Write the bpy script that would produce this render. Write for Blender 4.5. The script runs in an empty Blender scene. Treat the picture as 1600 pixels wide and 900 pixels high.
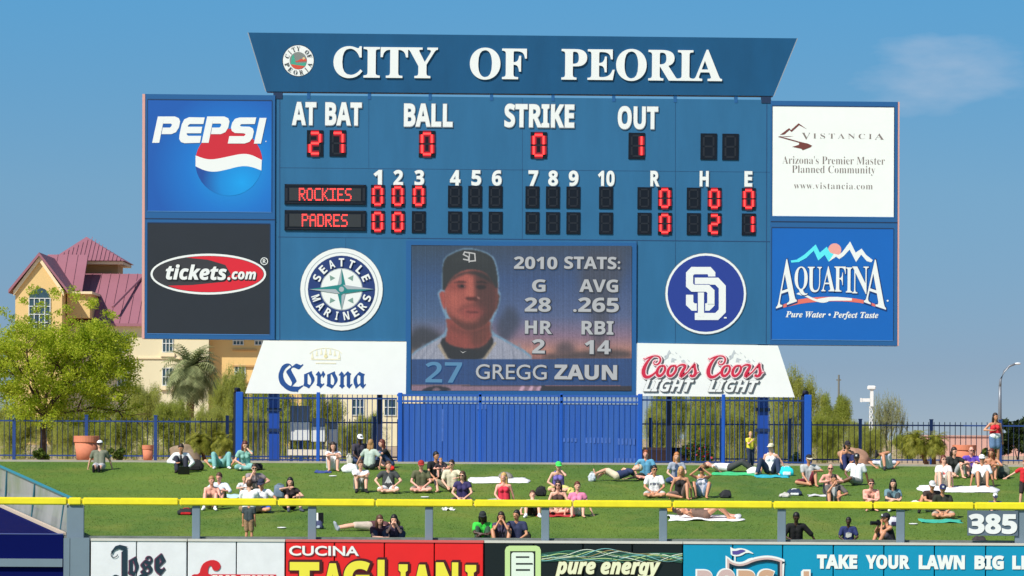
import bpy, bmesh, math, random
import numpy as np
from mathutils import Vector, Matrix, Euler
R = math.radians
random.seed(7)
rng = np.random.default_rng(7)
sc = bpy.context.scene
COL = sc.collection

# ------------------------------------------------------------------ camera
F = 7140.0; HC = 4.92; YH = 684.0; ROLL = R(0.30)
cam = bpy.data.cameras.new('camera')
cam.sensor_width = 36.0; cam.lens = F / 1600 * 36.0
cam.shift_y = (YH - 450) / 1600
cam.clip_start = 1.0; cam.clip_end = 9000
camo = bpy.data.objects.new('camera', cam); COL.objects.link(camo)
cr, sr = math.cos(ROLL), math.sin(ROLL)
camo.matrix_world = Matrix(((cr, -sr, 0, 0), (0, 0, -1, 0), (sr, cr, 0, HC), (0, 0, 0, 1)))
sc.camera = camo

# ------------------------------------------------------------------ sky, sun, exposure
SUN_EL, SUN_AZ = R(46), R(42)           # azimuth measured from the camera's back towards the left
sdir = Vector((-math.sin(SUN_AZ) * math.cos(SUN_EL), -math.cos(SUN_AZ) * math.cos(SUN_EL), math.sin(SUN_EL)))
w = bpy.data.worlds.new('World'); sc.world = w; w.use_nodes = True
nt = w.node_tree; N = nt.nodes; L = nt.links
bg = N['Background']
sky = N.new('ShaderNodeTexSky'); sky.sky_type = 'NISHITA'; sky.sun_disc = False
sky.sun_elevation = SUN_EL; sky.sun_rotation = math.atan2(sdir.x, sdir.y)
sky.altitude = 350; sky.air_density = 1.0; sky.dust_density = 0.8; sky.ozone_density = 1.0
tc = N.new('ShaderNodeTexCoord')
vm = N.new('ShaderNodeMapping'); vm.vector_type = 'POINT'
vm.inputs['Location'].default_value = (0, 0, 0.13); vm.inputs["Scale"].default_value = (1, 1, 4.5)
L.new(tc.outputs['Generated'], vm.inputs['Vector'])
nrm = N.new('ShaderNodeVectorMath'); nrm.operation = 'NORMALIZE'
L.new(vm.outputs['Vector'], nrm.inputs[0]); L.new(nrm.outputs['Vector'], sky.inputs['Vector'])
# one thin wisp of cloud high on the right
def wmath(op, a, b=None, c=None):
    n = N.new('ShaderNodeMath'); n.operation = op
    for i, v in enumerate((a, b, c)):
        if v is None: continue
        if isinstance(v, (int, float)): n.inputs[i].default_value = v
        else: L.new(v, n.inputs[i])
    return n.outputs[0]
sep = N.new('ShaderNodeSeparateXYZ'); L.new(tc.outputs['Generated'], sep.inputs[0])
cx = wmath('DIVIDE', wmath('SUBTRACT', sep.outputs[0], 0.091), 0.025)
cz = wmath('DIVIDE', wmath('SUBTRACT', sep.outputs[2], 0.0795), 0.0105)
r2 = wmath('ADD', wmath('MULTIPLY', cx, cx), wmath('MULTIPLY', cz, cz))
cmap = N.new('ShaderNodeMapping'); cmap.inputs['Scale'].default_value = (60, 60, 170)
L.new(tc.outputs['Generated'], cmap.inputs['Vector'])
cno = N.new('ShaderNodeTexNoise'); cno.inputs['Scale'].default_value = 1.0; cno.inputs['Detail'].default_value = 6
L.new(cmap.outputs[0], cno.inputs['Vector'])
cm = wmath('SUBTRACT', wmath('ADD', wmath('MULTIPLY', cno.outputs[0], 1.7), -0.15), r2)
cm = wmath('MAXIMUM', wmath('MINIMUM', wmath('MULTIPLY', cm, 0.6), 0.5), 0.0)
cm = wmath('MULTIPLY', cm, wmath('GREATER_THAN', sep.outputs[1], 0.5))
cmix = N.new('ShaderNodeMix'); cmix.data_type = 'RGBA'
# the air grades the sky: greyer near the horizon, a clearer blue above it
grade = N.new('ShaderNodeValToRGB'); L.new(sep.outputs[2], grade.inputs[0]); ge = grade.color_ramp.elements
ge[0].position = 0.0; ge[0].color = (.46, .40, .37, 1); ge[1].position = 1.0; ge[1].color = (.5, .5, .5, 1)
for q, c in ((.016, (.47, .45, .42)), (.054, (.57, .74, .68)), (.096, (.48, .95, .97)), (.2, (.5, .85, .9)), (.5, (.5, .55, .6))):
    k_ = ge.new(q); k_.color = (*c, 1)
tint = N.new('ShaderNodeMix'); tint.data_type = 'RGBA'; tint.blend_type = 'MULTIPLY'; tint.inputs['Factor'].default_value = 1; tint.clamp_result = False
gs = N.new('ShaderNodeVectorMath'); gs.operation = 'SCALE'; gs.inputs['Scale'].default_value = 2.0; L.new(grade.outputs[0], gs.inputs[0])
L.new(sky.outputs[0], tint.inputs['A']); L.new(gs.outputs[0], tint.inputs['B'])
L.new(cm, cmix.inputs['Factor']); L.new(tint.outputs['Result'], cmix.inputs['A'])
cmix.inputs['B'].default_value = (4.4, 5.3, 6.6, 1)
L.new(cmix.outputs['Result'], bg.inputs['Color'])
bg.inputs['Strength'].default_value = 0.085
sun = bpy.data.lights.new('sun', 'SUN'); sun.energy = 4.2; sun.angle = R(0.53); sun.color = (1, 0.95, 0.87)
suno = bpy.data.objects.new('sun', sun); COL.objects.link(suno)
suno.rotation_euler = sdir.to_track_quat('Z', 'Y').to_euler(); suno.location = (-60, 40, 80)
vs = sc.view_settings; vs.view_transform = 'Standard'; vs.look = 'None'; vs.gamma = 1; vs.exposure = 0.35; vs.use_curve_mapping = False

# ------------------------------------------------------------------ helpers
def lin(c):
    return tuple(((v / 255) / 12.92 if v / 255 <= 0.04045 else (((v / 255) + 0.055) / 1.055) ** 2.4) for v in c)

_M = {}
def mat(name, rgb, rough=0.6, var=0.0, scale=3.0, bump=0.0, bscale=40.0, metal=0.0, spec=0.5, emit=0.0, coords='Object', rgb2=None, stretch=None):
    """rgb in sRGB 0..255 of the base colour; var mixes in a noise-driven lighter/darker tone."""
    if name in _M: return _M[name]
    m = bpy.data.materials.new(name); m.use_nodes = True; _M[name] = m
    t = m.node_tree; b = t.nodes['Principled BSDF']; c = lin(rgb)
    b.inputs['Roughness'].default_value = rough; b.inputs['Metallic'].default_value = metal
    b.inputs['Specular IOR Level'].default_value = spec
    b.inputs['Base Color'].default_value = (*c, 1)
    if emit:
        b.inputs['Emission Color'].default_value = (*c, 1); b.inputs['Emission Strength'].default_value = emit
    if var or bump:
        co = t.nodes.new('ShaderNodeTexCoord'); src = co.outputs[coords]
        if stretch:
            mp = t.nodes.new('ShaderNodeMapping'); mp.inputs['Scale'].default_value = stretch
            t.links.new(src, mp.inputs['Vector']); src = mp.outputs[0]
    if var:
        n = t.nodes.new('ShaderNodeTexNoise'); n.inputs['Scale'].default_value = scale; n.inputs['Detail'].default_value = 6
        n.inputs['Roughness'].default_value = 0.65
        t.links.new(src, n.inputs['Vector'])
        rp = t.nodes.new('ShaderNodeValToRGB'); rp.color_ramp.elements[0].position = 0.3; rp.color_ramp.elements[1].position = 0.7
        d = lin(rgb2) if rgb2 else tuple(v * (1 - var) for v in c)
        e = c if rgb2 else tuple(min(1, v * (1 + var)) for v in c)
        rp.color_ramp.elements[0].color = (*d, 1); rp.color_ramp.elements[1].color = (*e, 1)
        t.links.new(n.outputs[0], rp.inputs[0]); t.links.new(rp.outputs[0], b.inputs['Base Color'])
    if bump:
        n = t.nodes.new('ShaderNodeTexNoise'); n.inputs['Scale'].default_value = bscale; n.inputs['Detail'].default_value = 4
        t.links.new(src, n.inputs['Vector'])
        bp = t.nodes.new('ShaderNodeBump'); bp.inputs['Strength'].default_value = bump; bp.inputs['Distance'].default_value = 0.02
        t.links.new(n.outputs[0], bp.inputs['Height']); t.links.new(bp.outputs[0], b.inputs['Normal'])
    return m

def tag(o, label=None, cat=None, group=None, kind=None):
    if label: o['label'] = label
    if cat: o['category'] = cat
    if group: o['group'] = group
    if kind: o['kind'] = kind
    return o

def empty(name, loc=(0, 0, 0), rz=0.0):
    o = bpy.data.objects.new(name, None); COL.objects.link(o); o.location = loc; o.rotation_euler = (0, 0, rz)
    o.empty_display_size = 0.3
    return o

def obj(name, bm, mats, parent=None, smooth=False):
    me = bpy.data.meshes.new(name)
    if isinstance(bm, bmesh.types.BMesh):
        bm.normal_update(); bm.to_mesh(me); bm.free()
    else:
        me = bm
    for m in (mats if isinstance(mats, (list, tuple)) else [mats]): me.materials.append(m)
    if smooth: me.shade_smooth()
    o = bpy.data.objects.new(name, me); COL.objects.link(o)
    if parent: o.parent = parent
    return o

def dup(o, parent=None):
    c = o.copy(); COL.objects.link(c)
    if parent: c.parent = parent
    for ch in list(o.children): dup(ch, c)
    return c

def nb(): return bmesh.new()

def box(bm, x0, x1, y0, y1, z0, z1, mi=0):
    v = [bm.verts.new(p) for p in ((x0, y0, z0), (x1, y0, z0), (x1, y1, z0), (x0, y1, z0), (x0, y0, z1), (x1, y0, z1), (x1, y1, z1), (x0, y1, z1))]
    for f in ((3, 2, 1, 0), (4, 5, 6, 7), (0, 1, 5, 4), (1, 2, 6, 5), (2, 3, 7, 6), (3, 0, 4, 7)):
        bm.faces.new([v[i] for i in f]).material_index = mi

def obox(bm, c, ax, ay, az, mi=0):
    """box at centre c with half-axes ax, ay, az (vectors)"""
    c, ax, ay, az = Vector(c), Vector(ax), Vector(ay), Vector(az)
    v = [bm.verts.new(c + sx * ax + sy * ay + sz * az) for sx, sy, sz in ((-1, -1, -1), (1, -1, -1), (1, 1, -1), (-1, 1, -1), (-1, -1, 1), (1, -1, 1), (1, 1, 1), (-1, 1, 1))]
    for f in ((3, 2, 1, 0), (4, 5, 6, 7), (0, 1, 5, 4), (1, 2, 6, 5), (2, 3, 7, 6), (3, 0, 4, 7)):
        bm.faces.new([v[i] for i in f]).material_index = mi

def tube(bm, pts, rad, n=8, mi=0, cap=True):
    pts = [Vector(p) for p in pts]
    if not isinstance(rad, (list, tuple)): rad = [rad] * len(pts)
    rings = []
    for i, p in enumerate(pts):
        d = (pts[min(i + 1, len(pts) - 1)] - pts[max(i - 1, 0)])
        if d.length < 1e-9: d = Vector((0, 0, 1))
        d.normalize()
        a = d.cross(Vector((0, 0, 1)) if abs(d.z) < 0.9 else Vector((1, 0, 0))).normalized(); b = d.cross(a)
        rings.append([bm.verts.new(p + (a * math.cos(2 * math.pi * k / n) + b * math.sin(2 * math.pi * k / n)) * rad[i]) for k in range(n)])
    for r0, r1 in zip(rings, rings[1:]):
        for k in range(n): bm.faces.new((r0[k], r0[(k + 1) % n], r1[(k + 1) % n], r1[k])).material_index = mi
    if cap:
        bm.faces.new(rings[0][::-1]).material_index = mi; bm.faces.new(rings[-1]).material_index = mi

def lathe(bm, prof, n=24, c=(0, 0), mi=0):
    rings = [[bm.verts.new((c[0] + r * math.cos(2 * math.pi * k / n), c[1] + r * math.sin(2 * math.pi * k / n), z)) for k in range(n)] for r, z in prof]
    for r0, r1 in zip(rings, rings[1:]):
        for k in range(n): bm.faces.new((r0[k], r0[(k + 1) % n], r1[(k + 1) % n], r1[k])).material_index = mi
    bm.faces.new(rings[0][::-1]).material_index = mi; bm.faces.new(rings[-1]).material_index = mi

def ell(bm, c, rx, ry, rz, rot=None, u=12, v=8, mi=0):
    r = bmesh.ops.create_uvsphere(bm, u_segments=u, v_segments=v, radius=1)
    M = Matrix.Translation(Vector(c)) @ (rot.to_4x4() if rot else Matrix.Identity(4)) @ Matrix.Diagonal((rx, ry, rz, 1))
    for x in r['verts']: x.co = M @ x.co
    if mi:
        for x in r['verts']:
            for f in x.link_faces: f.material_index = mi

# pixel (of the 1600x900 photograph) -> world, on a plane of constant depth or on the lawn
def ray(px, py):
    dx, du = (px - 800) / F, (YH - py) / F
    return Vector((cr * dx - sr * du, 1.0, sr * dx + cr * du))
CAMP = Vector((0, 0, HC))
def at(px, py, Y): return CAMP + ray(px, py) * Y
WALL_Y, LAWN_Y0, LAWN_Y1, LAWN_Z0, LAWN_Z1 = 112.0, 112.5, 139.6, 2.1, 4.12
SLOPE = (LAWN_Z1 - LAWN_Z0) / (LAWN_Y1 - LAWN_Y0)
PLAT = 4.12
def lawn_z(Y): return LAWN_Z0 + SLOPE * (min(Y, LAWN_Y1) - LAWN_Y0)
def on_lawn(px, py):
    d = ray(px, py)
    Y = (LAWN_Z0 - SLOPE * LAWN_Y0 - HC) / (d.z - SLOPE)
    return CAMP + d * Y
def on_plat(px, Y):
    p = at(px, 700, Y); return Vector((p.x, Y, PLAT))

# text: real glyph outlines turned into a mesh and fitted to a rectangle
def mathstyle(s, up, dig):
    o = ''
    for c in s:
        if 'A' <= c <= 'Z' and up: o += chr(up + ord(c) - 65)
        elif 'a' <= c <= 'z' and up: o += chr(up + 26 + ord(c) - 97)
        elif c.isdigit() and dig: o += chr(dig + ord(c) - 48)
        else: o += c
    return o
STY = {'plain': (0, 0), 'serif': (0x1D400, 0x1D7CE), 'sans': (0x1D5D4, 0x1D7EC), 'sansit': (0x1D63C, 0x1D7EC), 'frak': (0x1D56C, 0), 'script': (0x1D4D0, 0), 'serifit': (0x1D468, 0x1D7CE)}
_TXT = []
def glyph_mesh(s, sty, offset=0.0, extrude=0.0, shear=0.0, spacing=1.0):
    if not _TXT:
        c = bpy.data.curves.new('lettering', 'FONT'); o = bpy.data.objects.new('lettering', c); COL.objects.link(o); _TXT.append(o)
    o = _TXT[0]; c = o.data; c.body = mathstyle(s, *STY[sty]); c.extrude = extrude; c.offset = offset
    c.shear = shear; c.space_character = spacing; c.resolution_u = 4; c.space_line = 1.0
    bpy.context.view_layer.update()
    me = bpy.data.meshes.new_from_object(o.evaluated_get(bpy.context.evaluated_depsgraph_get()))
    me.materials.clear()
    return me
def bounds(me):
    a = np.empty(len(me.vertices) * 3, np.float32); me.vertices.foreach_get('co', a); a = a.reshape(-1, 3)
    return a

from mathutils.geometry import delaunay_2d_cdt
def flat_fill(loops):
    """closed 2D outlines -> clean triangles of the area with non-zero winding number"""
    P, E = [], []
    for lp in loops:
        b = len(P); n = len(lp); P += [(float(x), float(y)) for x, y in lp]; E += [(b + i, b + (i + 1) % n) for i in range(n)]
    r = delaunay_2d_cdt([Vector(p) for p in P], E, [], 0, 1e-6)
    V = np.array([tuple(v) for v in r[0]]); Tr = [f for f in r[2] if len(f) == 3]
    if not Tr: return [], []
    c = V[np.array(Tr)].mean(1); P = np.array(P); E = np.array(E); a, b = P[E[:, 0]], P[E[:, 1]]
    cy = c[:, 1][:, None]; up = (a[:, 1] <= cy) & (b[:, 1] > cy); dn = (a[:, 1] > cy) & (b[:, 1] <= cy)
    xi = a[:, 0] + (cy - a[:, 1]) / np.where(a[:, 1] == b[:, 1], 1, b[:, 1] - a[:, 1]) * (b[:, 0] - a[:, 0]); rt = xi > c[:, 0][:, None]
    wn = (up & rt).sum(1) - (dn & rt).sum(1)
    return V, [f for f, k in zip(Tr, wn) if k]
def boundary_loops(me):
    ed = set()
    co = [v.co for v in me.vertices]
    for p in me.polygons:
        v = list(p.vertices)
        if sum(co[v[i - 1]].x * co[v[i]].y - co[v[i]].x * co[v[i - 1]].y for i in range(len(v))) < 0: v.reverse()
        for i in range(len(v)): ed.add((v[i - 1], v[i]))
    nx = {a: b for a, b in ed if (b, a) not in ed}; loops = []
    while nx:
        a = next(iter(nx)); lp = []
        while a in nx: lp.append(a); a = nx.pop(a)
        loops.append([(co[i].x, co[i].y) for i in lp])
    return loops
def dilate(lp, d):
    P = np.array(lp); keep = np.linalg.norm(P - np.roll(P, 1, 0), axis=1) > 1e-6; P = P[keep]
    if len(P) < 3: return lp
    a = P - np.roll(P, 1, 0); b = np.roll(P, -1, 0) - P
    na = np.stack([a[:, 1], -a[:, 0]], 1); nb_ = np.stack([b[:, 1], -b[:, 0]], 1)
    na /= np.linalg.norm(na, axis=1)[:, None]; nb_ /= np.linalg.norm(nb_, axis=1)[:, None]
    m = na + nb_; m /= np.maximum(np.linalg.norm(m, axis=1), 1e-6)[:, None]
    k = d / np.maximum((m * na).sum(1), .5)
    return [tuple(v) for v in P + m * k[:, None]]
_GC = {}
_GL = {}
def glyph_union(s, sty, off=0.0, shear=0.0, spacing=1.0):
    """text outline grown by off (in em); returns (n,2) array and triangles"""
    key = (s, sty, round(off, 4), shear, spacing)
    if key in _GC: return _GC[key]
    kl = (s, sty, shear, spacing)
    if kl not in _GL: _GL[kl] = boundary_loops(glyph_mesh(s, sty, 0.0, 0.0, shear, spacing))
    _GC[key] = flat_fill([dilate(l, off) for l in _GL[kl]])
    return _GC[key]
WARM = {'serif': ['CITY', 'OF', 'PEORIA', 'C', 'I', 'T', 'Y', 'O', 'F', 'P', 'E', 'R', 'A', 'V', "Arizona's Premier Master", 'Planned Community', 'Q', 'U', 'N', 'FOOD STORES'], 'sans': ['AT', 'BAT', 'BALL', 'STRIKE', 'OUT', '1', '2', '3', '4', '5', '6', '7', '8', '9', '10', 'R', 'H', 'E', 'S', 'A', 'T', 'L', 'M', 'I', 'N', '.', '2010', 'STATS:', 'G', 'AVG', '28', '.265', 'HR', 'RBI', '14', '27', 'ZAUN', 'O', 'B', 'TAKE', 'YOUR', 'LAWN', 'BIG', 'LEAGUE', '385'], 'sansit': ['tickets.', 'com'], 'serifit': ['Pure Water • Perfect Taste'], 'frak': ['C', 'orona', 'o', 's', 'e'], 'plain': ['GREGG', 'CUCINA']}
def warm():
    """evaluate all lettering of one style in a single text block and take its lines apart"""
    for st, lst in WARM.items():
        me = glyph_mesh(chr(10).join(lst), st)
        rows = {}
        for lp in boundary_loops(me):
            k = int(round(-(sum(y for _, y in lp) / len(lp) - .3))); rows.setdefault(k, []).append(lp)
        for i, s in enumerate(lst):
            if rows.get(i): _GL[(s, st, 0.0, 1.0)] = [[(x, y + i) for x, y in lp] for lp in rows[i]]
def text_done():
    o = _TXT.pop(); c = o.data; bpy.data.objects.remove(o); bpy.data.curves.remove(c)
    for m in list(bpy.data.meshes):
        if not m.users: bpy.data.meshes.remove(m)
# ------------------------------------------------------------------ flat artwork on upright boards
class Board:
    """upright plane facing the camera at depth Y; pixel coordinates of the photograph -> board coordinates"""
    def __init__(s, root, Y, tilt):
        s.root, s.Y, s.c, s.s = root, Y, math.cos(tilt), math.sin(tilt)
    def uv(s, px, py):
        dx, du = (px - 800) / F, (YH - py) / F
        return ((s.c * dx - s.s * du) * s.Y, (s.s * dx + s.c * du) * s.Y + HC - s.root.location.z)
    def p(s, px, py, d=0.0):
        u, v = s.uv(px, py); return (u - s.root.location.x, -d, v)
    def k(s, n): return n * s.Y / F
    comp = False
    def dd(s, d): return 0.06 + (d - 0.06) * 0.12 if s.comp and 0.06 < d < 0.3 else d

def poly(bm, pts, mi=0):
    vs_ = [bm.verts.new(p) for p in pts]
    f = bm.faces.new(vs_); f.material_index = mi
    return f
def tri(bm):
    bmesh.ops.triangulate(bm, faces=[f for f in bm.faces if len(f.verts) > 4], ngon_method='EAR_CLIP')
def fixn(bm):
    for f in bm.faces:
        f.normal_update()
        if f.normal.y > 0: f.normal_flip()

def art(B, name, shapes, parent, d0=0.02, step=0.0018):
    """layers of flat printed shapes: (pixel points, material)"""
    bm = nb(); mats = []
    for i, (pts, m) in enumerate(shapes):
        if m not in mats: mats.append(m)
        v, fs = flat_fill([pts])
        vv = [bm.verts.new(B.p(x, y, B.dd(d0 + i * step))) for x, y in v]
        for f in fs: bm.faces.new([vv[k] for k in f]).material_index = mats.index(m)
    fixn(bm)
    return obj(name, bm, mats, parent)

def prism(B, name, pts, m, parent, d0, d1, extra=None):
    """extruded outline, from depth d0 (back) to d1 (front)"""
    bm = nb()
    fr = [bm.verts.new(B.p(x, y, d1)) for x, y in pts]; bk = [bm.verts.new(B.p(x, y, d0)) for x, y in pts]
    bm.faces.new(fr); bm.faces.new(bk[::-1])
    n = len(pts)
    for i in range(n): bm.faces.new((fr[(i + 1) % n], fr[i], bk[i], bk[(i + 1) % n]))
    bmesh.ops.recalc_face_normals(bm, faces=bm.faces)
    return obj(name, bm, m, parent)

def rectpts(cx, cy, w_, h_, t=0.57):
    c, s_ = math.cos(R(t)), math.sin(R(t))
    return [(cx + c * a - s_ * b, cy + s_ * a + c * b) for a, b in ((-w_ / 2, -h_ / 2), (w_ / 2, -h_ / 2), (w_ / 2, h_ / 2), (-w_ / 2, h_ / 2))]

def ring(cx, cy, rx, ry=None, n=40, a0=0, a1=360):
    ry = ry or rx
    return [(cx + rx * math.cos(R(a0 + (a1 - a0) * i / n)), cy - ry * math.sin(R(a0 + (a1 - a0) * i / n))) for i in range(n if a1 - a0 == 360 else n + 1)]

def ribbon(pts, wd):
    """mitred outline of a polyline; wd a number or one width per point"""
    P = [Vector(p) for p in pts]; n = len(P)
    wd = wd if isinstance(wd, (list, tuple)) else [wd] * n
    lft, rgt = [], []
    for i in range(n):
        a = (P[i] - P[i - 1]).normalized() if i else (P[1] - P[0]).normalized()
        b = (P[i + 1] - P[i]).normalized() if i < n - 1 else a
        na, nb_ = Vector((-a.y, a.x)), Vector((-b.y, b.x))
        m = na + nb_
        m = m.normalized() if m.length > 1e-6 else na
        k = wd[i] / 2 / max(0.35, m.dot(na))
        lft.append(tuple(P[i] + m * k)); rgt.append(tuple(P[i] - m * k))
    return lft + rgt[::-1]

def smoothpts(pts, it=2):
    for _ in range(it):
        q = [pts[0]]
        for a, b in zip(pts, pts[1:]):
            q += [(0.75 * a[0] + 0.25 * b[0], 0.75 * a[1] + 0.25 * b[1]), (0.25 * a[0] + 0.75 * b[0], 0.25 * a[1] + 0.75 * b[1])]
        pts = q + [pts[-1]]
    return pts

def text(B, s, sty, x0, x1, yc, h, m, parent, d=0.03, off=0.0, shear=0.0, ex=0.0, outline=None, name='lettering', spacing=1.0, warp=None, ocx=(0, 0), tilt=True):
    """text fitted to pixels x0..x1, height h, centred at yc; outline=(glyph offset, material) lies just behind"""
    v0_, f0_ = glyph_union(s, sty, off, shear, spacing)
    lo, hi = v0_.min(0), v0_.max(0)
    u0, v0 = B.uv((x0 + x1) / 2, yc)
    W, H = B.k(x1 - x0), B.k(h)
    parts = [(v0_, f0_, B.dd(d), m, (0, 0))]
    if outline:
        for k_, (oo, om, sh) in enumerate(outline if isinstance(outline, list) else [tuple(outline) if len(outline) == 3 else (*outline, ocx)]):
            v_, f_ = glyph_union(s, sty, max(off, 0) + oo, shear, spacing)
            parts.append((v_, f_, B.dd(d) - 0.0015 * (k_ + 1), om, sh))
    bm = nb(); mats = []
    for a, fs, dd, mm, sh in parts:
        x = (a[:, 0] - (lo[0] + hi[0]) / 2) / (hi[0] - lo[0]); z = (a[:, 1] - (lo[1] + hi[1]) / 2) / (hi[1] - lo[1])
        if warp is not None: x, z = warp(x, z)
        X = x * W + u0 + B.k(sh[0]) - B.root.location.x; Z = z * H + v0 - B.k(sh[1])
        vs_ = [bm.verts.new((X[i], -dd, Z[i])) for i in range(len(a))]
        mats.append(mm); mi = len(mats) - 1
        for p in fs:
            try: bm.faces.new([vs_[i] for i in p]).material_index = mi
            except ValueError: pass
    fixn(bm)
    if ex:
        r = bmesh.ops.extrude_face_region(bm, geom=bm.faces[:])
        # the extruded copy comes forward
        for v in r['geom']:
            if isinstance(v, bmesh.types.BMVert): v.co.y -= ex
        bmesh.ops.recalc_face_normals(bm, faces=bm.faces)
    return obj(name, bm, mats, parent)

# ------------------------------------------------------------------ the scoreboard
TILT = R(0.57)
SB_Y = 142.0
sb = empty('scoreboard', (0, SB_Y, PLAT)); sb.rotation_euler = (0, TILT - ROLL, 0)
tag(sb, 'big blue ballpark scoreboard on posts with red digits and a lit video screen', 'scoreboard')
warm()
B = Board(sb, SB_Y, TILT); B.comp = True
WHITE = mat('white_paint', (232, 232, 230), 0.5)
SIGNWHITE = mat('sign_white', (238, 238, 234), 0.55, var=0.02, scale=1.5)
BLUE = mat('board_blue', (46, 102, 143), 0.42, var=0.09, scale=1.0, bump=0.05, bscale=1.2, spec=0.35, stretch=(1.3, 1, .28))
HEADBLUE = mat('header_blue', (22, 79, 120), 0.45, var=0.10, scale=.9, stretch=(1.2, 1, .4), bump=0.05, bscale=1.0, spec=0.35)
FRAMEBLUE = mat('frame_blue', (40, 92, 146), 0.4, spec=0.35)
STEELBLUE = mat('post_blue', (26, 70, 160), 0.4, var=0.06, scale=2.0)
SEAM = mat('seam_blue', (30, 66, 108), 0.5)
PINK = mat('trim_salmon', (214, 158, 148), 0.5)
DARK = mat('display_black', (17, 24, 36), 0.5, var=0.15, scale=2, spec=.2)
LEDOFF = mat('led_off', (20, 24, 36), 0.5)
LED = mat('led_red', (255, 66, 62), 0.4, emit=1.0)
LEDHALO = mat('led_halo', (206, 16, 32), 0.4, emit=0.55)
LEDGLOW = mat('led_glow', (112, 10, 24), 0.4, emit=0.3)  # bloom round the lit segments, painted as wide dull red bands

head = prism(B, 'header_sign', [(388, 51), (1245, 60), (1208, 150), (416, 143)], HEADBLUE, sb, -0.6, 0.04)
bm = nb()
for a, b in (((388, 51), (416, 143)), ((1245, 60), (1208, 150))):
    sg = -1 if a[0] < 800 else 1
    q = [(a[0] + sg * 0.2, a[1]), (a[0] + sg * 1.4, a[1]), (b[0] + sg * 1.4, b[1]), (b[0] + sg * 0.2, b[1])]
    poly(bm, [B.p(x, y, 0.043) for x, y in q])
fixn(bm); obj('edge_trim', bm, mat('trim_grey', (150, 150, 152), 0.5), head)
GREY2 = mat('letter_edge', (140, 140, 145), 0.5)
for s, x0, x1, y in (('CITY', 521, 684, 98), ('OF', 734, 823, 100), ('PEORIA', 877, 1128, 102)):
    text(B, s, 'serif', x0, x1, y, 50, WHITE, head, d=0.05, off=0.012, ex=0.04)
CR, CGN, CGR = mat('emblem_red', (205, 75, 55)), mat('emblem_green', (60, 160, 135)), mat('emblem_grey', (125, 128, 125))
INK = mat('ink_dark', (60, 62, 66))
em = art(B, 'city_emblem', [(ring(466, 95, 25.2), mat('emblem_rim', (38, 58, 80))), (ring(466, 95, 24), WHITE), (ring(466, 95, 13.6), CGR),
    ([(454, 101), (456, 88), (459, 85), (461, 95), (463, 100)], CGN),
    ([(460, 97), (479, 96), (478.5, 92), (470, 92.5)], CR), ([(455, 100.5), (478.5, 98), (477, 103), (462, 104)], CGN),
    (ring(466, 95, 13.2, n=20, a0=205, a1=320), CR), (ring(474.5, 91.5, 2.0, n=10), mat('emblem_sun', (225, 195, 140)))], head, d0=0.043)
def arc_text(B, s, sty, cx, cy, r, a0, a1, h, w_, m, parent, d, top=True, off=0.0):
    """letters set one by one on an arc, angles in degrees counter-clockwise from +x"""
    bm = nb()
    for i, ch in enumerate(s):
        if ch == ' ': continue
        a = R(a0 + (a1 - a0) * i / max(1, len(s) - 1))
        v, fs = glyph_union(ch, sty, off); lo, hi = v.min(0), v.max(0)
        ww = w_ * (0.42 if ch == 'I' else 1.0)
        x = (v[:, 0] - (lo[0] + hi[0]) / 2) / max(1e-6, hi[0] - lo[0]) * ww; z = (v[:, 1] - (lo[1] + hi[1]) / 2) / (hi[1] - lo[1]) * h
        th = a - math.pi / 2 if top else a + math.pi / 2
        X = cx + r * math.cos(a) + x * math.cos(th) - z * math.sin(th)
        Yp = cy - (r * math.sin(a) + x * math.sin(th) + z * math.cos(th))
        vv = [bm.verts.new(B.p(X[j], Yp[j], B.dd(d))) for j in range(len(v))]
        for p in fs:
            try: bm.faces.new([vv[j] for j in p])
            except ValueError: pass
    fixn(bm)
    return obj('lettering', bm, m, parent)
arc_text(B, 'CITY OF', 'serif', 466, 95, 18.8, 158, 22, 7, 5.5, INK, em, 0.07)
arc_text(B, 'PEORIA', 'serif', 466, 95, 18.8, 200, 340, 7, 6, INK, em, 0.07, top=False)

for x, w_ in ((434, 14), (482, 5), (577, 5), (672, 5), (768, 5), (864, 5), (959, 5), (1055, 5), (1150, 5), (1197, 15)):
    y = 146 + (x - 416) * 0.0092
    prism(B, 'support_strut', rectpts(x, y, w_, 16), FRAMEBLUE if w_ < 10 else mat('strut_dark', (22, 44, 78), 0.5), sb, -0.3, 0.01 if w_ < 10 else 0.02)

main = prism(B, 'main_panel', [(431, 148.5), (1205, 156), (1203, 538), (996, 536), (635, 533), (429, 531)], BLUE, sb, -0.9, 0.0)
bm = nb()
def seam(x0, y0, x1, y1, w_=0.8, d=0.004): poly(bm, [B.p(x, y, d) for x, y in ribbon([(x0, y0), (x1, y1)], w_)])
seam(437, 150, 437, 531, 1.2); seam(434, 370.2, 636, 372.2); seam(636, 372.2, 1203, 377.5, 1.2, 0.006); seam(816, 262, 816, 374, .6); seam(437, 262, 1203, 269, .5)
seam(1198, 157, 1197, 537, 1.2); seam(576, 150, 576, 262, .4); seam(816, 153, 816, 262, .4); seam(1055, 155, 1055, 377, .4, 0.008); seam(1055, 378, 1055, 537, .5, .008); seam(540, 372, 540, 388, .5); seam(995, 376, 995, 537, 1.0, .01)
fixn(bm); obj('panel_seam', bm, SEAM, main)
for s, x0, x1, y, h in (('AT', 456, 494, 177.5, 36), ('BAT', 508, 565, 178, 36), ('BALL', 631, 707, 180, 36), ('STRIKE', 788, 897, 181, 37), ('OUT', 965, 1028, 184, 36)):
    text(B, s, 'sans', x0, x1, y, h, WHITE, main, d=0.03, off=0.02, outline=(0.022, mat('letter_shade', (120, 128, 140)), (0.3, 0.3)))
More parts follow.
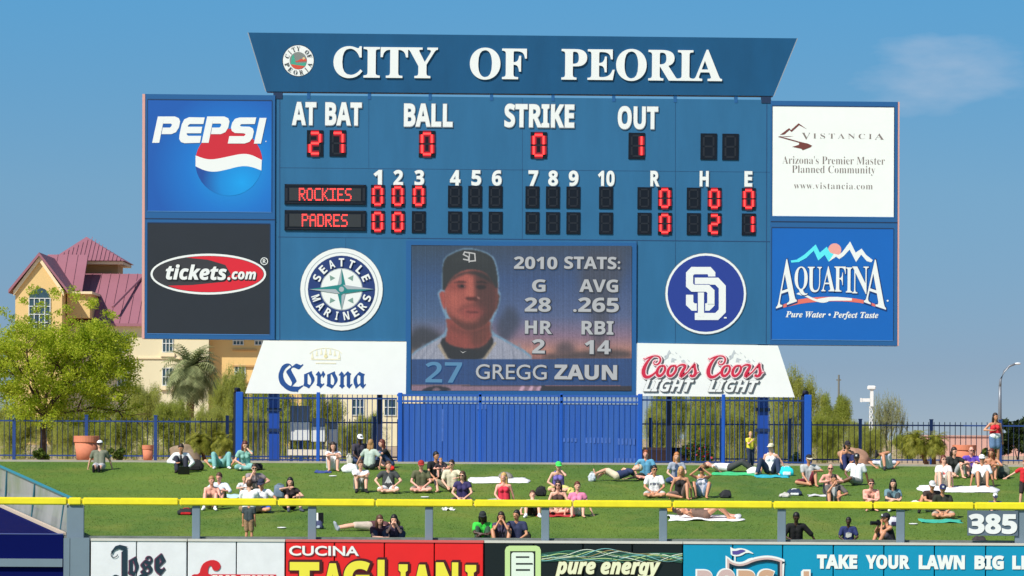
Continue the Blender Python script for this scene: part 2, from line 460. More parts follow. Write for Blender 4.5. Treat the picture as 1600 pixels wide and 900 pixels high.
for s, x, w_ in (('1', 590, 13), ('2', 622, 15), ('3', 655, 15), ('4', 711, 16), ('5', 744, 15), ('6', 776, 15), ('7', 833, 15), ('8', 864, 15), ('9', 896, 15), ('10', 947, 26), ('R', 1023, 14), ('H', 1100, 14), ('E', 1169, 12)):
    text(B, s, 'sans', x - w_ / 2, x + w_ / 2, 277.5 + (x - 590) * 0.0035, 24, WHITE, main, d=0.03, off=0.018, outline=(0.025, _M['letter_shade'], (0.3, 0.3)))

SEG = {'0': 'abcdef', '1': 'bc', '2': 'abged', '7': 'abc'}
def digit(cx, cy, w_, h_, ch=None):
    lit = ch is not None
    o = prism(B, 'digit_display', rectpts(cx, cy, w_, h_), DARK, sb, -0.05, 0.03)
    hw, hh = w_ / 2 - w_ * 0.20, h_ / 2 - h_ * 0.11; t = w_ * 0.10; g = t * 0.55
    def seg_pts(k):
        e = {'a': ((-hw + g, -hh), (hw - g, -hh)), 'd': ((-hw + g, hh), (hw - g, hh)), 'g': ((-hw + g, 0), (hw - g, 0)), 'b': ((hw, -hh + g), (hw, -g)), 'c': ((hw, g), (hw, hh - g)), 'f': ((-hw, -hh + g), (-hw, -g)), 'e': ((-hw, g), (-hw, hh - g))}[k]
        return [(cx + x, cy + y) for x, y in e]
    on = SEG[ch] if lit else ''
    off_ = [(ribbon(seg_pts(k), t * 1.1), LEDOFF) for k in 'abcdefg' if k not in on]
    if lit:
        x0 = 0 if ch in '1' else -w_ / 2 + 0.8
        x0 = w_ * 0.05 if ch == '1' else x0
    art(B, 'unlit_segments', off_, o, d0=0.036, step=0.0) if off_ else None
    if lit:
        art(B, 'lit_glow', [(ribbon(seg_pts(k), t * 3.9), LEDGLOW) for k in on] + [(ribbon(seg_pts(k), t * 2.0), LEDHALO) for k in on], o, d0=0.04, step=0.001)
        art(B, 'lit_segments', [(ribbon(seg_pts(k), t * 1.05), LED) for k in on], o, d0=0.056, step=0.0)
for x, y, c in ((492, 224, '2'), (527.5, 224, '7'), (667, 225, '0'), (841.5, 227, '0'), (994.5, 228, '1'), (1107, 229, None), (1141, 229.5, None)):
    digit(x, y, 25.5, 41, c)
for row, y0, vals in ((0, 306, {590: '0', 621: '0', 654: '0', 1039: '0', 1116: '0', 1169: '0'}), (1, 346.5, {590: '0', 621: '0', 1039: '0', 1116: '2', 1169: '1'})):
    for x in (590, 621.5, 654, 710.5, 742, 774, 831.5, 863.5, 895.5, 946.5, 1006.5, 1038.5, 1083.5, 1116, 1169.5):
        digit(x, y0 + (x - 590) * (0.0085 if row == 0 else 0.007), 21.5, 34, vals.get(int(x), vals.get(int(x + .5))))
FONT57 = {'R': '1111010001100011111010100100101000 1', 'O': '01110100011000110001100011000101110', 'C': '01111100001000010000100001000001111', 'K': '10001100101010011000101001001010001', 'I': '11111001000010000100001000010011111', 'E': '11111100001000011110100001000011111', 'S': '01111100001000001110000010000111110', 'P': '11110100011000111110100001000010000', 'A': '01110100011000111111100011000110001', 'D': '11110100011000110001100011000111110'}
FONT57['R'] = '11110100011000111110101001001010001'
for nm, cy, x0, x1 in (('ROCKIES', 304, 467, 549), ('PADRES', 344.5, 471.5, 543)):
    o = prism(B, 'name_display', rectpts(508, cy, 127, 31.5), DARK, sb, -0.05, 0.05)
    art(B, 'display_edge', [(rectpts(508, cy - 14.5, 121, 1.5), LEDOFF), (rectpts(508, cy + 13.2, 118, 1.2), LEDOFF), (rectpts(447.5, cy, 4, 20), LEDOFF), (rectpts(568.5, cy, 4, 20), LEDOFF), (rectpts(508, cy, 112, 20), mat('led_field', (44, 46, 50), .5))], o, d0=0.055)
    sh = []; pitch = (x1 - x0) / (len(nm) * 6 - 1); vp = 20.0 / 7
    for i, ch in enumerate(nm):
        for r_ in range(7):
            for c_ in range(5):
                if FONT57[ch][r_ * 5 + c_] == '1':
                    X, Y_ = x0 + (i * 6 + c_ + .5) * pitch, cy - 10 + (r_ + .5) * vp + (i * 6 * pitch - 40) * 0.0095
                    sh.append(([(X - pitch * .46, Y_ - vp * .4), (X + pitch * .46, Y_ - vp * .4), (X + pitch * .46, Y_ + vp * .4), (X - pitch * .46, Y_ + vp * .4)], LED))
    art(B, 'lit_letters', sh, o, d0=0.09, step=0.0)

# round team emblems
NAVY, TEAL, SILV = mat('emblem_navy', (22, 50, 110)), mat('emblem_teal', (20, 125, 125)), mat('emblem_silver', (165, 172, 178))
ROYAL = mat('emblem_royal', (24, 52, 140))
def compass(cx, cy):
    sh = [(ring(cx, cy, 65), mat('emblem_line', (95, 110, 125))), (ring(cx, cy, 64.3), WHITE), (ring(cx, cy, 58), SILV), (ring(cx, cy, 56.6), WHITE), (ring(cx, cy, 52.6), NAVY), (ring(cx, cy, 33), SILV), (ring(cx, cy, 31.6), WHITE)]
    for sx in (-1, 1):
        for sy in (-1, 1):
            sh.append(([(cx + sx * 9.5, cy + sy * 17.5), (cx + sx * 17.5, cy + sy * 13), (cx + sx * 18.5, cy + sy * 22)], mat('emblem_sage', (120, 150, 140))))
    for dx, dy, ln in ((0, -1, 33), (0, 1, 33), (-1, 0, 51), (1, 0, 51)):
        px_, py_ = -dy, dx
        sh.append(([(cx, cy), (cx + dx * 3 + px_ * 7, cy + dy * 3 + py_ * 7), (cx + dx * ln, cy + dy * ln)], TEAL))
        sh.append(([(cx, cy), (cx + dx * ln, cy + dy * ln), (cx + dx * 3 - px_ * 7, cy + dy * 3 - py_ * 7)], SILV))
    sh.append(([(cx - 9, cy), (cx, cy - 9), (cx + 9, cy), (cx, cy + 9)], TEAL)); sh.append((ring(cx, cy, 4, n=16), SILV))
    o = art(B, 'team_emblem', sh, sb, d0=0.02)
    arc_text(B, 'SEATTLE', 'sans', cx, cy, 42, 155, 25, 13, 8.5, WHITE, o, 0.13, off=0.01)
    arc_text(B, 'MARINERS', 'sans', cx, cy, 42, 199, 341, 13, 9, WHITE, o, 0.13, top=False, off=0.01)
compass(533.5, 452)
def z_(pts): return [(990 + x * 0.3, 370 + y * 0.3) for x, y in pts]
S_ = z_([(406, 207), (406, 192), (392, 176), (308, 176), (291, 194), (291, 252), (308, 268), (384, 268), (402, 286), (402, 350), (386, 366), (310, 366), (291, 348), (291, 302)])
D1 = z_([(350, 232), (350, 415)]); D2 = z_([(318, 231), (432, 231), (461, 262), (461, 386), (432, 415), (318, 415)])
art(B, 'team_emblem', [(ring(1102.5, 459, 64), mat('emblem_line', (95, 110, 125))), (ring(1102.5, 459, 63), WHITE), (ring(1102.5, 459, 59.6), ROYAL),
    (ribbon(S_, 11.4), WHITE), (ribbon(D2, 14.5), ROYAL), (ribbon(D1, 13), ROYAL), (ribbon(D2, 11), WHITE), (ribbon(D1, 9.5), WHITE),
    (ribbon(S_[5:9], 13), ROYAL), (ribbon(S_[4:10], 11.0), WHITE), (rectpts(1133, 496.5, 4, 2.4), WHITE)], sb, d0=0.02)

# the two-storey advertising cabinets on either side
def cabinet(x0, x1, yt, yb, side):
    t = (x1 - x0) * 0.0095
    o = prism(B, 'advertising_cabinet', [(x0, yt), (x1, yt + t), (x1 - 1, yb + t), (x0 - 1, yb)], FRAMEBLUE, sb, -0.9, 0.05)
    e0, e1 = ((x0 - 4.5, x0 - 0.3) if side < 0 else (x1 + 0.3, x1 + 2.6))
    ey = 0 if side < 0 else t
    prism(B, 'edge_trim', [(e0, yt + ey), (e1, yt + ey), (e1 - 1, yb + ey), (e0 - 1, yb + ey)], PINK, o, -0.9, 0.06)
    return o
cabl = cabinet(227, 430, 147, 529, -1)
cabr = cabinet(1204, 1402.5, 157.5, 538.5, 1)
def face(x0, x1, yt, yb, m, cab, nm='advertising_panel'):
    t = (x1 - x0) * 0.0095
    bm = nb()
    # dark reveal round a recessed face
    a = [(x0, yt), (x1, yt + t), (x1 - .6, yb + t), (x0 - .6, yb)]
    o = prism(B, nm, a, m, sb, 0.0, 0.055)
    for (p, q, w_, mm) in ((a[0], a[1], 1.6, 'reveal'), (a[3], a[2], 1.2, 'lip'), (a[0], a[3], 1.0, 'reveal'), (a[1], a[2], 1.0, 'reveal')):
        poly(bm, [B.p(x, y, 0.058 + 0.001 * w_) for x, y in ribbon([p, q], w_)], 0 if mm == 'reveal' else 1)
    fixn(bm); obj('panel_frame', bm, [mat('reveal', (24, 52, 92), .5), mat('lip', (70, 120, 180), .4)], o)
    return o
bm = nb(); poly(bm, [B.p(x, y, 0.056) for x, y in ribbon([(224, 341.6), (430, 343.4)], 1.6)]); fixn(bm); obj('cabinet_joint', bm, _M['strut_dark'], cabl)
bm = nb(); poly(bm, [B.p(x, y, 0.056) for x, y in ribbon([(1204, 346.3), (1403, 348)], 1.6)]); fixn(bm); obj('cabinet_joint', bm, _M['strut_dark'], cabr)

# printed panel with a radial glow (artwork): colours laid out round a point of the board
def glow_mat(name, cpx, cpy, r_px, inner, outer, inner2=None, power=1.0, elong=1.0):
    m = bpy.data.materials.new(name); m.use_nodes = True; t = m.node_tree; b = t.nodes['Principled BSDF']; b.inputs['Roughness'].default_value = 0.5
    co = t.nodes.new('ShaderNodeTexCoord'); p = B.p(cpx, cpy)
    s1 = t.nodes.new('ShaderNodeVectorMath'); s1.operation = 'SUBTRACT'; s1.inputs[1].default_value = p; t.links.new(co.outputs['Object'], s1.inputs[0])
    s2 = t.nodes.new('ShaderNodeVectorMath'); s2.operation = 'MULTIPLY'; k = 1 / B.k(r_px); s2.inputs[1].default_value = (k, 0, k * elong); t.links.new(s1.outputs[0], s2.inputs[0])
    ln = t.nodes.new('ShaderNodeVectorMath'); ln.operation = 'LENGTH'; t.links.new(s2.outputs[0], ln.inputs[0])
    rp = t.nodes.new('ShaderNodeValToRGB'); t.links.new(ln.outputs['Value'], rp.inputs[0])
    e = rp.color_ramp.elements; e[0].color = (*lin(inner), 1); e[1].color = (*lin(outer), 1); e[0].position = 0.0; e[1].position = 1.0
    if inner2: n = e.new(0.55); n.color = (*lin(inner2), 1)
    t.links.new(rp.outputs[0], b.inputs['Base Color'])
    return m
pep = face(230.5, 425, 155.5, 330, glow_mat('soda_blue', 362, 262, 125, (10, 150, 220), (14, 84, 168), (8, 110, 194)), cabl)
gx, gy, gr = 357.6, 253.8, 52.4
wt = [(305.6, 243), (320, 248.5), (333, 249.5), (353, 245.6), (375.5, 240.4), (391, 241), (409, 250)]
wb = [(305.6, 260), (320, 267), (335.5, 269), (353, 265.6), (375.5, 259.5), (391, 260), (408.4, 266.5)]
wt, wb = smoothpts(wt, 2), smoothpts(wb, 2)
arcp = lambda a0, a1, n=24: [(gx + gr * math.cos(R(a0 + (a1 - a0) * i / n)), gy - gr * math.sin(R(a0 + (a1 - a0) * i / n))) for i in range(n + 1)]
GLB = glow_mat('globe_blue', 378, 285, 62, (0, 152, 226), (20, 70, 150), (4, 130, 206))
art(B, 'soda_logo', [(ring(gx, gy, gr), GLB), (arcp(4, 168)[0:] + wt, mat('soda_red', (200, 30, 48), .5)), (wt + wb[::-1], WHITE)], pep, d0=0.06)
RIMR = mat('rim_maroon', (60, 40, 90))
def pep_letters():
    # heavy italic capitals drawn as outlines in the zoomed pixel frame
    Z = lambda pts: [(220 + x / 4.5, 140 + y / 4.5) for x, y in pts]
    sh = []
    def add(pts): sh.append((Z(pts), WHITE))
    def P(dx):
        add([(80 + dx, 375), (120 + dx, 190), (166 + dx, 190), (130 + dx, 375)])
        add([(166 + dx, 190), (240 + dx, 190), (268 + dx, 202), (277 + dx, 225), (268 + dx, 268), (248 + dx, 300), (215 + dx, 314), (146 + dx, 314), (154 + dx, 268), (205 + dx, 268), (216 + dx, 258), (219 + dx, 246), (212 + dx, 240), (157 + dx, 240)])
    P(0); P(347)
    add([(450, 197), (440, 243), (345, 243), (333, 252), (331, 262), (432, 262), (424, 308), (322, 308), (326, 320), (335, 326), (425, 326), (416, 375), (308, 378), (283, 370), (270, 348), (272, 320), (288, 245), (306, 210), (340, 195)])
    add([(812, 197), (802, 243), (705, 244), (698, 252), (704, 260), (765, 262), (788, 274), (795, 296), (786, 340), (765, 368), (730, 380), (612, 380), (622, 328), (725, 328), (736, 320), (734, 312), (722, 308), (662, 306), (640, 292), (634, 268), (642, 235), (662, 207), (695, 197)])
    add([(835, 200), (884, 200), (845, 381), (795, 381)])
    art(B, 'lettering', sh, pep, d0=0.085, step=0.012)
    art(B, 'lettering', [([(414.5, 221), (415.5, 219.8), (416.5, 221), (415.5, 222.2)], WHITE)], pep, d0=0.085)
pep_letters()
tk = face(230.5, 422, 348, 521.5, mat('ticket_black', (29, 34, 44), .55, var=.08, scale=1), cabl)
ex, ey, ea, eb = 325.5, 428.4, 90.3, 32
TKRED = mat('ticket_red', (214, 26, 46), .5)
cres = [(291, 402.5)] + [(ex + (ea - 4) * math.cos(R(a)), ey - (eb - 4) * math.sin(R(a))) for a in range(110, -130, -8)] + [(262, 446.5), (300, 445.5), (345, 441), (361, 429), (352, 414), (325, 406)]
art(B, 'ticket_logo', [(ring(ex, ey, ea, eb, 56), WHITE), (ring(ex, ey, ea - 3.2, eb - 3.4, 56), mat('ticket_dark', (52, 50, 54), .5)), (cres, TKRED), (ring(412.8, 408.3, 6, n=20), WHITE), (ring(412.8, 408.3, 4.8, n=20), _M['ticket_black'])], tk, d0=0.06)
BLK = mat('print_black', (20, 20, 24), .5)
text(B, 'tickets.', 'sansit', 259, 360, 425.5, 24, WHITE, tk, d=0.1, off=0.02, outline=(0.04, BLK, (1.2, 1.6)))
text(B, 'com', 'sansit', 362, 400, 430.5, 12.5, WHITE, tk, d=0.1, off=0.02, outline=(0.04, BLK, (1, 1.4)))
text(B, 'R', 'sans', 410.6, 415.2, 408.3, 6, WHITE, tk, d=0.1)

vis = face(1206.5, 1397, 165.5, 338, SIGNWHITE, cabr)
BRN, BRNT = mat('print_brown', (112, 52, 46), .6), mat('print_taupe', (126, 112, 108), .6)
Zv = lambda pts: [(1195 + x / 4.5, 150 + y / 4.5) for x, y in pts]
art(B, 'mountain_logo', [(Zv([(105, 274), (170, 226), (182, 240), (236, 192), (296, 236), (240, 206), (186, 254), (172, 240), (135, 272)]), BRN),
    (Zv([(90, 288), (105, 283), (235, 320), (300, 335), (332, 350), (318, 362), (265, 382), (255, 372), (190, 358), (238, 344), (240, 330)]), BRN), (Zv([(110, 284), (205, 283), (150, 288)]), BRN)], vis, d0=0.06)
text(B, 'V', 'serif', 1252, 1266, 213, 10.5, BRNT, vis, d=.06, off=-.012); text(B, 'ISTANCI', 'serif', 1270, 1362, 213, 8, BRNT, vis, d=.06, off=-.014, spacing=1.5); text(B, 'A', 'serif', 1366, 1381, 213.5, 9.5, BRNT, vis, d=.06, off=-.012)
text(B, "Arizona's Premier Master", 'serif', 1222, 1382, 250.5, 12.5, BRNT, vis, d=.06, off=-.016)
text(B, 'Planned Community', 'serif', 1237, 1367, 266.5, 15, BRNT, vis, d=.06, off=-.016)
text(B, 'www.vistancia.com', 'serif', 1240, 1363, 290.5, 10, BRNT, vis, d=.06, off=-.016, spacing=1.1)

aq = face(1205.5, 1396, 355.5, 530.5, mat('water_blue', (0, 94, 178), .5, var=.04, scale=.4), cabr)
Za = lambda pts: [(1200 + x / 4.286, 340 + y / 4.286) for x, y in pts]
AQT, AQP = mat('print_aqua', (90, 225, 235), .5), mat('print_coral', (225, 110, 95), .5)
art(B, 'peak_logo', [(Za(ring(445, 217, 44, n=28)), mat('print_rose', (235, 160, 150), .5)),
    (Za([(150, 288), (190, 282), (240, 250), (318, 180), (345, 235), (392, 195), (415, 235), (440, 245), (405, 296), (378, 250), (335, 288), (305, 222), (255, 270), (205, 298), (155, 302)]), AQT),
    (Za([(405, 296), (440, 242), (470, 250), (495, 232), (548, 160), (585, 235), (625, 208), (655, 250), (700, 285), (690, 300), (660, 292), (622, 248), (588, 298), (545, 215), (505, 258), (475, 278), (455, 262)]), WHITE),
    (Za(smoothpts([(58, 612), (110, 575), (230, 540), (430, 527), (620, 545), (720, 580), (778, 618)], 2) + smoothpts([(760, 616), (700, 590), (600, 567), (430, 558), (250, 570), (130, 595), (70, 614)], 2)), AQP),
    (Za(smoothpts([(330, 545), (430, 528), (560, 540)], 1) + smoothpts([(560, 556), (430, 557), (330, 562)], 1)), WHITE),
    (Za(smoothpts([(188, 512), (205, 500), (240, 508), (300, 540), (360, 556), (420, 530), (424, 545), (400, 566), (360, 572), (310, 560), (250, 530)], 1)), WHITE)], aq, d0=.06)
AQO = mat('print_deepblue', (8, 50, 110), .5)
for ch, x0, x1, y0, y1 in (('A', 54, 192, 278, 586), ('Q', 176, 264, 328, 520), ('U', 264, 358, 330, 500), ('A', 356, 448, 326, 494), ('F', 442, 518, 328, 496), ('I', 520, 562, 334, 502), ('N', 562, 672, 328, 512), ('A', 642, 790, 282, 592)):
    sl = {54: 0.16, 642: -0.16}.get(x0, 0)
    text(B, ch, 'serif', 1200 + x0 / 4.286, 1200 + x1 / 4.286, 340 + (y0 + y1) / 2 / 4.286, (y1 - y0) / 4.286, WHITE, aq, d=.1, off=.0, outline=(0.02, AQO, (0.5, 0.5)), warp=(lambda s_: (lambda x, z: (x, z + x * s_)))(sl))
text(B, 'Pure Water \u2022 Perfect Taste', 'serifit', 1227, 1372, 493, 12.5, WHITE, aq, d=.1, off=.012)
text(B, '.', 'sans', 1385, 1388, 470, 3, WHITE, aq, d=.1)

# the two lower white banners
cor = prism(B, 'advertising_panel', [(411.5, 532), (635, 534), (634, 617), (383, 614.5)], SIGNWHITE, sb, -0.12, 0.058)
CB = mat('print_blue', (28, 74, 140), .5)
text(B, 'C', 'frak', 436, 474, 590, 44, CB, cor, d=.10, off=-.004); text(B, 'orona', 'frak', 474, 572, 593.5, 27, CB, cor, d=.10, off=.004)
art(B, 'crescent', [(smoothpts([(450, 570), (440, 574), (434.5, 584), (436, 598), (444, 606), (456, 607.5), (466, 604)], 2) + smoothpts([(462, 604), (450, 603), (443, 596), (441, 586), (445, 576), (452, 570.5)], 2), CB), ([(463.5, 604), (464.8, 604), (466, 611), (464.5, 613), (463, 611)], CB)], cor, d0=.12)
CY = mat('print_paleyellow', (240, 232, 200), .6); CY2 = mat('print_yellow', (234, 220, 168), .6)
art(B, 'crown_logo', [(ribbon(ring(509, 556, 26, 12, 16, 15, 165), .9), CY)] + [([(509 + k * 7 - 2, 560 - 4 * (3 - abs(k)) ** .5), (509 + k * 7, 548 - 2.2 * (3 - abs(k))), (509 + k * 7 + 2, 560 - 4 * (3 - abs(k)) ** .5)], CY) for k in range(-3, 4)] + [(rectpts(509, 561.5, 46, 2), CY), (ring(509, 556.5, 3, n=10), CY2), (rectpts(509, 567.5, 32, 1.6), CY)], cor, d0=.10)
coo = prism(B, 'advertising_panel', [(995.5, 536), (1215, 540), (1241.5, 621), (994, 618.5)], SIGNWHITE, sb, -0.12, 0.058)
RED, GRY, LGR = mat('print_red', (205, 34, 66), .5), mat('print_grey', (86, 88, 92), .5), mat('print_palegrey', (190, 194, 198), .6)
RSE = mat('print_pink', (244, 206, 210), .6)
for dx in (0, 101.2):
    Zc = lambda pts: [(990 + dx + x / 6.4, 540 + y / 6.4) for x, y in pts]
    art(B, 'mountain_logo', [(Zc(p), LGR) for p in ([(300, 150), (355, 40), (372, 75), (350, 90), (345, 120), (325, 135)], [(370, 70), (405, 95), (385, 85)], [(410, 60), (436, 82), (420, 80)], [(380, 120), (430, 140), (400, 150), (410, 165), (370, 165)], [(455, 95), (475, 120), (460, 118)], [(470, 150), (500, 140), (520, 165), (480, 175)], [(530, 130), (565, 165), (545, 155)], [(300, 105), (325, 95), (310, 125)])], coo, d0=.09, step=.0008)
    # script word drawn as a brush stroke, with pale keyline and grey drop shade
    st = {'C': ([(95, 125), (110, 140), (150, 118), (200, 102), (245, 105), (268, 130), (262, 165), (235, 192), (205, 190), (196, 168), (212, 150), (226, 158)], [10, 14, 18, 16, 18, 22, 22, 18, 15, 13, 10, 8]),
          'C2': ([(200, 102), (150, 140), (112, 200), (92, 262), (108, 312), (150, 316), (200, 285), (240, 240)], [14, 24, 36, 44, 40, 30, 22, 16]),
          'o1': ([(285, 200), (255, 210), (232, 250), (232, 290), (255, 308), (290, 285), (315, 240), (308, 205), (285, 200)], [20, 26, 32, 34, 30, 26, 28, 26, 20]),
          'o2': ([(395, 200), (365, 210), (340, 250), (338, 290), (362, 308), (398, 285), (424, 240), (420, 205), (395, 200)], [20, 26, 32, 34, 30, 26, 28, 26, 20]),
          'r': ([(424, 225), (455, 195), (500, 190), (518, 205), (490, 250), (466, 300), (480, 310), (540, 262)], [14, 18, 24, 30, 34, 38, 26, 16]),
          's': ([(540, 262), (590, 200), (612, 180), (606, 215), (618, 262), (610, 295), (580, 310), (560, 298), (574, 288)], [16, 18, 18, 30, 34, 34, 26, 20, 12]),
          't': ([(610, 295), (640, 268), (655, 262)], [18, 12, 8])}
    sh = []
    for grow, mm, off in ((22, GRY, (14, 11)), (17, RSE, (0, 0)), (-5, RED, (0, 0))):
        for k_, (pp, ww) in st.items():
            pp = smoothpts([(x + off[0], y + off[1]) for x, y in pp], 1)
            wi = []
            for a, b in zip(ww, ww[1:]): wi += [a * .75 + b * .25, a * .25 + b * .75]
            wi = [ww[0]] + wi + [ww[-1]]
            sh.append((Zc(ribbon(pp, [q + grow for q in wi])), mm))
    bm = nb(); mats = [GRY, RSE, RED]
    for i, (pp, mm) in enumerate(sh):
        n = len(pp) // 2
        vv = [bm.verts.new(B.p(x, y, B.dd(.112 + i * .008))) for x, y in pp]
        for k_ in range(n - 1):
            try: bm.faces.new((vv[k_], vv[k_ + 1], vv[2 * n - 2 - k_], vv[2 * n - 1 - k_])).material_index = mats.index(mm)
            except ValueError: pass
    fixn(bm); obj('lettering', bm, mats, coo)
    text(B, 'LIGHT', 'sansit', 1004.5 + dx, 1084 + dx, 602.5 + dx * .008, 19, SIGNWHITE, coo, d=.295, off=.012, shear=.14, outline=[(.02, GRY, (.2, .2)), (.022, GRY, (1.5, 1.2))])

# ------------------------------------------------------------------ video screen
scr = prism(B, 'video_screen', [(634.5, 376), (994.5, 379.5), (993.5, 619), (633.5, 618)], FRAMEBLUE, sb, -0.6, 0.055)
SCR_E = 0.55
def scrmat(name, rgb, e=0.62):
    m = mat('screen_' + name, rgb, .6, emit=e); m.node_tree.nodes['Principled BSDF'].inputs['Base Color'].default_value = (.012, .012, .014, 1); return m
# the picture shown on the screen: one LED cell per mesh vertex, painted in soft layers
GX, GY = 312, 206
sx_, sy_ = np.meshgrid(np.linspace(643.2, 986.6, GX), np.linspace(384.2, 610.4, GY))
IMG = np.zeros((GY, GX, 3))
def gblur(m, s_):
    if s_ < .05: return m
    r_ = int(3 * s_) + 1; k_ = np.exp(-.5 * (np.arange(-r_, r_ + 1) / s_) ** 2); k_ /= k_.sum()
    m = np.pad(m, r_, mode='edge'); m = sum(k_[i] * m[i:i + GY, :] for i in range(2 * r_ + 1)); return sum(k_[i] * m[:, i:i + GX] for i in range(2 * r_ + 1))
def inside(pts):
    x, y = sx_.ravel(), sy_.ravel(); c = np.zeros(x.shape, bool)
    for (x0, y0), (x1, y1) in zip(pts, pts[1:] + pts[:1]):
        if y0 == y1: continue
        c ^= ((y0 > y) != (y1 > y)) & (x < (x1 - x0) * (y - y0) / (y1 - y0) + x0)
    return c.reshape(GY, GX).astype(float)
def paint(pts, rgb, soft=.6, al=1.0, it=1, fr='f', clip=None):
    global IMG
    f_ = (lambda p: (640 + p[0] / 4.737, 380 + p[1] / 4.737)) if fr == 'f' else (lambda p: (630 + p[0] / 3.6, 370 + p[1] / 3.6))
    pp = [f_(p) for p in (smoothpts(pts + pts[:1], it)[:-1] if it else pts)]
    m = gblur(inside(pp), soft)[:, :, None] * al
    if clip is not None: m = m * clip
    IMG = IMG * (1 - m) + np.array(rgb) * m
    return m
# dusk sky
tv = (sy_ - 384) / (561 - 384)
stops = [(0, (70, 84, 104)), (.3, (72, 96, 136)), (.62, (98, 112, 146)), (.8, (146, 124, 142)), (.93, (190, 142, 128)), (1.0, (150, 112, 108))]
for ch in range(3): IMG[:, :, ch] = np.interp(tv, [q for q, _ in stops], [c[ch] for _, c in stops])
IMG[:, :, 0] *= 1 - .12 * np.clip((820 - sx_) / 180, 0, 1); IMG[:, :, 1] *= 1 - .0 * tv
paint([(45, 640), (45, 530), (90, 500), (150, 515), (210, 545), (240, 590), (120, 640)], (66, 70, 78), 4, .9, fr='s')
paint([(540, 590), (520, 500), (560, 430), (590, 380), (640, 420), (660, 480), (620, 550), (590, 590)], (70, 78, 96), 4, .8, fr='s')
paint([(850, 670), (860, 610), (910, 580), (960, 610), (975, 670)], (92, 84, 90), 4, .85, fr='s'); paint([(780, 690), (800, 660), (900, 665), (1000, 640), (1280, 632), (1280, 690)], (84, 78, 80), 3, .9, fr='s')
paint([(1070, 640), (1060, 420), (980, 280), (1010, 120), (1060, 60), (1110, 90), (1190, 60), (1235, 90), (1240, 240), (1170, 380), (1130, 640)], (84, 86, 96), 6, .75, fr='s')
# cut-out figure
RIMC, CAPC, SKC, SHC = (128, 160, 184), (56, 60, 62), (170, 98, 88), (82, 58, 56)
paint([(205, 370), (225, 345), (240, 340), (240, 180), (255, 105), (330, 60), (420, 32), (520, 50), (600, 82), (640, 130), (665, 280), (655, 350), (678, 370), (662, 470), (612, 580), (600, 650), (720, 720), (900, 820), (900, 870), (5, 870), (5, 815), (180, 715), (270, 660), (270, 560), (235, 480)], RIMC, .9)
jm = paint([(8, 870), (14, 825), (180, 728), (250, 690), (610, 680), (720, 735), (890, 835), (900, 870)], (164, 168, 182), .8)
for x0, x1 in ((60, 20), (110, 70), (170, 140), (640, 690), (700, 770), (760, 840)): paint([(x0 + 40, 740), (x0 + 52, 740), (x1 + 14, 870), (x1, 870)], (134, 140, 156), 1.2, .7, 0)
paint([(225, 735), (250, 690), (600, 680), (628, 730), (600, 790), (540, 870), (290, 870), (240, 790)], (54, 56, 60), .8)
paint([(205, 760), (224, 735), (292, 862), (270, 862)], (176, 162, 140), .8, .8, 0); paint([(630, 728), (642, 740), (560, 862), (535, 862)], (176, 162, 140), .8, .8, 0)
paint([(268, 560), (600, 560), (592, 650), (612, 690), (540, 770), (430, 785), (310, 760), (255, 720), (282, 660)], (150, 84, 76), 1.0)
paint([(440, 600), (600, 580), (596, 680), (560, 760), (470, 775), (450, 700)], (112, 72, 64), 3.5, .85)
paint([(300, 600), (420, 660), (590, 610), (590, 640), (430, 690), (300, 640)], (108, 68, 62), 3, .7)
paint([(218, 372), (240, 350), (268, 370), (268, 500), (245, 480)], (168, 92, 84), .9); paint([(640, 380), (668, 372), (655, 470), (625, 520)], (92, 66, 62), .9)
fm = paint([(255, 250), (300, 180), (450, 160), (580, 180), (645, 260), (655, 380), (640, 480), (600, 560), (545, 625), (470, 655), (400, 645), (330, 590), (280, 530), (258, 440)], SKC, .9)
paint([(480, 200), (660, 230), (665, 480), (600, 590), (520, 640), (500, 470), (470, 400), (475, 300)], SHC, 4.5, .85, clip=np.minimum(1, fm * 1.05))
paint([(265, 470), (300, 540), (380, 575), (430, 590), (540, 570), (620, 470), (650, 480), (590, 600), (470, 670), (380, 650), (290, 570)], (92, 62, 56), 3, .85, clip=fm)
paint([(360, 490), (400, 455), (470, 445), (545, 460), (590, 500), (570, 540), (545, 500), (470, 470), (400, 490), (375, 530)], (110, 66, 62), 2.4, .6, clip=fm)
paint([(375, 510), (410, 480), (470, 470), (530, 482), (550, 520), (510, 555), (440, 560), (390, 545)], (152, 82, 78), 2.2, .7); paint([(400, 508), (470, 500), (540, 512), (470, 522)], (100, 54, 54), .8, .7); paint([(420, 530), (470, 526), (520, 532), (470, 548)], (166, 92, 88), 1.2, .6)
paint([(270, 300), (330, 285), (420, 300), (440, 340), (380, 350), (290, 350)], (148, 80, 72), 3, .6, clip=fm); paint([(345, 310), (385, 298), (416, 312), (410, 336), (370, 340)], (92, 58, 58), 1.2, .9); paint([(372, 314), (392, 310), (402, 322), (386, 330)], (30, 26, 30), .5, .9); paint([(402, 316), (410, 320), (404, 328)], (176, 150, 144), .4, .6); paint([(490, 318), (530, 305), (570, 318), (560, 340), (505, 342)], (46, 36, 38), 1.3, .95)
paint([(325, 292), (388, 272), (430, 292), (390, 292)], (78, 48, 46), .9, .9); paint([(480, 290), (540, 276), (590, 300), (530, 296)], (48, 36, 36), 1.0, .9)
paint([(430, 250), (470, 250), (475, 330), (490, 400), (450, 420), (420, 395), (425, 330)], (198, 116, 102), 2.2, .7); paint([(410, 405), (440, 395), (500, 400), (528, 412), (500, 430), (470, 425), (430, 425)], (88, 48, 46), 1.0, .9); paint([(500, 395), (520, 400), (516, 418), (500, 414)], (196, 150, 140), .8, .7)
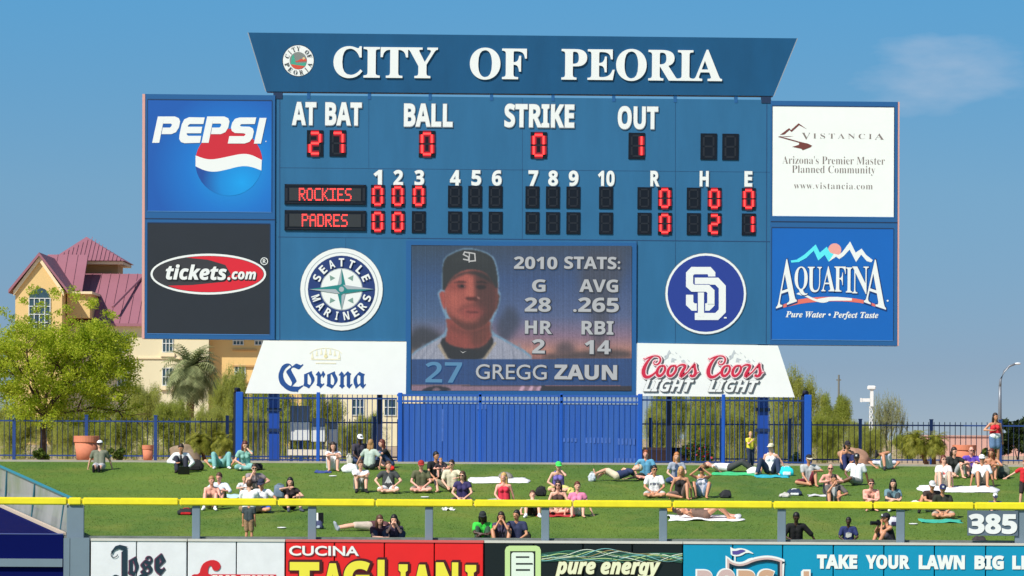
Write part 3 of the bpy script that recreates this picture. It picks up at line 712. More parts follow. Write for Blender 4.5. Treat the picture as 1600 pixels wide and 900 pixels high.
paint([(290, 380), (360, 380), (380, 450), (320, 490), (285, 440)], (194, 112, 98), 4, .6, clip=fm); paint([(330, 215), (450, 200), (460, 260), (360, 270)], (190, 106, 94), 4, .6, clip=fm)
paint([(245, 345), (240, 200), (258, 112), (330, 70), (420, 42), (520, 58), (595, 90), (632, 140), (655, 280), (645, 350), (610, 280), (560, 210), (450, 190), (360, 215), (290, 280), (262, 350)], CAPC, .8)
paint([(300, 100), (420, 60), (560, 90), (600, 150), (450, 130), (330, 150)], (66, 70, 70), 4, .7); paint([(260, 330), (330, 235), (450, 200), (570, 225), (640, 330), (600, 290), (450, 215), (330, 260)], (44, 48, 50), 1.6, .8)
# caption band and strip
paint([(20, 688), (1300, 686), (1300, 838), (20, 832)], (56, 88, 134), .5, 1, 0, 's')
paint([(20, 834), (1300, 840), (1300, 900), (20, 900)], (66, 64, 70), .4, 1, 0, 's'); paint([(20, 836), (770, 840), (770, 900), (20, 900)], (150, 126, 140), .8, 1, 0, 's')
paint([(100, 868), (130, 846), (190, 838), (250, 846), (275, 868)], (50, 52, 60), .8, .9, 1, 's'); paint([(160, 866), (172, 850), (200, 848), (215, 866)], (150, 126, 136), .8, .8, 1, 's')
for x0 in (650, 700, 745): paint([(x0, 866), (x0 + 15, 840), (x0 + 34, 840), (x0 + 22, 866)], (208, 176, 194), .7, .9, 0, 's')
r_ = np.random.default_rng(5); IMG *= 1 + r_.normal(0, .035, (GY, GX, 1)) + .03 * ((np.arange(GX) % 26) < 1)[None, :, None] - .03 * ((np.arange(GY) % 26) < 1)[:, None, None] + r_.normal(0, .03, (1, GX, 1))
IMG = np.clip(112 + (IMG - 112) * 1.22 - 4, 6, 255) / 255; LINI = np.where(IMG <= .04045, IMG / 12.92, ((IMG + .055) / 1.055) ** 2.4)
me = bpy.data.meshes.new('screen_picture'); vv = [B.p(x, y, .064) for x, y in zip(sx_.ravel(), sy_.ravel())]
idx = np.arange(GX * GY).reshape(GY, GX); q_ = np.stack([idx[:-1, :-1], idx[1:, :-1], idx[1:, 1:], idx[:-1, 1:]], -1).reshape(-1, 4)
me.from_pydata(vv, [], q_.tolist()); ca = me.color_attributes.new('picture', 'FLOAT_COLOR', 'POINT'); ca.data.foreach_set('color', np.concatenate([LINI.reshape(-1, 3), np.ones((GX * GY, 1))], 1).astype(np.float32).ravel())
pm_ = bpy.data.materials.new('screen_picture'); pm_.use_nodes = True; t = pm_.node_tree; b = t.nodes['Principled BSDF']; b.inputs['Base Color'].default_value = (.012, .012, .014, 1); b.inputs['Roughness'].default_value = .6
an = t.nodes.new('ShaderNodeVertexColor'); an.layer_name = 'picture'; t.links.new(an.outputs[0], b.inputs['Emission Color']); b.inputs['Emission Strength'].default_value = SCR_E
art(B, 'screen_face', [([(642.5, 383), (987.5, 386), (986.5, 611.5), (641.5, 609)], mat('screen_dark', (18, 20, 26), .6))], scr, d0=.0605)
obj('player_picture', me, pm_, scr)
Zs = lambda pts: [(630 + x / 3.6, 370 + y / 3.6) for x, y in pts]
pt = []
LG = scrmat('white', (206, 206, 204))
pt.append((Zs(ribbon([(375, 92), (345, 86), (338, 100), (368, 115), (366, 132), (336, 126)], 7)), LG)); pt.append((Zs(ribbon([(362, 88), (402, 95), (405, 135), (368, 138)], 7)), LG)); pt.append((Zs(ribbon([(372, 95), (370, 145)], 6)), LG))
pt.append((Zs([(318, 640), (335, 650), (356, 642), (335, 655)]), LG))
art(B, 'cap_letters', pt, scr, d0=.10, step=.004)
TX, TXO = scrmat('text', (196, 200, 202)), scrmat('text_edge', (40, 44, 56))
for s, x0, x1, y0, y1 in (('2010', 622, 866, 112, 182), ('STATS:', 905, 1220, 112, 182), ('G', 724, 800, 240, 310), ('AVG', 990, 1208, 240, 312), ('28', 682, 830, 342, 422), ('.265', 955, 1212, 342, 424), ('HR', 684, 836, 472, 546), ('RBI', 1002, 1182, 474, 550), ('2', 724, 796, 576, 656), ('14', 1020, 1166, 582, 660)):
    text(B, s, 'sans', 630 + x0 / 3.6, 630 + x1 / 3.6, 370 + (y0 + y1) / 7.2, (y1 - y0) / 3.6, TX, scr, d=.298, off=.012, outline=(.035, TXO, (.8, .8)))
text(B, '27', 'sans', 630 + 125 / 3.6, 630 + 330 / 3.6, 370 + 762 / 3.6, 116 / 3.6, scrmat('cyan', (88, 146, 188)), scr, d=.298, off=-.006)
text(B, 'GREGG', 'plain', 630 + 408 / 3.6, 630 + 806 / 3.6, 370 + 760 / 3.6, 84 / 3.6, TX, scr, d=.298, off=.004, outline=(.03, TXO, (.8, .8)))
text(B, 'ZAUN', 'sans', 630 + 850 / 3.6, 630 + 1202 / 3.6, 370 + 762 / 3.6, 84 / 3.6, TX, scr, d=.298, off=.02, outline=(.035, TXO, (.8, .8)))

# columns carrying the board
for x in (427, 1193):
    y0 = 520 if x < 800 else 530
    lg = prism(B, 'column', [(x - 8, y0), (x + 8, y0), (x + 8, 722), (x - 8, 722)], STEELBLUE, sb, -0.75, -0.35)
    for yy in (640, 672):
        prism(B, 'bracket', rectpts(x, yy, 22, 5), _M['strut_dark'], lg, -0.8, -0.3)
for x in (592, 1046): prism(B, 'column', [(x - 4, 525), (x + 4, 525), (x + 4, 722), (x - 4, 722)], mat('column_dark', (24, 34, 66), .5), sb, -0.85, -0.6)
# ------------------------------------------------------------------ ground, lawn, field
def strip_sheet(name, prof, x0, x1, m, nx=1):
    bm = nb(); rows = [[bm.verts.new((x0 + (x1 - x0) * i / nx, y, z)) for i in range(nx + 1)] for y, z in prof]
    for a, b in zip(rows, rows[1:]):
        for i in range(nx): bm.faces.new((a[i], a[i + 1], b[i + 1], b[i]))
    return tag(obj(name, bm, m), kind='structure')
GROUND = mat('desert_ground', (176, 152, 122), .95, var=.25, scale=.35, bump=.3, bscale=6)
A0, A1 = at(101, 834, 113.0), at(-60, 762, 131.0)          # line of the retaining wall beside the sunken bullpen
wall_x = lambda y: A0.x + (A1.x - A0.x) * (y - A0.y) / (A1.y - A0.y)
bm = nb(); e = []
rows_ = [(-80, -.02), (112.46, -.02), (112.48, 2.0), (139.62, 4.02), (139.7, 4.08), (320, 4.08), (7000, 4.08)]
vl = [bm.verts.new((-3000, y, -.02 if y < 139.65 else z)) for y, z in rows_]; vp = [bm.verts.new((wall_x(max(y, 112.46)) if y < 140 else wall_x(139.7), y, -.02 if y < 139.65 else z)) for y, z in rows_]
vq = [bm.verts.new((wall_x(max(y, 112.46)) + .001 if y < 140 else wall_x(139.7) + .001, y, z)) for y, z in rows_]; vr = [bm.verts.new((3000, y, z)) for y, z in rows_]
for i in range(len(rows_) - 1):
    bm.faces.new((vl[i], vp[i], vp[i + 1], vl[i + 1])); bm.faces.new((vq[i], vr[i], vr[i + 1], vq[i + 1]))
    if 2 <= i < 4: bm.faces.new((vp[i], vq[i], vq[i + 1], vp[i + 1]))
tag(obj('ground', bm, GROUND), kind='structure')
strip_sheet('field', [(-80, 0), (111.6, 0)], -90, 90, mat('field_grass', (84, 106, 46), .9, var=.15, scale=.6))

def grass_mat(name, a, b, tr=.25):
    m = bpy.data.materials.new(name); m.use_nodes = True; t = m.node_tree; p = t.nodes['Principled BSDF']; p.inputs['Roughness'].default_value = .75; p.inputs['Specular IOR Level'].default_value = .2
    co = t.nodes.new('ShaderNodeTexCoord')
    mixes = []
    for sc_, det, st in ((.16, 3, (1, .6, 1)), (2.2, 4, (1, .45, 1))):
        mp = t.nodes.new('ShaderNodeMapping'); mp.inputs['Scale'].default_value = st; t.links.new(co.outputs['Object'], mp.inputs['Vector'])
        n = t.nodes.new('ShaderNodeTexNoise'); n.inputs['Scale'].default_value = sc_; n.inputs['Detail'].default_value = det; n.inputs['Roughness'].default_value = .7; t.links.new(mp.outputs[0], n.inputs['Vector']); mixes.append(n.outputs[0])
    ad = t.nodes.new('ShaderNodeMath'); ad.operation = 'MULTIPLY_ADD'; ad.inputs[1].default_value = .78; t.links.new(mixes[0], ad.inputs[0])
    ml = t.nodes.new('ShaderNodeMath'); ml.operation = 'MULTIPLY'; ml.inputs[1].default_value = .22; t.links.new(mixes[1], ml.inputs[0]); t.links.new(ml.outputs[0], ad.inputs[2])
    rp = t.nodes.new('ShaderNodeValToRGB'); rp.color_ramp.elements[0].position = .38; rp.color_ramp.elements[1].position = .62
    rp.color_ramp.elements[0].color = (*lin(a), 1); rp.color_ramp.elements[1].color = (*lin(b), 1)
    t.links.new(ad.outputs[0], rp.inputs[0])
    mp = t.nodes.new('ShaderNodeMapping'); mp.inputs['Scale'].default_value = (1, .5, 1); t.links.new(co.outputs['Object'], mp.inputs['Vector'])
    n = t.nodes.new('ShaderNodeTexNoise'); n.inputs['Scale'].default_value = .55; n.inputs['Detail'].default_value = 5; n.inputs['Roughness'].default_value = .6; t.links.new(mp.outputs[0], n.inputs['Vector'])
    mr = t.nodes.new('ShaderNodeMapRange'); mr.inputs[1].default_value = .52; mr.inputs[2].default_value = .74; mr.inputs[4].default_value = .55; t.links.new(n.outputs[0], mr.inputs[0])
    mx = t.nodes.new('ShaderNodeMix'); mx.data_type = 'RGBA'; mx.inputs['B'].default_value = (*lin((128, 132, 58)), 1); t.links.new(mr.outputs[0], mx.inputs['Factor']); t.links.new(rp.outputs[0], mx.inputs['A']); t.links.new(mx.outputs['Result'], p.inputs['Base Color'])
    return m
LAWNM = grass_mat('lawn_turf', (74, 106, 40), (101, 126, 47))
bm = nb(); q = [(wall_x(112.55) + .01, 112.55), (26, 112.55), (26, 139.5), (wall_x(139.5) + .01, 139.5)]; bm.faces.new([bm.verts.new((x, y, lawn_z(y))) for x, y in q]); tag(obj('lawn', bm, LAWNM), kind='structure')
# short blades standing on the turf
def blades(name, n, m):
    x = rng.uniform(-16.5, 17, n); y = 115.0 + (139.4 - 115.0) * rng.random(n) ** 1.1; z = LAWN_Z0 + SLOPE * (y - LAWN_Y0)
    x = np.maximum(x, A0.x + (A1.x - A0.x) * (y - A0.y) / (A1.y - A0.y) + .1); a = rng.uniform(0, 2 * np.pi, n); h = rng.uniform(.010, .024, n); wd = rng.uniform(.006, .012, n); le = rng.normal(0, .015, (n, 2))
    v = np.zeros((n, 3, 3), np.float32)
    v[:, 0] = np.stack([x - np.cos(a) * wd, y - np.sin(a) * wd, z], 1); v[:, 1] = np.stack([x + np.cos(a) * wd, y + np.sin(a) * wd, z], 1)
    v[:, 2] = np.stack([x + le[:, 0], y + le[:, 1], z + h], 1)
    me = bpy.data.meshes.new(name); me.vertices.add(3 * n); me.vertices.foreach_set('co', v.ravel())
    me.loops.add(3 * n); me.loops.foreach_set('vertex_index', np.arange(3 * n, dtype=np.int32))
    me.polygons.add(n); me.polygons.foreach_set('loop_start', np.arange(0, 3 * n, 3, dtype=np.int32)); me.update(calc_edges=True)
    return tag(obj(name, me, m), 'short mown green grass blades on the sloping lawn', 'grass', kind='stuff')
blades('grass', 120000, LAWNM)
CONC = mat('concrete', (168, 160, 148), .9, var=.12, scale=1.5)
bm = nb(); box(bm, -26, 26, 139.5, 139.85, 4.0, PLAT + .05); tag(obj('kerb', bm, CONC), kind='structure')
bm = nb(); box(bm, at(100, 840, 112.3).x, 26, 112.31, 112.72, 1.9, 2.45); tag(obj('wall_kerb', bm, mat('kerb_grey', (112, 118, 112), .9, var=.25, scale=5)), kind='structure')

# ------------------------------------------------------------------ outfield wall with padded advertising panels
wl = empty('outfield_wall', (0, WALL_Y, 0)); wl.rotation_euler = (0, 0, 0)
tag(wl, 'padded outfield wall carrying a row of white, red, black and teal advertising panels', 'wall')
BW = Board(wl, WALL_Y, ROLL)
ZT = HC + (YH - 845) / F * WALL_Y      # top of the wall
def wx(px): return at(px, 850, WALL_Y).x
bm = nb(); box(bm, wx(100), wx(1760), .12, .45, 0, ZT - .01); obj('wall_core', bm, mat('wall_core', (88, 104, 112), .8), wl)
GREYBLUE = mat('post_grey', (112, 128, 140), .5, var=.06, scale=1.2)
bm = nb(); box(bm, wx(100), wx(109.5), -.1, .1, 0, ZT + .01); box(bm, wx(110.3), wx(140.2), -.1, .1, 0, ZT + .02); obj('corner_column', bm, GREYBLUE, wl)
def pads(x0, x1, joints, m, cap):
    bm = nb(); xs = [x0] + joints + [x1]
    for a, b in zip(xs, xs[1:]):
        g = .012
        box(bm, wx(a) + g, wx(b) - g, -.08, .11, .15, ZT - .055)
    bmesh.ops.bevel(bm, geom=[e for e in bm.edges], offset=.012, segments=1, affect='EDGES')
    o = obj('wall_pad', bm, m, wl)
    bm = nb(); box(bm, wx(x0) + .004, wx(x1) - .004, -.1, .12, ZT - .052, ZT + .005); obj('pad_cap', bm, cap, o)
    return o
PW = mat('pad_white', (226, 226, 228), .5, var=.05, scale=3, bump=.1, bscale=2); PR = mat('pad_red', (230, 28, 28), .45, var=.05, scale=.8, bump=.15, bscale=2)
PK = mat('pad_black', (14, 20, 20), .4, bump=.15, bscale=2); PT = mat('pad_teal', (0, 144, 182), .45, var=.05, scale=.5, bump=.15, bscale=2)
CAPW = mat('cap_pale', (206, 202, 192), .6, var=.05)
pw1 = pads(142, 292.6, [214], PW, CAPW); pw2 = pads(293.4, 446, [370], PW, CAPW)
pr_ = pads(446.6, 756, [523, 601, 679], PR, mat('cap_red', (214, 92, 88), .5)); pk_ = pads(756.6, 1066.5, [834, 911, 988], PK, CAPW); pt_ = pads(1067, 1760, [1145, 1223, 1302, 1381, 1460, 1540, 1620, 1700], PT, CAPW)
DW = .10
JN = mat('print_pine', (18, 44, 58), .5); JM = mat('print_maroonline', (110, 50, 80), .5)
text(BW, 'o', 'frak', 202, 217, 885, 30, JN, pw1, d=DW, off=.01, outline=(.02, JM, (-.8, 0))); text(BW, 's', 'frak', 221, 239, 884, 30, JN, pw1, d=DW, off=.01, outline=(.02, JM, (-.8, 0))); text(BW, 'e', 'frak', 243, 259, 882, 33, JN, pw1, d=DW, off=.01, outline=(.02, JM, (-.8, 0)))
art(BW, 'lettering', [([(191, 862), (199, 856), (199, 912), (191, 916)], JN), ([(174, 862), (181, 853), (188, 851), (200, 854), (194, 860), (186, 857), (179, 860), (176, 866)], JN), (ribbon(smoothpts([(179, 859), (174, 864), (174.5, 870), (180, 871), (184, 868), (184, 866)], 2), 1.3), JN), ([(190.2, 862), (191, 862), (191, 914), (190.2, 914)], JM)], pw1, d0=DW + .004)
art(BW, 'lettering', [(smoothpts([(176, 900), (181, 897), (188, 900), (186, 908), (178, 910)], 1), JN), (smoothpts([(214, 902), (222, 896), (232, 897), (230, 908), (214, 910)], 1), JN)], pw1, d0=DW + .03)
FR = mat('print_brightred', (206, 22, 34), .5)
art(BW, 'food_logo', [(smoothpts([(299, 903), (301, 897), (312, 897), (314, 886), (320, 878), (332, 874), (342, 877), (346, 885), (341, 892), (333, 891), (331, 884), (327, 884), (325, 892), (326, 897), (331, 897), (331, 925), (313, 925), (312, 903)], 1), FR), ([(331, 897), (432, 897.5), (432, 911), (331, 911)], FR)], pw2, d0=DW)
text(BW, 'FOOD STORES', 'serif', 332, 428, 904, 11, SIGNWHITE, pw2, d=DW + .02, off=.02)
text(BW, 'CUCINA', 'plain', 452, 561, 860.5, 15.5, SIGNWHITE, pr_, d=DW, off=.022, outline=(.02, mat('print_shadegrey', (120, 60, 66), .5), (.8, .8)))
YEL, MAR = mat('print_lemon', (236, 222, 64), .5), mat('print_maroon', (70, 8, 14), .5)
for ch, x0, x1, y0 in (('T', 453, 499, 878), ('A', 503, 537, 880), ('G', 537, 578, 876), ('L', 590, 616, 874.5), ('I', 623, 637, 881.5), ('A', 643, 676, 882), ('N', 681, 716, 878.5), ('I', 727, 744, 882.5)):
    text(BW, ch, 'sans', x0, x1, y0 + 27, 54, YEL, pr_, d=DW + .02, off=.03, outline=[(.03, MAR, (0, 0)), (.035, MAR, (2, -1.5))])
LIME = mat('print_lime', (196, 222, 150), .5); NK = mat('print_nearblack', (16, 22, 20), .5); MINT = mat('print_mint', (226, 236, 220), .5)
rr = lambda x0, y0, x1, y1, r: [(x0, y0 + r), (x0 + r * .3, y0 + r * .3), (x0 + r, y0), (x1 - r, y0), (x1 - r * .3, y0 + r * .3), (x1, y0 + r), (x1, y1), (x0, y1)]
art(BW, 'energy_logo', [(rr(789, 852.5, 845, 930, 7), LIME), ([(797, 861), (836.5, 861), (836.5, 930), (797, 930)], NK), (rr(799, 863, 834, 930, 3), MINT), ([(806, 869), (827, 869), (827, 871.5), (806, 871.5)], NK), ([(806, 879.5), (832, 879.5), (833, 882), (806, 882)], NK), ([(806, 889), (828, 889), (828, 891.5), (806, 891.5)], NK)], pk_, d0=DW)
text(BW, 'pure energy', 'sansit', 867, 1032, 891, 27, mat('print_cream', (236, 234, 196), .5), pk_, d=DW + .03, off=.03, shear=.05, outline=(.03, mat('print_olive', (70, 62, 20), .5), (0, 0)))
bolts = []
for k in range(9):
    ph, am, y0 = k * 1.7, 4 + (k % 3) * 2.2, 867 + (k % 4) * 1.8
    pts_ = [(846 + i * 5.5, y0 + am * math.sin(i * .19 + ph) + 2 * math.sin(i * .51 + ph * 2)) for i in range(41)]
    bolts.append((ribbon(pts_, [.35 + .7 * abs(math.sin(i * .23 + ph)) for i in range(41)]), (MINT, LIME, mat('print_seagreen', (70, 140, 110), .5), mat('print_aquagrey', (130, 190, 190), .5), mat('print_gold', (170, 150, 96), .5))[k % 5]))
glow = smoothpts([(846, 864), (880, 860), (930, 858), (980, 866), (1030, 862), (1065.5, 866)], 2) + smoothpts([(1065.5, 880), (1030, 874), (990, 878), (930, 872), (890, 876), (846, 878)], 2)
art(BW, 'lightning', [(glow, mat('print_darkgreen', (28, 74, 60), .5))] + bolts, pk_, d0=DW, step=.0012)
TAN1, TAN2 = mat('print_rosegrey', (206, 176, 172), .5), mat('print_sand', (206, 162, 132), .5)
Zp = lambda pts: [(1070 + x / 7.27, 840 + y / 7.27) for x, y in pts]
PUR = mat('print_purple', (86, 72, 150), .5); TEALD = mat('print_tealdark', (10, 40, 56), .5)
gate = smoothpts([(480, 235), (520, 275), (600, 300), (680, 290), (780, 245), (880, 225), (960, 222), (1050, 240), (1108, 262)], 1)
art(BW, 'park_logo', [(Zp(smoothpts([(515, 105), (560, 130), (620, 115), (700, 130), (800, 190), (700, 165), (640, 205), (570, 215), (540, 205), (520, 190)], 1)), SIGNWHITE), (Zp(smoothpts([(535, 150), (590, 150), (640, 130), (700, 150), (640, 175), (600, 195), (540, 190)], 1)), PUR),
    (Zp([(560, 200), (575, 200), (575, 300), (560, 300)]), SIGNWHITE), (Zp(smoothpts([(585, 280), (660, 275), (740, 225), (820, 235), (760, 245), (700, 290), (600, 300)], 1)), SIGNWHITE),
    (Zp(ribbon([(482, 620), (482, 240)] + gate[1:] + [(1092, 620)], 42)), SIGNWHITE), (Zp(ribbon([(510, 620), (508, 300)] + [(x, y + 26) for x, y in gate[2:-1]] + [(1070, 295), (1070, 620)], 40)), TEALD), (Zp(ribbon([(490, 620), (490, 262)] + [(x, y + 12) for x, y in gate[1:-1]] + [(1090, 278), (1090, 620)], 24)), TAN1)], pt_, d0=DW, step=.003)
for ch, x0, x1, y0, m_ in (('R', 1089, 1117, 891, TAN1), ('O', 1120, 1149, 889.5, TAN1), ('B', 1153, 1180, 891, TAN2), ('S', 1184, 1209, 890, TAN2)):
    text(BW, ch, 'sans', x0, x1, y0 + 20, 40, m_, pt_, d=DW + .05, off=.03, outline=[(.04, SIGNWHITE, (-1, 0))])
art(BW, 'lettering', [(Zp([(1315, 385), (1340, 360), (1425, 360), (1425, 620), (1315, 620)]), SIGNWHITE), (Zp([(1345, 380), (1408, 380), (1408, 620), (1345, 620)]), TAN2)], pt_, d0=DW + .04)
for s, x0, x1 in (('TAKE', 1276, 1339), ('YOUR', 1352, 1421), ('LAWN', 1435, 1507), ('BIG', 1522, 1568), ('LEAGUE', 1581, 1676)):
    text(BW, s, 'sans', x0, x1, 877.5 + (x0 - 1276) * .0048, 22, SIGNWHITE, pt_, d=DW, off=.04)

# ------------------------------------------------------------------ yellow-topped fence standing on the wall
of = empty('outfield_fence', (0, WALL_Y + .22, ZT))
tag(of, 'yellow padded rail on grey posts above the outfield wall', 'fence')
ry = lambda py: HC + (YH - py) / F * WALL_Y - ZT
YP = mat('pad_yellow', (240, 222, 36), .45, var=.09, scale=2.5, bump=.1, bscale=3)
bm = nb(); js = [-60, 104.5, 127, 279, 433, 586, 740, 895, 1051, 1208, 1365, 1523, 1680, 1760]
for a, b in zip(js, js[1:]): box(bm, wx(a) + .008, wx(b) - .008, -.13, .13, ry(792.8), ry(781))
bmesh.ops.bevel(bm, geom=bm.edges[:], offset=.03, segments=2, affect='EDGES'); obj('rail_padding', bm, YP, of)
for px, w_ in ((116.5, 27), (305.5, 12.5), (487, 13), (670, 12.5), (852, 12.5), (1036.5, 12.5), (1222, 13), (1408, 13), (1595, 16)):
    bm = nb(); c = wx(px); h = .5 * w_ / F * WALL_Y; box(bm, c - h, c + h, -.06, .06, -.02, ry(793)); bmesh.ops.bevel(bm, geom=bm.edges[:], offset=.01, segments=1, affect='EDGES'); obj('post', bm, GREYBLUE, of)
Bf = Board(of, WALL_Y + .22, ROLL)
dsn = prism(Bf, 'distance_sign', [(1511, 797.5), (1590, 798), (1590, 837), (1511, 836.5)], mat('sign_slate', (92, 106, 120), .5, var=.05), of, .07, .10)
text(Bf, '385', 'sans', 1512.5, 1588.5, 818.5, 31.5, WHITE, dsn, d=.12, off=.03)

text_done()
# ------------------------------------------------------------------ bullpen corner at the left
NAVYS = mat('screen_navy', (5, 15, 78), .8, var=.25, scale=60, spec=.06)
bp = empty('bullpen_fence', (wx(40), WALL_Y + .1, 0)); tag(bp, 'navy windscreen fence with a grey rail beside the outfield wall corner', 'fence')
X0 = bp.location.x; zz = lambda py, Y=WALL_Y: HC + (YH - py) / F * Y
bm = nb(); box(bm, wx(-40) - X0, wx(98) - X0, 0, .03, 0, zz(840)); obj('windscreen', bm, NAVYS, bp)
bm = nb(); box(bm, wx(-40) - X0, wx(97.5) - X0, -.09, -.002, zz(889.5), zz(877)); obj('rail', bm, GREYBLUE, bp)
bm = nb(); tube(bm, [(wx(-40) - X0, .015, zz(840) + .02), (wx(98) - X0, .015, zz(840) + .02)], .02, 8); obj('top_rail', bm, mat('rail_navy', (40, 60, 120), .5), bp)
# retaining wall dropping towards the corner
rw = empty('retaining_wall', (0, 0, 0)); 
rw.location = (A0.x, A0.y, A0.z - 2)
tag(rw, 'navy sloping retaining wall with a pale coping beside the bullpen', 'wall')
def quadwall(name, p0, p1, dz0, dz1, thick, m, parent, org):
    bm = nb(); p0, p1, org = Vector(p0), Vector(p1), Vector(org)
    n = (p1 - p0).cross(Vector((0, 0, 1))).normalized() * thick / 2
    c = [p0 + Vector((0, 0, dz0)), p1 + Vector((0, 0, dz0)), p1 + Vector((0, 0, dz1)), p0 + Vector((0, 0, dz1))]
    a = [bm.verts.new(v + n - org) for v in c]; b = [bm.verts.new(v - n - org) for v in c]
    bm.faces.new(a); bm.faces.new(b[::-1])
    for i in range(4): bm.faces.new((a[(i + 1) % 4], a[i], b[i], b[(i + 1) % 4]))
    bmesh.ops.recalc_face_normals(bm, faces=bm.faces)
    return obj(name, bm, m, parent)
quadwall('wall_face', A0, A1, -4, -.05, .3, NAVYS, rw, rw.location); quadwall('coping', A0, A1, -.048, .03, .08, mat('coping', (196, 178, 160), .8), rw, rw.location)
# grey mesh fence running up the bank with a teal rail
mf = empty('mesh_fence', (A0.x + .25, A0.y + .3, A0.z)); tag(mf, 'grey mesh fence with a teal top rail climbing the lawn edge', 'fence')
T0, T1 = at(112, 779, 113.4), at(-60, 702, 131.4)
def meshmat():
    m = bpy.data.materials.new('chain_mesh'); m.use_nodes = True; t = m.node_tree; b = t.nodes['Principled BSDF']; b.inputs['Base Color'].default_value = (*lin((150, 152, 152)), 1); b.inputs['Roughness'].default_value = .6
    no = t.nodes.new('ShaderNodeTexNoise'); no.inputs['Scale'].default_value = .9; no.inputs['Detail'].default_value = 3; co = t.nodes.new('ShaderNodeTexCoord'); t.links.new(co.outputs['Object'], no.inputs['Vector'])
    mr = t.nodes.new('ShaderNodeMapRange'); mr.inputs[1].default_value = .35; mr.inputs[2].default_value = .65; mr.inputs[3].default_value = .55; mr.inputs[4].default_value = .95; t.links.new(no.outputs[0], mr.inputs[0]); t.links.new(mr.outputs[0], b.inputs['Alpha'])
    return m
bm = nb(); o_ = Vector(mf.location); lo0, lo1 = at(104, 832, 113.4), at(-60, 764, 131.4)
poly(bm, [T0 - o_, lo0 - o_, lo1 - o_, T1 - o_]); obj('mesh', bm, meshmat(), mf)
bm = nb(); tube(bm, [T0 - o_, T1 - o_], .045, 8); obj('top_rail', bm, mat('rail_teal', (44, 122, 138), .5), mf)
for k in (.05, .3, .55, .8):
    bm = nb(); tube(bm, [lo0.lerp(lo1, k) - o_, T0.lerp(T1, k) - o_ + Vector((0, 0, .04))], .03, 6); obj('post', bm, mat('rail_tealdark', (30, 84, 98), .5), mf)
# ------------------------------------------------------------------ blue fences at the top of the lawn
def picket_fence(name, Y, px0, px1, pyt, posts, m, pm, pitch, label, rails, bar=.011, postw=.05, post_h=.06, zb=PLAT):
    r = empty(name, (at((px0 + px1) / 2, 700, Y).x, Y, zb)); tag(r, label, 'fence')
    xa, xb = at(px0, 700, Y).x - r.location.x, at(px1, 700, Y).x - r.location.x
    ht = HC + (YH - pyt) / F * Y - zb
    bm = nb(); n = int((xb - xa) / pitch)
    for i in range(n + 1):
        x = xa + (xb - xa) * i / n; box(bm, x - bar, x + bar, -bar, bar, .06, ht)
    obj('picket_panel', bm, m, r); bm = nb()
    for rz in rails: box(bm, xa, xb, -.03, .03, rz * ht - .022, rz * ht + .022)
    obj('rail', bm, pm, r)
    for px in posts:
        x = at(px, 700, Y).x - r.location.x; bm = nb(); box(bm, x - postw, x + postw, -postw, postw, -.05, ht + post_h); box(bm, x - postw - .012, x + postw + .012, -postw - .012, postw + .012, ht + post_h, ht + post_h + .03); obj('post', bm, pm, r)
    return r
FB = mat('fence_blue_shaded', (22, 36, 62), .45); FB2 = mat('fence_blue_lit', (30, 62, 122), .45)  # one blue paint: bars coloured as in shade, rails and posts as sunlit
picket_fence('picket_fence', 144.5, -60, 1700, 656, (22, 135, 243, 355, 470, 585, 700, 815, 905, 1016, 1127, 1234, 1344, 1455, 1563, 1672), FB, FB2, .168, 'long low dark blue picket fence behind the scoreboard at the top of the lawn', (.92, .12))
TB = mat('tall_blue', (28, 84, 178), .4, var=.06, scale=1)
tall = empty('screen_fence', (at(817, 700, 140.6).x, 140.6, PLAT)); tag(tall, 'tall bright blue fence under the scoreboard, boarded across its middle', 'fence')
tx = lambda px: at(px, 700, 140.6).x - tall.location.x
TH = HC + (YH - 617) / F * 140.6 - PLAT
for a, b in ((372, 620), (1003, 1262)):
    bm = nb(); n = int((tx(b) - tx(a)) / .148)
    for i in range(1, n): x = tx(a) + (tx(b) - tx(a)) * i / n; box(bm, x - .012, x + .012, -.012, .012, .04, TH - .02)
    box(bm, tx(a), tx(b), -.025, .025, TH - .16, TH - .11); box(bm, tx(a), tx(b), -.025, .025, .06, .11)
    obj('bar_panel', bm, mat('bar_blue_shaded', (26, 58, 116), .45), tall)  # darker copy of the post blue; the bars' shade is put into the colour
bm = nb(); n = 44
for i in range(n):
    a = tx(622) + (tx(1002) - tx(622)) * i / n; b = tx(622) + (tx(1002) - tx(622)) * (i + 1) / n
    dp = rng.uniform(0, .012); box(bm, a + .008, b - .008, -.03 - dp, .01, .03, TH - .30)
box(bm, tx(622), tx(1002), .012, .04, .03, TH - .28)
box(bm, tx(620), tx(1003), -.05, .02, TH - .06, TH + .01); box(bm, tx(620), tx(1003), -.05, .02, TH - .24, TH - .18)
for i in range(60): x = tx(624) + (tx(1000) - tx(624)) * i / 59; box(bm, x - .018, x + .018, -.018, .018, TH - .29, TH - .05)
BOARDM = mat('board_fence_blue', (26, 78, 168), .5, var=.3, scale=1.1, stretch=(7, 1, .4), rgb2=(52, 94, 166))  # lighter streaks in the colour stand for the hotel's reflection on the boards
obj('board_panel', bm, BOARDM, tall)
bm = nb()
for x0, x1, y0, y1 in ((915, 962, 683, 692), (880, 905, 684, 690), (965, 1000, 684, 694), (960, 996, 715, 722), (690, 700, 640, 690), (745, 765, 632, 640)):
    for i in range(int((x1 - x0) / 6)):
        xx = tx(x0 + i * 6); box(bm, xx, xx + .06, -.047, -.0445, zz(y1, 140.6) - PLAT, zz(y0, 140.6) - PLAT)
obj('stain', bm, mat('board_worn', (62, 100, 176), .7, var=.2, scale=8), tall.children[2])
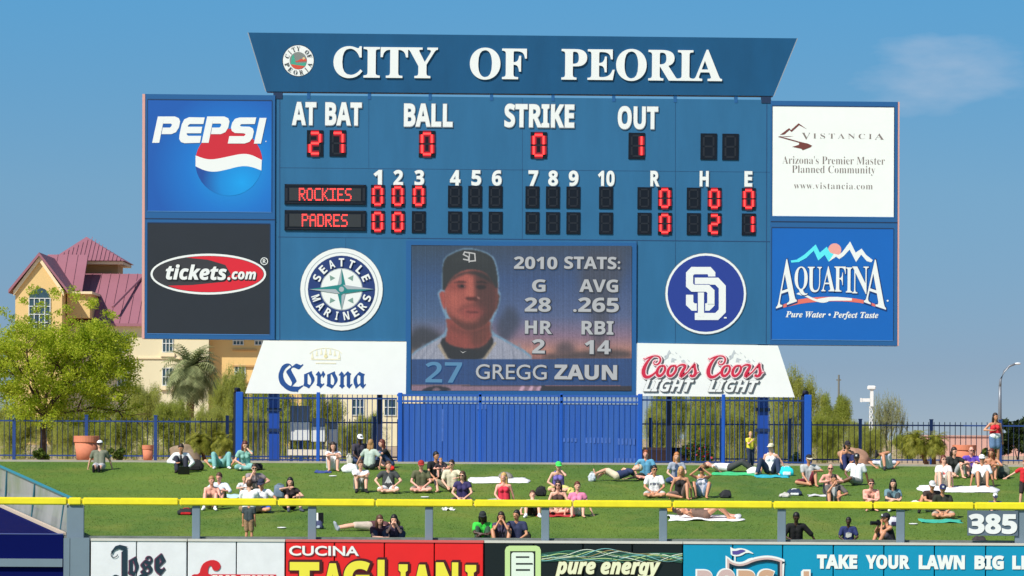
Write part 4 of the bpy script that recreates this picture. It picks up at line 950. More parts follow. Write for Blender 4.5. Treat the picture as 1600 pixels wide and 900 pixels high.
for px, w_ in ((374, .11), (497, .055), (625, .07), (1000, .07), (750, .05), (877, .05), (1130, .055), (1262, .11)):
    bm = nb(); box(bm, tx(px) - w_, tx(px) + w_, -w_, w_, -.05, TH + .05); bmesh.ops.bevel(bm, geom=bm.edges[:], offset=.015, segments=1, affect='EDGES'); obj('post', bm, TB, tall)
    if w_ > .1: bm = nb(); tube(bm, [(tx(px) - .13, .22, 0), (tx(px) - .13, .22, TH + .02), (tx(px) - .10, .1, TH + .12), (tx(px) - .03, .0, TH + .1)], .075, 10); obj('brace_post', bm, mat('post_black', (14, 18, 40), .4), tall)

# equipment behind the left see-through bars
def cart(px0, px1, yt, ym, yb, label, Y=143.0):
    r = empty('equipment_cabinet', on_plat((px0 + px1) / 2, Y)); tag(r, label, 'cabinet')
    x0, x1 = at(px0, 700, Y).x - r.location.x, at(px1, 700, Y).x - r.location.x; z = lambda py: zz(py, Y) - PLAT
    bm = nb(); box(bm, x0, x1, -.25, .25, z(yb), z(ym) - .003); bmesh.ops.bevel(bm, geom=bm.edges[:], offset=.012, segments=1, affect='EDGES'); obj('cabinet', bm, mat('cart_white', (214, 216, 214), .6, var=.05), r)
    bm = nb(); box(bm, x0 + .01, x1 - .01, -.23, .23, z(ym), z(yt)); bmesh.ops.bevel(bm, geom=bm.edges[:], offset=.02, segments=1, affect='EDGES'); obj('hood', bm, mat('cart_grey', (110, 118, 128), .5), r)
    for sx in (x0 + .04, x1 - .04):
        bm = nb(); box(bm, sx - .02, sx + .02, -.2, .2, 0, z(yb) - .003); obj('leg', bm, mat('cart_leg', (60, 66, 74), .6), r)
cart(453, 484, 636, 661, 690, 'largest grey hooded white cabinet behind the blue bars'); cart(487, 508, 655, 668, 692, 'middle white cabinet with a grey hood behind the blue post'); cart(514, 527, 662, 672, 694, 'narrowest white cabinet, right of the blue post', 143.3)
r = empty('bench', on_plat(485, 142.2)); tag(r, 'long pale bench standing behind the blue bars below the cabinets', 'bench')
bm = nb(); box(bm, -.72, .55, -.2, .2, .22, .40); obj('seat', bm, mat('bench_cream', (222, 214, 196), .7), r)
for sx in (-.6, .45): bm = nb(); box(bm, sx - .04, sx + .04, -.18, .18, 0, .218); obj('leg', bm, _M['cart_leg'], r)
# brown planter box and red flowers behind the right bars
r = empty('planter_box', on_plat(1038, 143.2)); tag(r, 'dark brown planter box behind the right-hand blue bars', 'planter')
bm = nb(); box(bm, -.75, .75, -.3, .3, 0, .46); bmesh.ops.bevel(bm, geom=bm.edges[:], offset=.02, segments=1, affect='EDGES'); obj('box', bm, mat('planter_brown', (44, 26, 24), .8, var=.3, scale=6), r)
bm = nb(); box(bm, -.66, .6, -.2, .2, .46, .52); obj('soil', bm, mat('soil', (70, 52, 40), .95), r)

# terracotta pots, boulders
TER = mat('terracotta', (206, 124, 92), .8, var=.1, scale=3)
def pot(px, Y, w_, yt, label, grp='terracotta pots along the fence'):
    p = on_plat(px, Y); r = empty('plant_pot', p); tag(r, label, 'pot', grp); k = Y / F; h = zz(yt, Y) - PLAT; ro = w_ / 2 * k
    bm = nb(); lathe(bm, [(ro * .74, 0), (ro * .92, h * .72), (ro * .86, h * .72), (ro * .70, h * .1)], 28); obj('pot_body', bm, TER, r, True)
    bm = nb(); lathe(bm, [(ro * .9, h * .722), (ro, h * .76), (ro, h * .99), (ro * .96, h), (ro * .86, h), (ro * .84, h * .75)], 28); obj('rim', bm, TER, r)
    bm = nb(); lathe(bm, [(ro * .8, h * .80), (ro * .4, h * .84)], 20); obj('soil', bm, _M['soil'], r)
pot(135, 140.6, 40, 684.5, 'huge terracotta pot behind the man in the white cap'); pot(231, 140.6, 18, 698.5, 'small narrow terracotta pot left of the boulder'); pot(1507, 141.2, 38, 691.5, 'wide terracotta pot behind the bald man in purple')
def boulder(px, Y, w_, h_, tilt, label, seed, rgb):
    p = on_plat(px, Y); r_ = np.random.default_rng(seed); bm = nb()
    bmesh.ops.create_icosphere(bm, subdivisions=4, radius=1)
    from mathutils import noise
    k = Y / F
    for v in bm.verts:
        n = noise.noise(v.co * 1.3 + Vector((seed, 0, 0))) * .22 + noise.noise(v.co * 4 + Vector((0, seed, 0))) * .05
        q = v.co * (1 + n); q = Vector((q.x * w_ / 2 * k, q.y * w_ / 2 * k * .7, q.z * h_ * .62 * k + h_ * .4 * k))
        v.co = q
        v.co.z += tilt * v.co.x; v.co.z = max(v.co.z, -.05)
    o = obj('boulder', bm, mat('rock' + str(seed), rgb, .9, var=.22, scale=4, bump=.5, bscale=9), None, True); o.location = p; tag(o, label, 'boulder')
boulder(289, 141.0, 50, 27, -.1, 'rounded grey brown boulder behind the man in the tie', 3, (142, 122, 100)); boulder(1337, 141.2, 52, 27, -.3, 'reddish slanting boulder behind the dark capped woman', 5, (172, 132, 108))

# ------------------------------------------------------------------ planting
def leafmat(name, a, b, c=None, tr=.3, scale=1.6):
    m = bpy.data.materials.new(name); m.use_nodes = True; t = m.node_tree; p = t.nodes['Principled BSDF']; p.inputs['Roughness'].default_value = .6; p.inputs['Specular IOR Level'].default_value = .25
    co = t.nodes.new('ShaderNodeTexCoord'); n = t.nodes.new('ShaderNodeTexNoise'); n.inputs['Scale'].default_value = scale; n.inputs['Detail'].default_value = 3; t.links.new(co.outputs['Object'], n.inputs['Vector'])
    g = t.nodes.new('ShaderNodeNewGeometry'); ad = t.nodes.new('ShaderNodeMath'); ad.operation = 'MULTIPLY_ADD'; ad.inputs[1].default_value = .45; t.links.new(g.outputs['Random Per Island'], ad.inputs[0])
    ml = t.nodes.new('ShaderNodeMath'); ml.operation = 'MULTIPLY'; ml.inputs[1].default_value = .55; t.links.new(n.outputs[0], ml.inputs[0]); t.links.new(ml.outputs[0], ad.inputs[2])
    rp = t.nodes.new('ShaderNodeValToRGB'); e = rp.color_ramp.elements; e[0].position = .25; e[1].position = .75; e[0].color = (*lin(a), 1); e[1].color = (*lin(b), 1)
    t.links.new(ad.outputs[0], rp.inputs[0]); t.links.new(rp.outputs[0], p.inputs['Base Color'])
    tb = t.nodes.new('ShaderNodeBsdfTranslucent'); t.links.new(rp.outputs[0], tb.inputs['Color'])
    mx = t.nodes.new('ShaderNodeMixShader'); mx.inputs[0].default_value = tr; t.links.new(p.outputs[0], mx.inputs[1]); t.links.new(tb.outputs[0], mx.inputs[2])
    t.links.new(mx.outputs[0], t.nodes['Material Output'].inputs['Surface'])
    return m
def leaves(name, cen, rad, n, size, m, parent, asp=.4, up=0.0):
    """n leaf quads scattered in clumps at cen (k,3) of radius rad (k,)"""
    cen = np.asarray(cen, float); rad = np.asarray(rad, float); k = rng.choice(len(cen), n, p=rad ** 2 / (rad ** 2).sum())
    d = rng.normal(size=(n, 3)); d /= np.linalg.norm(d, axis=1)[:, None]; r_ = rng.random(n) ** .55
    c = cen[k] + d * (r_ * rad[k])[:, None] * np.array([1, 1, .75])
    u = rng.normal(size=(n, 3)); u[:, 2] += up; u /= np.linalg.norm(u, axis=1)[:, None]
    v = np.cross(u, rng.normal(size=(n, 3))); v /= np.linalg.norm(v, axis=1)[:, None]
    s = size * rng.uniform(.6, 1.4, n)[:, None]
    P = np.stack([c - u * s, c + v * s * asp, c + u * s, c - v * s * asp], 1).astype(np.float32)
    me = bpy.data.meshes.new(name); me.vertices.add(4 * n); me.vertices.foreach_set('co', P.ravel()); me.loops.add(4 * n); me.loops.foreach_set('vertex_index', np.arange(4 * n, dtype=np.int32))
    me.polygons.add(n); me.polygons.foreach_set('loop_start', np.arange(0, 4 * n, 4, dtype=np.int32)); me.update(calc_edges=True)
    return obj(name, me, m, parent)
BARK = mat('bark', (84, 62, 50), .9, var=.3, scale=12, bump=.5, bscale=30); BARKG = mat('bark_green', (128, 130, 76), .8, var=.2, scale=6)
def limbs(bm, p, d, ln, r_, lvl, tips, spread=.6, grav=.0, n=7):
    p = Vector(p); d = Vector(d).normalized(); pts_ = [p.copy()]; rr_ = [r_]
    for i in range(3):
        d = (d + Vector(rng.normal(0, .13, 3)) + Vector((0, 0, -grav))).normalized(); p = p + d * ln / 3; pts_.append(p.copy()); rr_.append(r_ * (1 - .17 * (i + 1)))
    tube(bm, pts_, rr_, n)
    if lvl == 0: tips.append(p); return
    for k in range(3 if lvl > 1 else 4):
        q = Vector(rng.normal(0, 1, 3)).cross(d).normalized(); nd = (d + q * spread * rng.uniform(.6, 1.3) + Vector((0, 0, .12))).normalized()
        limbs(bm, pts_[2 + (k % 2)], nd, ln * rng.uniform(.62, .85), r_ * .5, lvl - 1, tips, spread, grav, max(4, n - 1))
    if lvl <= 2: tips.append(p)
# the near tree in front of the hotel
tr = empty('shade_tree', on_plat(66, 145.6)); tag(tr, 'bright green leafy tree with a thin dark trunk by the left fence', 'tree')
bm = nb(); tips = []
k = 145.6 / F
tube(bm, [(0, 0, -.05), (.03, 0, .7), (0, .02, 1.35), (.05, 0, 1.7)], [.13, .095, .085, .08], 10)
rng = np.random.default_rng(21)
for dx, dz in ((-.75, .9), (-.3, 1.2), (.25, 1.3), (.8, .95), (.5, .6), (-.6, .45), (1.0, .45)):
    limbs(bm, (.03, 0, 1.45), (dx, rng.uniform(-.4, .4), dz), 1.6, .06, 2, tips, .75)
obj('trunk', bm, BARK, tr, True)
extra = [(rng.uniform(-1.7, 2.9), rng.uniform(-1.3, 1.3), rng.uniform(1.0, 5.8)) for _ in range(460)]
extra = [e for e in extra if ((e[0] - .5) / 2.35) ** 2 + ((e[2] - 3.2) / 2.35) ** 2 < 1]
cen = np.array([tuple(t_) for t_ in tips] + extra); rad_ = rng.uniform(.2, .42, len(cen)) * np.where(cen[:, 2] > 4.3, .7, 1.0)
keep = ((cen[:, 2] < 4.3) | (rng.random(len(cen)) < .5)) & (np.abs(cen[:, 0] - .5) < 2.6) & (cen[:, 2] < 5.5) & (cen[:, 2] > 1.2); cen, rad_ = cen[keep], rad_[keep]
leaves('crown', cen, rad_, 56000, .046, leafmat('leaf_fresh', (142, 168, 32), (216, 222, 80), tr=.64), tr, .42)

# olive desert trees behind the fence
OLV = leafmat('leaf_olive', (154, 162, 66), (204, 208, 116), tr=.62, scale=.9); OLV2 = leafmat('leaf_olive_dark', (144, 156, 58), (194, 202, 100), tr=.62, scale=.9); SAGE = leafmat('leaf_sage', (150, 154, 122), (196, 198, 166), tr=.55, scale=.9)
def paloverde(seed, n, spiky=True, size=.06):
    global rng
    rng = np.random.default_rng(seed)
    bm = nb(); tips = []
    for i in range(7):
        a = 2 * math.pi * i / 7 + rng.uniform(-.3, .3); limbs(bm, (0, 0, 0), (.55 * math.cos(a), .55 * math.sin(a), 1), 1.1, .07, 2, tips, .5, -.03, 6)
    # fine upright twigs through and above the crown
    tw = []
    for t_ in tips:
        for j in range(4):
            d = Vector((rng.normal(0, .35), rng.normal(0, .35), 1)).normalized(); l_ = rng.uniform(.4, 1.15); tube(bm, [t_, t_ + d * l_ * .5 + Vector(rng.normal(0, .03, 3)), t_ + d * l_], [.014, .009, .004], 4, cap=False); tw.append(t_ + d * l_ * .6)
    body = [Vector((rng.normal(0, 1.05), rng.normal(0, .8), rng.uniform(-.05, 2.0))) for _ in range(230 if n > 9000 else 18)]
    cen = np.array([tuple(q) for q in tips + tw + body]); rad_ = rng.uniform(.18, .46, len(cen))
    top = cen[:, 2].max(); wid = np.abs(cen[:, 0]).max()
    return bm, cen, rad_, n, size, top, wid
def mk_pv(seed, n, lm, size, label):
    bm, cen, rad_, n, size, top, wid = paloverde(seed, n, size=size)
    r = empty('palo_verde_tree'); obj('trunk', bm, BARKG, r); leaves('crown', cen, rad_, n, size, lm, r, .3, up=.6)
    return r, top, wid
pvs = [mk_pv(31, 70000, OLV, .045, ''), mk_pv(32, 70000, OLV2, .045, ''), mk_pv(33, 60000, OLV, .04, ''), mk_pv(34, 7000, SAGE, .04, '')]
used = set()
PV = [(0, 358, 186, 568, 50, 'tall olive desert tree left of the blue fence corner'), (2, 225, 190, 590, 62, 'wide olive desert tree beyond the small terracotta pot'), (1, 268, 160, 622, 66, 'low olive bush behind the small pot and boulder'), (1, 152, 182, 640, 52, 'low green bush behind the huge terracotta pot'), (2, 14, 184, 628, 58, 'olive bush behind the fence at the picture edge left of the leafy tree'), (0, 86, 192, 640, 48, 'olive bush standing behind the trunk of the leafy tree'),
      (1, 425, 184, 585, 70, 'olive tree behind the left blue column of the scoreboard'), (0, 500, 196, 600, 60, 'olive tree behind the hooded cabinets'), (2, 575, 200, 640, 48, 'short pale bush behind the bars left of the blue boards'),
      (1, 1045, 186, 600, 62, 'dense olive tree behind the brown planter box'), (0, 1110, 190, 585, 64, 'olive tree behind the red flowers'), (2, 1172, 184, 590, 62, 'olive tree behind the right scoreboard column'), (0, 1240, 182, 566, 62, 'tallest olive tree at the right end of the blue fence'), (1, 1302, 190, 606, 56, 'olive tree behind the reddish boulder'), (3, 1388, 196, 606, 50, 'thin sage grey wispy tree beside the white pole'), (2, 1345, 186, 650, 50, 'low olive bush beneath the white pole'), (1, 1418, 188, 672, 44, 'lowest olive bush behind the right palm'),
      (0, 30, 158, 648, 50, 'front row olive bush left of the leafy tree trunk'), (2, 104, 160, 652, 46, 'front row olive bush left of the huge terracotta pot'), (1, 196, 157, 640, 54, 'front row olive bush between the two terracotta pots'), (0, 330, 158, 632, 54, 'front row olive bush behind the left dwarf palm'), (2, 398, 160, 640, 40, 'front row olive bush behind the blue fence corner post'), (1, 462, 162, 632, 50, 'front row olive bush right of the left scoreboard column'), (0, 548, 160, 656, 48, 'front row olive bush behind the man in the white cap'),
      (2, 1030, 160, 632, 48, 'front row olive bush behind the brown planter box'), (1, 1098, 158, 630, 52, 'front row olive bush above the red flowers'), (0, 1160, 160, 634, 46, 'front row olive bush behind the small child in yellow'), (2, 1222, 158, 630, 46, 'front row olive bush behind the right corner post'), (1, 1290, 160, 640, 50, 'front row olive bush left of the reddish boulder'), (0, 1352, 162, 662, 46, 'front row olive bush right of the reddish boulder')]
for i, (kk, px, Y, yt, hw, label) in enumerate(PV):
    r, top, wid = pvs[kk]
    o = r if kk not in used else dup(r); used.add(kk)
    o.location = on_plat(px, Y); h = zz(yt, Y) - PLAT; kz = h / (top + .25); kx = hw * Y / F / (wid + .1)
    o.scale = (kx, kx, kz); o.rotation_euler = (0, 0, i * 1.3); tag(o, label, 'tree', 'desert trees behind the fence')

def frond(bm, base, az, el, ln, droop, nl=14, lw=.26, mi=0, fan=False):
    d = Vector((math.cos(az) * math.cos(el), math.sin(az) * math.cos(el), math.sin(el))); p = Vector(base); side = Vector((-math.sin(az), math.cos(az), 0)); st = ln / nl
    for i in range(nl):
        q = p + d * st; d = (d + Vector((0, 0, -droop / nl * (1 + i * .12)))).normalized(); f = i / nl; L_ = lw * math.sin(math.pi * (.12 + .85 * f)) 
        for s_ in (-1, 1):
            tip = q + side * s_ * L_ + d * L_ * .55 + Vector((0, 0, -.25 * L_)); w_ = d * st * .34
            vv = [bm.verts.new(x) for x in (p + (q - p) * .2, p + (q - p) * .2 + w_ * 2, tip)]; bm.faces.new(vv).material_index = mi
        vv = [bm.verts.new(x) for x in (p - side * .008, p + side * .008, q + side * .006, q - side * .006)]; bm.faces.new(vv).material_index = mi
        p = q
def palm(name, px, Y, yb_z, trunks, crown_r, nf, lm, label, droop=1.2, elmin=-.35, cat='palm'):
    r = empty(name, on_plat(px, Y)); tag(r, label, cat)
    bt = nb(); bl = nb()
    for (x0, x1, h, rad_) in trunks:
        tube(bt, [(x0, 0, 0), (x0 + (x1 - x0) * .4, .02, h * .5), (x1, 0, h)], [rad_ * 1.25, rad_, rad_ * 1.1], 9)
        for i in range(nf):
            frond(bl, (x1, 0, h), rng.uniform(0, 6.283), rng.uniform(elmin, 1.35), crown_r * rng.uniform(.75, 1.1), droop * rng.uniform(.7, 1.3), 13, crown_r * .26)
    obj('trunk', bt, mat('palm_bark', (118, 78, 54), .9, var=.4, scale=14, bump=.6, bscale=40), r); obj('fronds', bl, lm, r)
PLM = leafmat('leaf_palm', (112, 120, 36), (176, 174, 74), tr=.45); PLM2 = leafmat('leaf_palm_grey', (120, 132, 88), (178, 184, 132), tr=.4)
palm('dwarf_palm', 336, 141.2, 0, [(-.32, -.46, .62, .05), (.14, .22, .60, .06)], .60, 95, PLM, 'dwarf palm with two brown trunks left of the blue fence', 1.5)
palm('dwarf_palm', 1450, 141.4, 0, [(-.02, -.40, .74, .06), (.18, .2, .68, .06)], .62, 95, PLM, 'dwarf palm with two leaning trunks right of the scoreboard', 1.6)
palm('fan_palm', 297, 166, 0, [(0, 0, 3.2, .14)], 1.3, 190, PLM2, 'grey green palm crown rising in front of the cream hotel', 1.2, -1.2)
def shrub(px, Y, w_, yt, n, lm, label, size=.05, name='shrub', flowers=None, lobes=9):
    r = empty(name, on_plat(px, Y)); tag(r, label, 'shrub'); k = Y / F; h = zz(yt, Y) - PLAT; hw = w_ * k / 2
    cen = [(rng.uniform(-.7, .7) * hw, rng.uniform(-.4, .4) * hw, rng.uniform(.2, .8) * h) for _ in range(lobes)]; leaves('leaves', cen, [min(hw, h) * rng.uniform(.3, .5) for _ in cen], n, size, lm, r)
    bm = nb()
    for c in cen[:6]: tube(bm, [(0, 0, 0), (c[0] * .4, c[1] * .4, c[2] * .6), c], [.02, .014, .006], 5)
    obj('stems', bm, BARK, r)
    if flowers: leaves('flowers', [(c[0], c[1] - .05, c[2] + .03) for c in cen], [min(hw, h) * .35 for _ in cen], 90, .035, flowers, r, .9)
GRN = leafmat('leaf_green', (50, 72, 22), (104, 122, 40)); DGR = leafmat('leaf_dark', (26, 44, 20), (66, 84, 34))
shrub(64, 140.5, 26, 702, 900, GRN, 'small green shrub at the foot of the leafy tree'); shrub(183, 140.5, 28, 700, 1200, GRN, 'green shrub beside the huge terracotta pot')
shrub(1086, 142.6, 62, 690, 2400, GRN, 'flowering shrub with red blooms behind the right blue bars', name='flowering_shrub', flowers=mat('bloom_red', (170, 24, 28), .6))
shrub(1243, 142.8, 26, 704, 700, DGR, 'small dark shrub left of the seated man in the grey tee')
shrub(1590, 176, 62, 636, 6500, DGR, 'tall dark green shrub at the far right fence', .1, lobes=16); shrub(1548, 178, 30, 694, 1200, GRN, 'low pale shrub beneath the street lamp', .06); shrub(1622, 172, 50, 640, 3500, DGR, 'dark shrub cut by the right picture edge', .1, lobes=12)

# ------------------------------------------------------------------ street furniture far behind
GALV = mat('galvanised', (128, 134, 142), .45, metal=.3)
Y = 175; p = on_plat(1562, Y); r = empty('street_lamp', p); tag(r, 'tall grey street lamp with a curved arm', 'street lamp'); kx = lambda px, Y=Y: at(px, 620, Y).x - p.x; kz = lambda py, Y=Y: zz(py, Y) - PLAT
bm = nb(); tube(bm, [(0, 0, 0), (0, 0, kz(625)), (0, 0, kz(600))], [.09, .065, .06], 10); obj('pole', bm, GALV, r, True)
bm = nb(); tube(bm, [(0, 0, kz(602)), (kx(1563), 0, kz(590)), (kx(1569), 0, kz(576)), (kx(1577), 0, kz(568)), (kx(1586), 0, kz(564.5))], [.055, .05, .045, .04, .04], 8); obj('arm', bm, GALV, r, True)
bm = nb(); ell(bm, (kx(1590), 0, kz(564)), .13, .09, .045); obj('lamp_head', bm, mat('lamp_white', (226, 228, 230), .4), r, True)
Y2 = 300; r = empty('utility_pole', on_plat(1310, Y2)); tag(r, 'thin distant utility pole behind the olive trees', 'pole'); bm = nb(); tube(bm, [(0, 0, 0), (0, 0, zz(583, Y2) - PLAT)], [.08, .06], 8); obj('shaft', bm, mat('pole_wood', (112, 112, 104), .9), r); bm = nb(); box(bm, -.16, .16, -.03, .03, zz(592, Y2) - PLAT, zz(590, Y2) - PLAT); obj('crossarm', bm, _M['pole_wood'], r)
Y3 = 172; p = on_plat(1361, Y3); r = empty('white_mast', p); tag(r, 'white lattice mast with a box on top and a side arm', 'mast'); kx3 = lambda px: at(px, 640, Y3).x - p.x; kz3 = lambda py: zz(py, Y3) - PLAT
bm = nb(); box(bm, kx3(1355), kx3(1368), -.12, .12, kz3(606), kz3(599.5)); bmesh.ops.bevel(bm, geom=bm.edges[:], offset=.03, segments=2, affect='EDGES'); obj('top_box', bm, WHITE, r)
bm = nb(); box(bm, kx3(1359.5), kx3(1364.5), -.06, .06, kz3(632), kz3(606.2)); obj('shaft', bm, WHITE, r)
bm = nb(); box(bm, kx3(1346), kx3(1359.3), -.06, .06, kz3(625), kz3(619.5)); box(bm, kx3(1344), kx3(1346.4), -.08, .08, kz3(625.5), kz3(619)); obj('side_arm', bm, WHITE, r)
bm = nb(); zs_ = [kz3(632) * (1 - i / 10) for i in range(11)]
for s_ in (-1, 1):
    tube(bm, [(s_ * .055 * (1 if i % 2 else -1), 0, z) for i, z in enumerate(zs_)], .016, 5)
tube(bm, [(-.06, .05, 0), (-.06, .05, kz3(632))], .012, 5); tube(bm, [(.06, .05, 0), (.06, .05, kz3(632))], .012, 5); obj('lattice', bm, WHITE, r)
# low pink wall far right
Y4 = 232; p = on_plat(1530, Y4); r = tag(empty('boundary_wall', p), 'long low pink rendered wall beyond the right fence', 'wall'); bm = nb(); box(bm, at(1438, 700, Y4).x - p.x, 9, -.2, .2, 0, zz(678.5, Y4) - PLAT); obj('wall', bm, mat('pink_render', (206, 160, 146), .9, var=.06, scale=.4), r); bm = nb(); box(bm, at(1437, 700, Y4).x - p.x, 9.05, -.27, .27, zz(678.5, Y4) - PLAT + .003, zz(677, Y4) - PLAT + .02); obj('coping', bm, mat('pink_coping', (190, 150, 138), .9), r)

# ------------------------------------------------------------------ the hotel behind the left trees
YHt = 400.0; H0 = on_plat(210, YHt); ht = empty('hotel', H0); tag(ht, 'cream and ochre hotel with maroon metal roofs and a pyramid roofed tower', 'building')
hx = lambda px, Y=YHt: at(px, 560, Y).x - H0.x
hz = lambda py, Y=YHt: zz(py, Y) - PLAT
CRM = mat('render_cream', (216, 206, 172), .9, var=.05, scale=.15); OCH = mat('render_ochre', (224, 188, 124), .9, var=.06, scale=.15); YLW = mat('render_yellow', (218, 186, 126), .9, var=.05, scale=.15)
ROOF = mat('roof_maroon', (150, 98, 110), .6, var=.06, scale=.3); RIB = mat('roof_rib', (150, 98, 110), .6); CORN = mat('cornice', (232, 214, 176), .8)
def part(nm, m, x0, x1, y0, y1, z0, z1, parent=ht, bev=0):
    bm = nb(); box(bm, x0, x1, y0, y1, z0, z1)
    return obj(nm, bm, m, parent)
eav = hz(511)
wing = part('wall', CRM, hx(60), hx(326), 0, 14, 0, eav - .15)
ochw = part('wall', OCH, hx(326.2), hx(470), 1.2, 14, 0, hz(525, 401))
part('wall', CRM, hx(470.2), hx(660), 3.0, 16, 0, hz(610, 403))
part('floor_band', CORN, hx(150), hx(326), -.12, -.003, hz(563.5), hz(561), wing); part('cornice', CORN, hx(60), hx(330), -.5, 14.2, eav - .147, eav + .12)
for py in (550, 575, 600): part('floor_band', mat('band_tan', (190, 150, 96), .9), hx(362), hx(400), 1.0, 1.197, hz(py, 401), hz(py - 2.4, 401), ochw)
def slope_roof(nm, x0, x1, y0, z0, y1, z1, x0b=None, x1b=None, parent=ht, ribs=True, th=.25):
    x0b = x0 if x0b is None else x0b; x1b = x1 if x1b is None else x1b
    bm = nb(); a = [Vector((x0, y0, z0)), Vector((x1, y0, z0)), Vector((x1b, y1, z1)), Vector((x0b, y1, z1))]
    t = [bm.verts.new(v) for v in a]; b = [bm.verts.new(v - Vector((0, 0, th))) for v in a]
    bm.faces.new(t); bm.faces.new(b[::-1])
    for i in range(4): bm.faces.new((t[(i + 1) % 4], t[i], b[i], b[(i + 1) % 4]))
    if ribs:
        n = max(2, int(abs(x1 - x0) / .8))
        for i in range(1, n):
            f = i / n; p0, p1 = a[0].lerp(a[1], f), a[3].lerp(a[2], f); d = (p1 - p0); L_ = d.length
            if L_ > .3: obox(bm, (p0 + p1) / 2 + Vector((0, -.02, .05)), (.02, 0, 0), d / 2, (0, -.006, .01), 1)
    bmesh.ops.recalc_face_normals(bm, faces=bm.faces)
    return obj(nm, bm, [ROOF, RIB], parent)
mr_ = slope_roof('roof', hx(58), hx(430), -.7, eav + .13, 9, hz(431, 409))
slope_roof('roof_back', hx(58), hx(430), 17, eav, 9.05, hz(431, 409), ribs=False)
bm = nb(); tube(bm, [(hx(176, 400), -.1, hz(483, 400)), (hx(221, 408), 8.2, hz(436, 408))], .12, 6); obj('roof_ridge', bm, RIB, mr_)
slope_roof('roof_upper', hx(60), hx(124), 1.0, hz(470, 401), 7.6, hz(401.5, 407.6))
# gable wing in front
gx0, gx1, gxm, ga, ge = hx(18, 394), hx(102, 394), hx(61, 394), hz(402, 394), hz(456, 394)
bm = nb(); f_ = [(gx0 + .3, -6, 0), (gx1 - .3, -6, 0), (gx1 - .3, -6, ge - .3), (gxm, -6, ga - .45), (gx0 + .3, -6, ge - .3)]
fr_ = [bm.verts.new(v) for v in f_]; bk_ = [bm.verts.new((x, 8, z)) for x, y, z in f_]; bm.faces.new(fr_); bm.faces.new(bk_[::-1])
for i in range(5): bm.faces.new((fr_[(i + 1) % 5], fr_[i], bk_[i], bk_[(i + 1) % 5]))
bmesh.ops.recalc_face_normals(bm, faces=bm.faces); gab = obj('gable_wall', bm, YLW, ht)
for xa in (gx0, gx1):
    bm = nb(); a = [Vector((xa + (-.25 if xa < gxm else .25), -6.5, ge - .25)), Vector((gxm, -6.5, ga)), Vector((gxm, 12, ga)), Vector((xa + (-.25 if xa < gxm else .25), 12, ge - .25))]
    t = [bm.verts.new(v + Vector((0, 0, .2))) for v in a]; b = [bm.verts.new(v - Vector((0, 0, .1))) for v in a]; bm.faces.new(t); bm.faces.new(b[::-1])
    for i in range(4): bm.faces.new((t[(i + 1) % 4], t[i], b[i], b[(i + 1) % 4]))
    bmesh.ops.recalc_face_normals(bm, faces=bm.faces); gr_ = obj('gable_roof', bm, ROOF, ht)
    bm = nb(); e0, e1 = Vector((xa * .94 + gxm * .06, -6.1, ge - .35)), Vector((gxm, -6.1, ga - .35)); obox(bm, (e0 + e1) / 2, (e1 - e0) / 2, (0, .14, 0), Vector((0, 0, .22))); obj('gable_trim', bm, CORN, gr_)
DGL = mat('hotel_glass', (50, 74, 84), .15, var=.3, scale=1); MUL = mat('window_white', (206, 210, 206), .6)
def window(x0, x1, z0, z1, y, parent=ht, m=DGL, arch=False, nv=3, nh=2):
    bm = nb(); pts_ = [(x0, z0), (x1, z0), (x1, z1), (x0, z1)]
    if arch: c = (x0 + x1) / 2; rr_ = (x1 - x0) / 2; pts_ = [(x0, z0), (x1, z0)] + [(c + rr_ * math.cos(R(a)), z1 + rr_ * math.sin(R(a))) for a in range(0, 181, 15)]
    fr = [bm.verts.new((x, y - .02, z)) for x, z in pts_]; bm.faces.new(fr); fixn(bm); o = obj('window', bm, m, parent)
    bm = nb(); w_ = .07
    for i in range(nv + 1):
        x = x0 + (x1 - x0) * i / nv; box(bm, x - w_ / 2, x + w_ / 2, y - .09, y - .03, z0, z1)
    for i in range(nh + 1):
        z = z0 + (z1 - z0) * i / nh; box(bm, x0 - .05, x1 + .05, y - .1, y - .035, z - w_ / 2, z + w_ / 2)
    obj('window_frame', bm, MUL, o)
window(hx(45, 394), hx(78, 394), hz(520, 394), hz(470, 394), -6, arch=True, nv=4, nh=4)
for px, py in ((192, 540), (192, 593), (262, 540), (262, 592)):
    window(hx(px - 8), hx(px + 8), hz(py + 13), hz(py - 14), 0)
    part('window_sill', CORN, hx(px - 11), hx(px + 11), -.25, -.003, hz(py + 20), hz(py + 14))
for px in (372, 406): window(hx(px - 8, 401), hx(px + 8, 401), hz(541, 401), hz(528, 401), 1.2)
for px in (375,): window(hx(px - 8, 401), hx(px + 8, 401), hz(594, 401), hz(573, 401), 1.2)
for px in (560, 610): window(hx(px - 9, 403), hx(px + 9, 403), hz(650, 403), hz(625, 403), 3)
part('dormer_wall', YLW, hx(104, 397), hx(140, 397), -3, 6, hz(500, 397), hz(463, 397)); part('dormer_cornice', CORN, hx(100, 397), hx(144, 397), -3.4, 6, hz(463, 397) + .003, hz(459, 397))
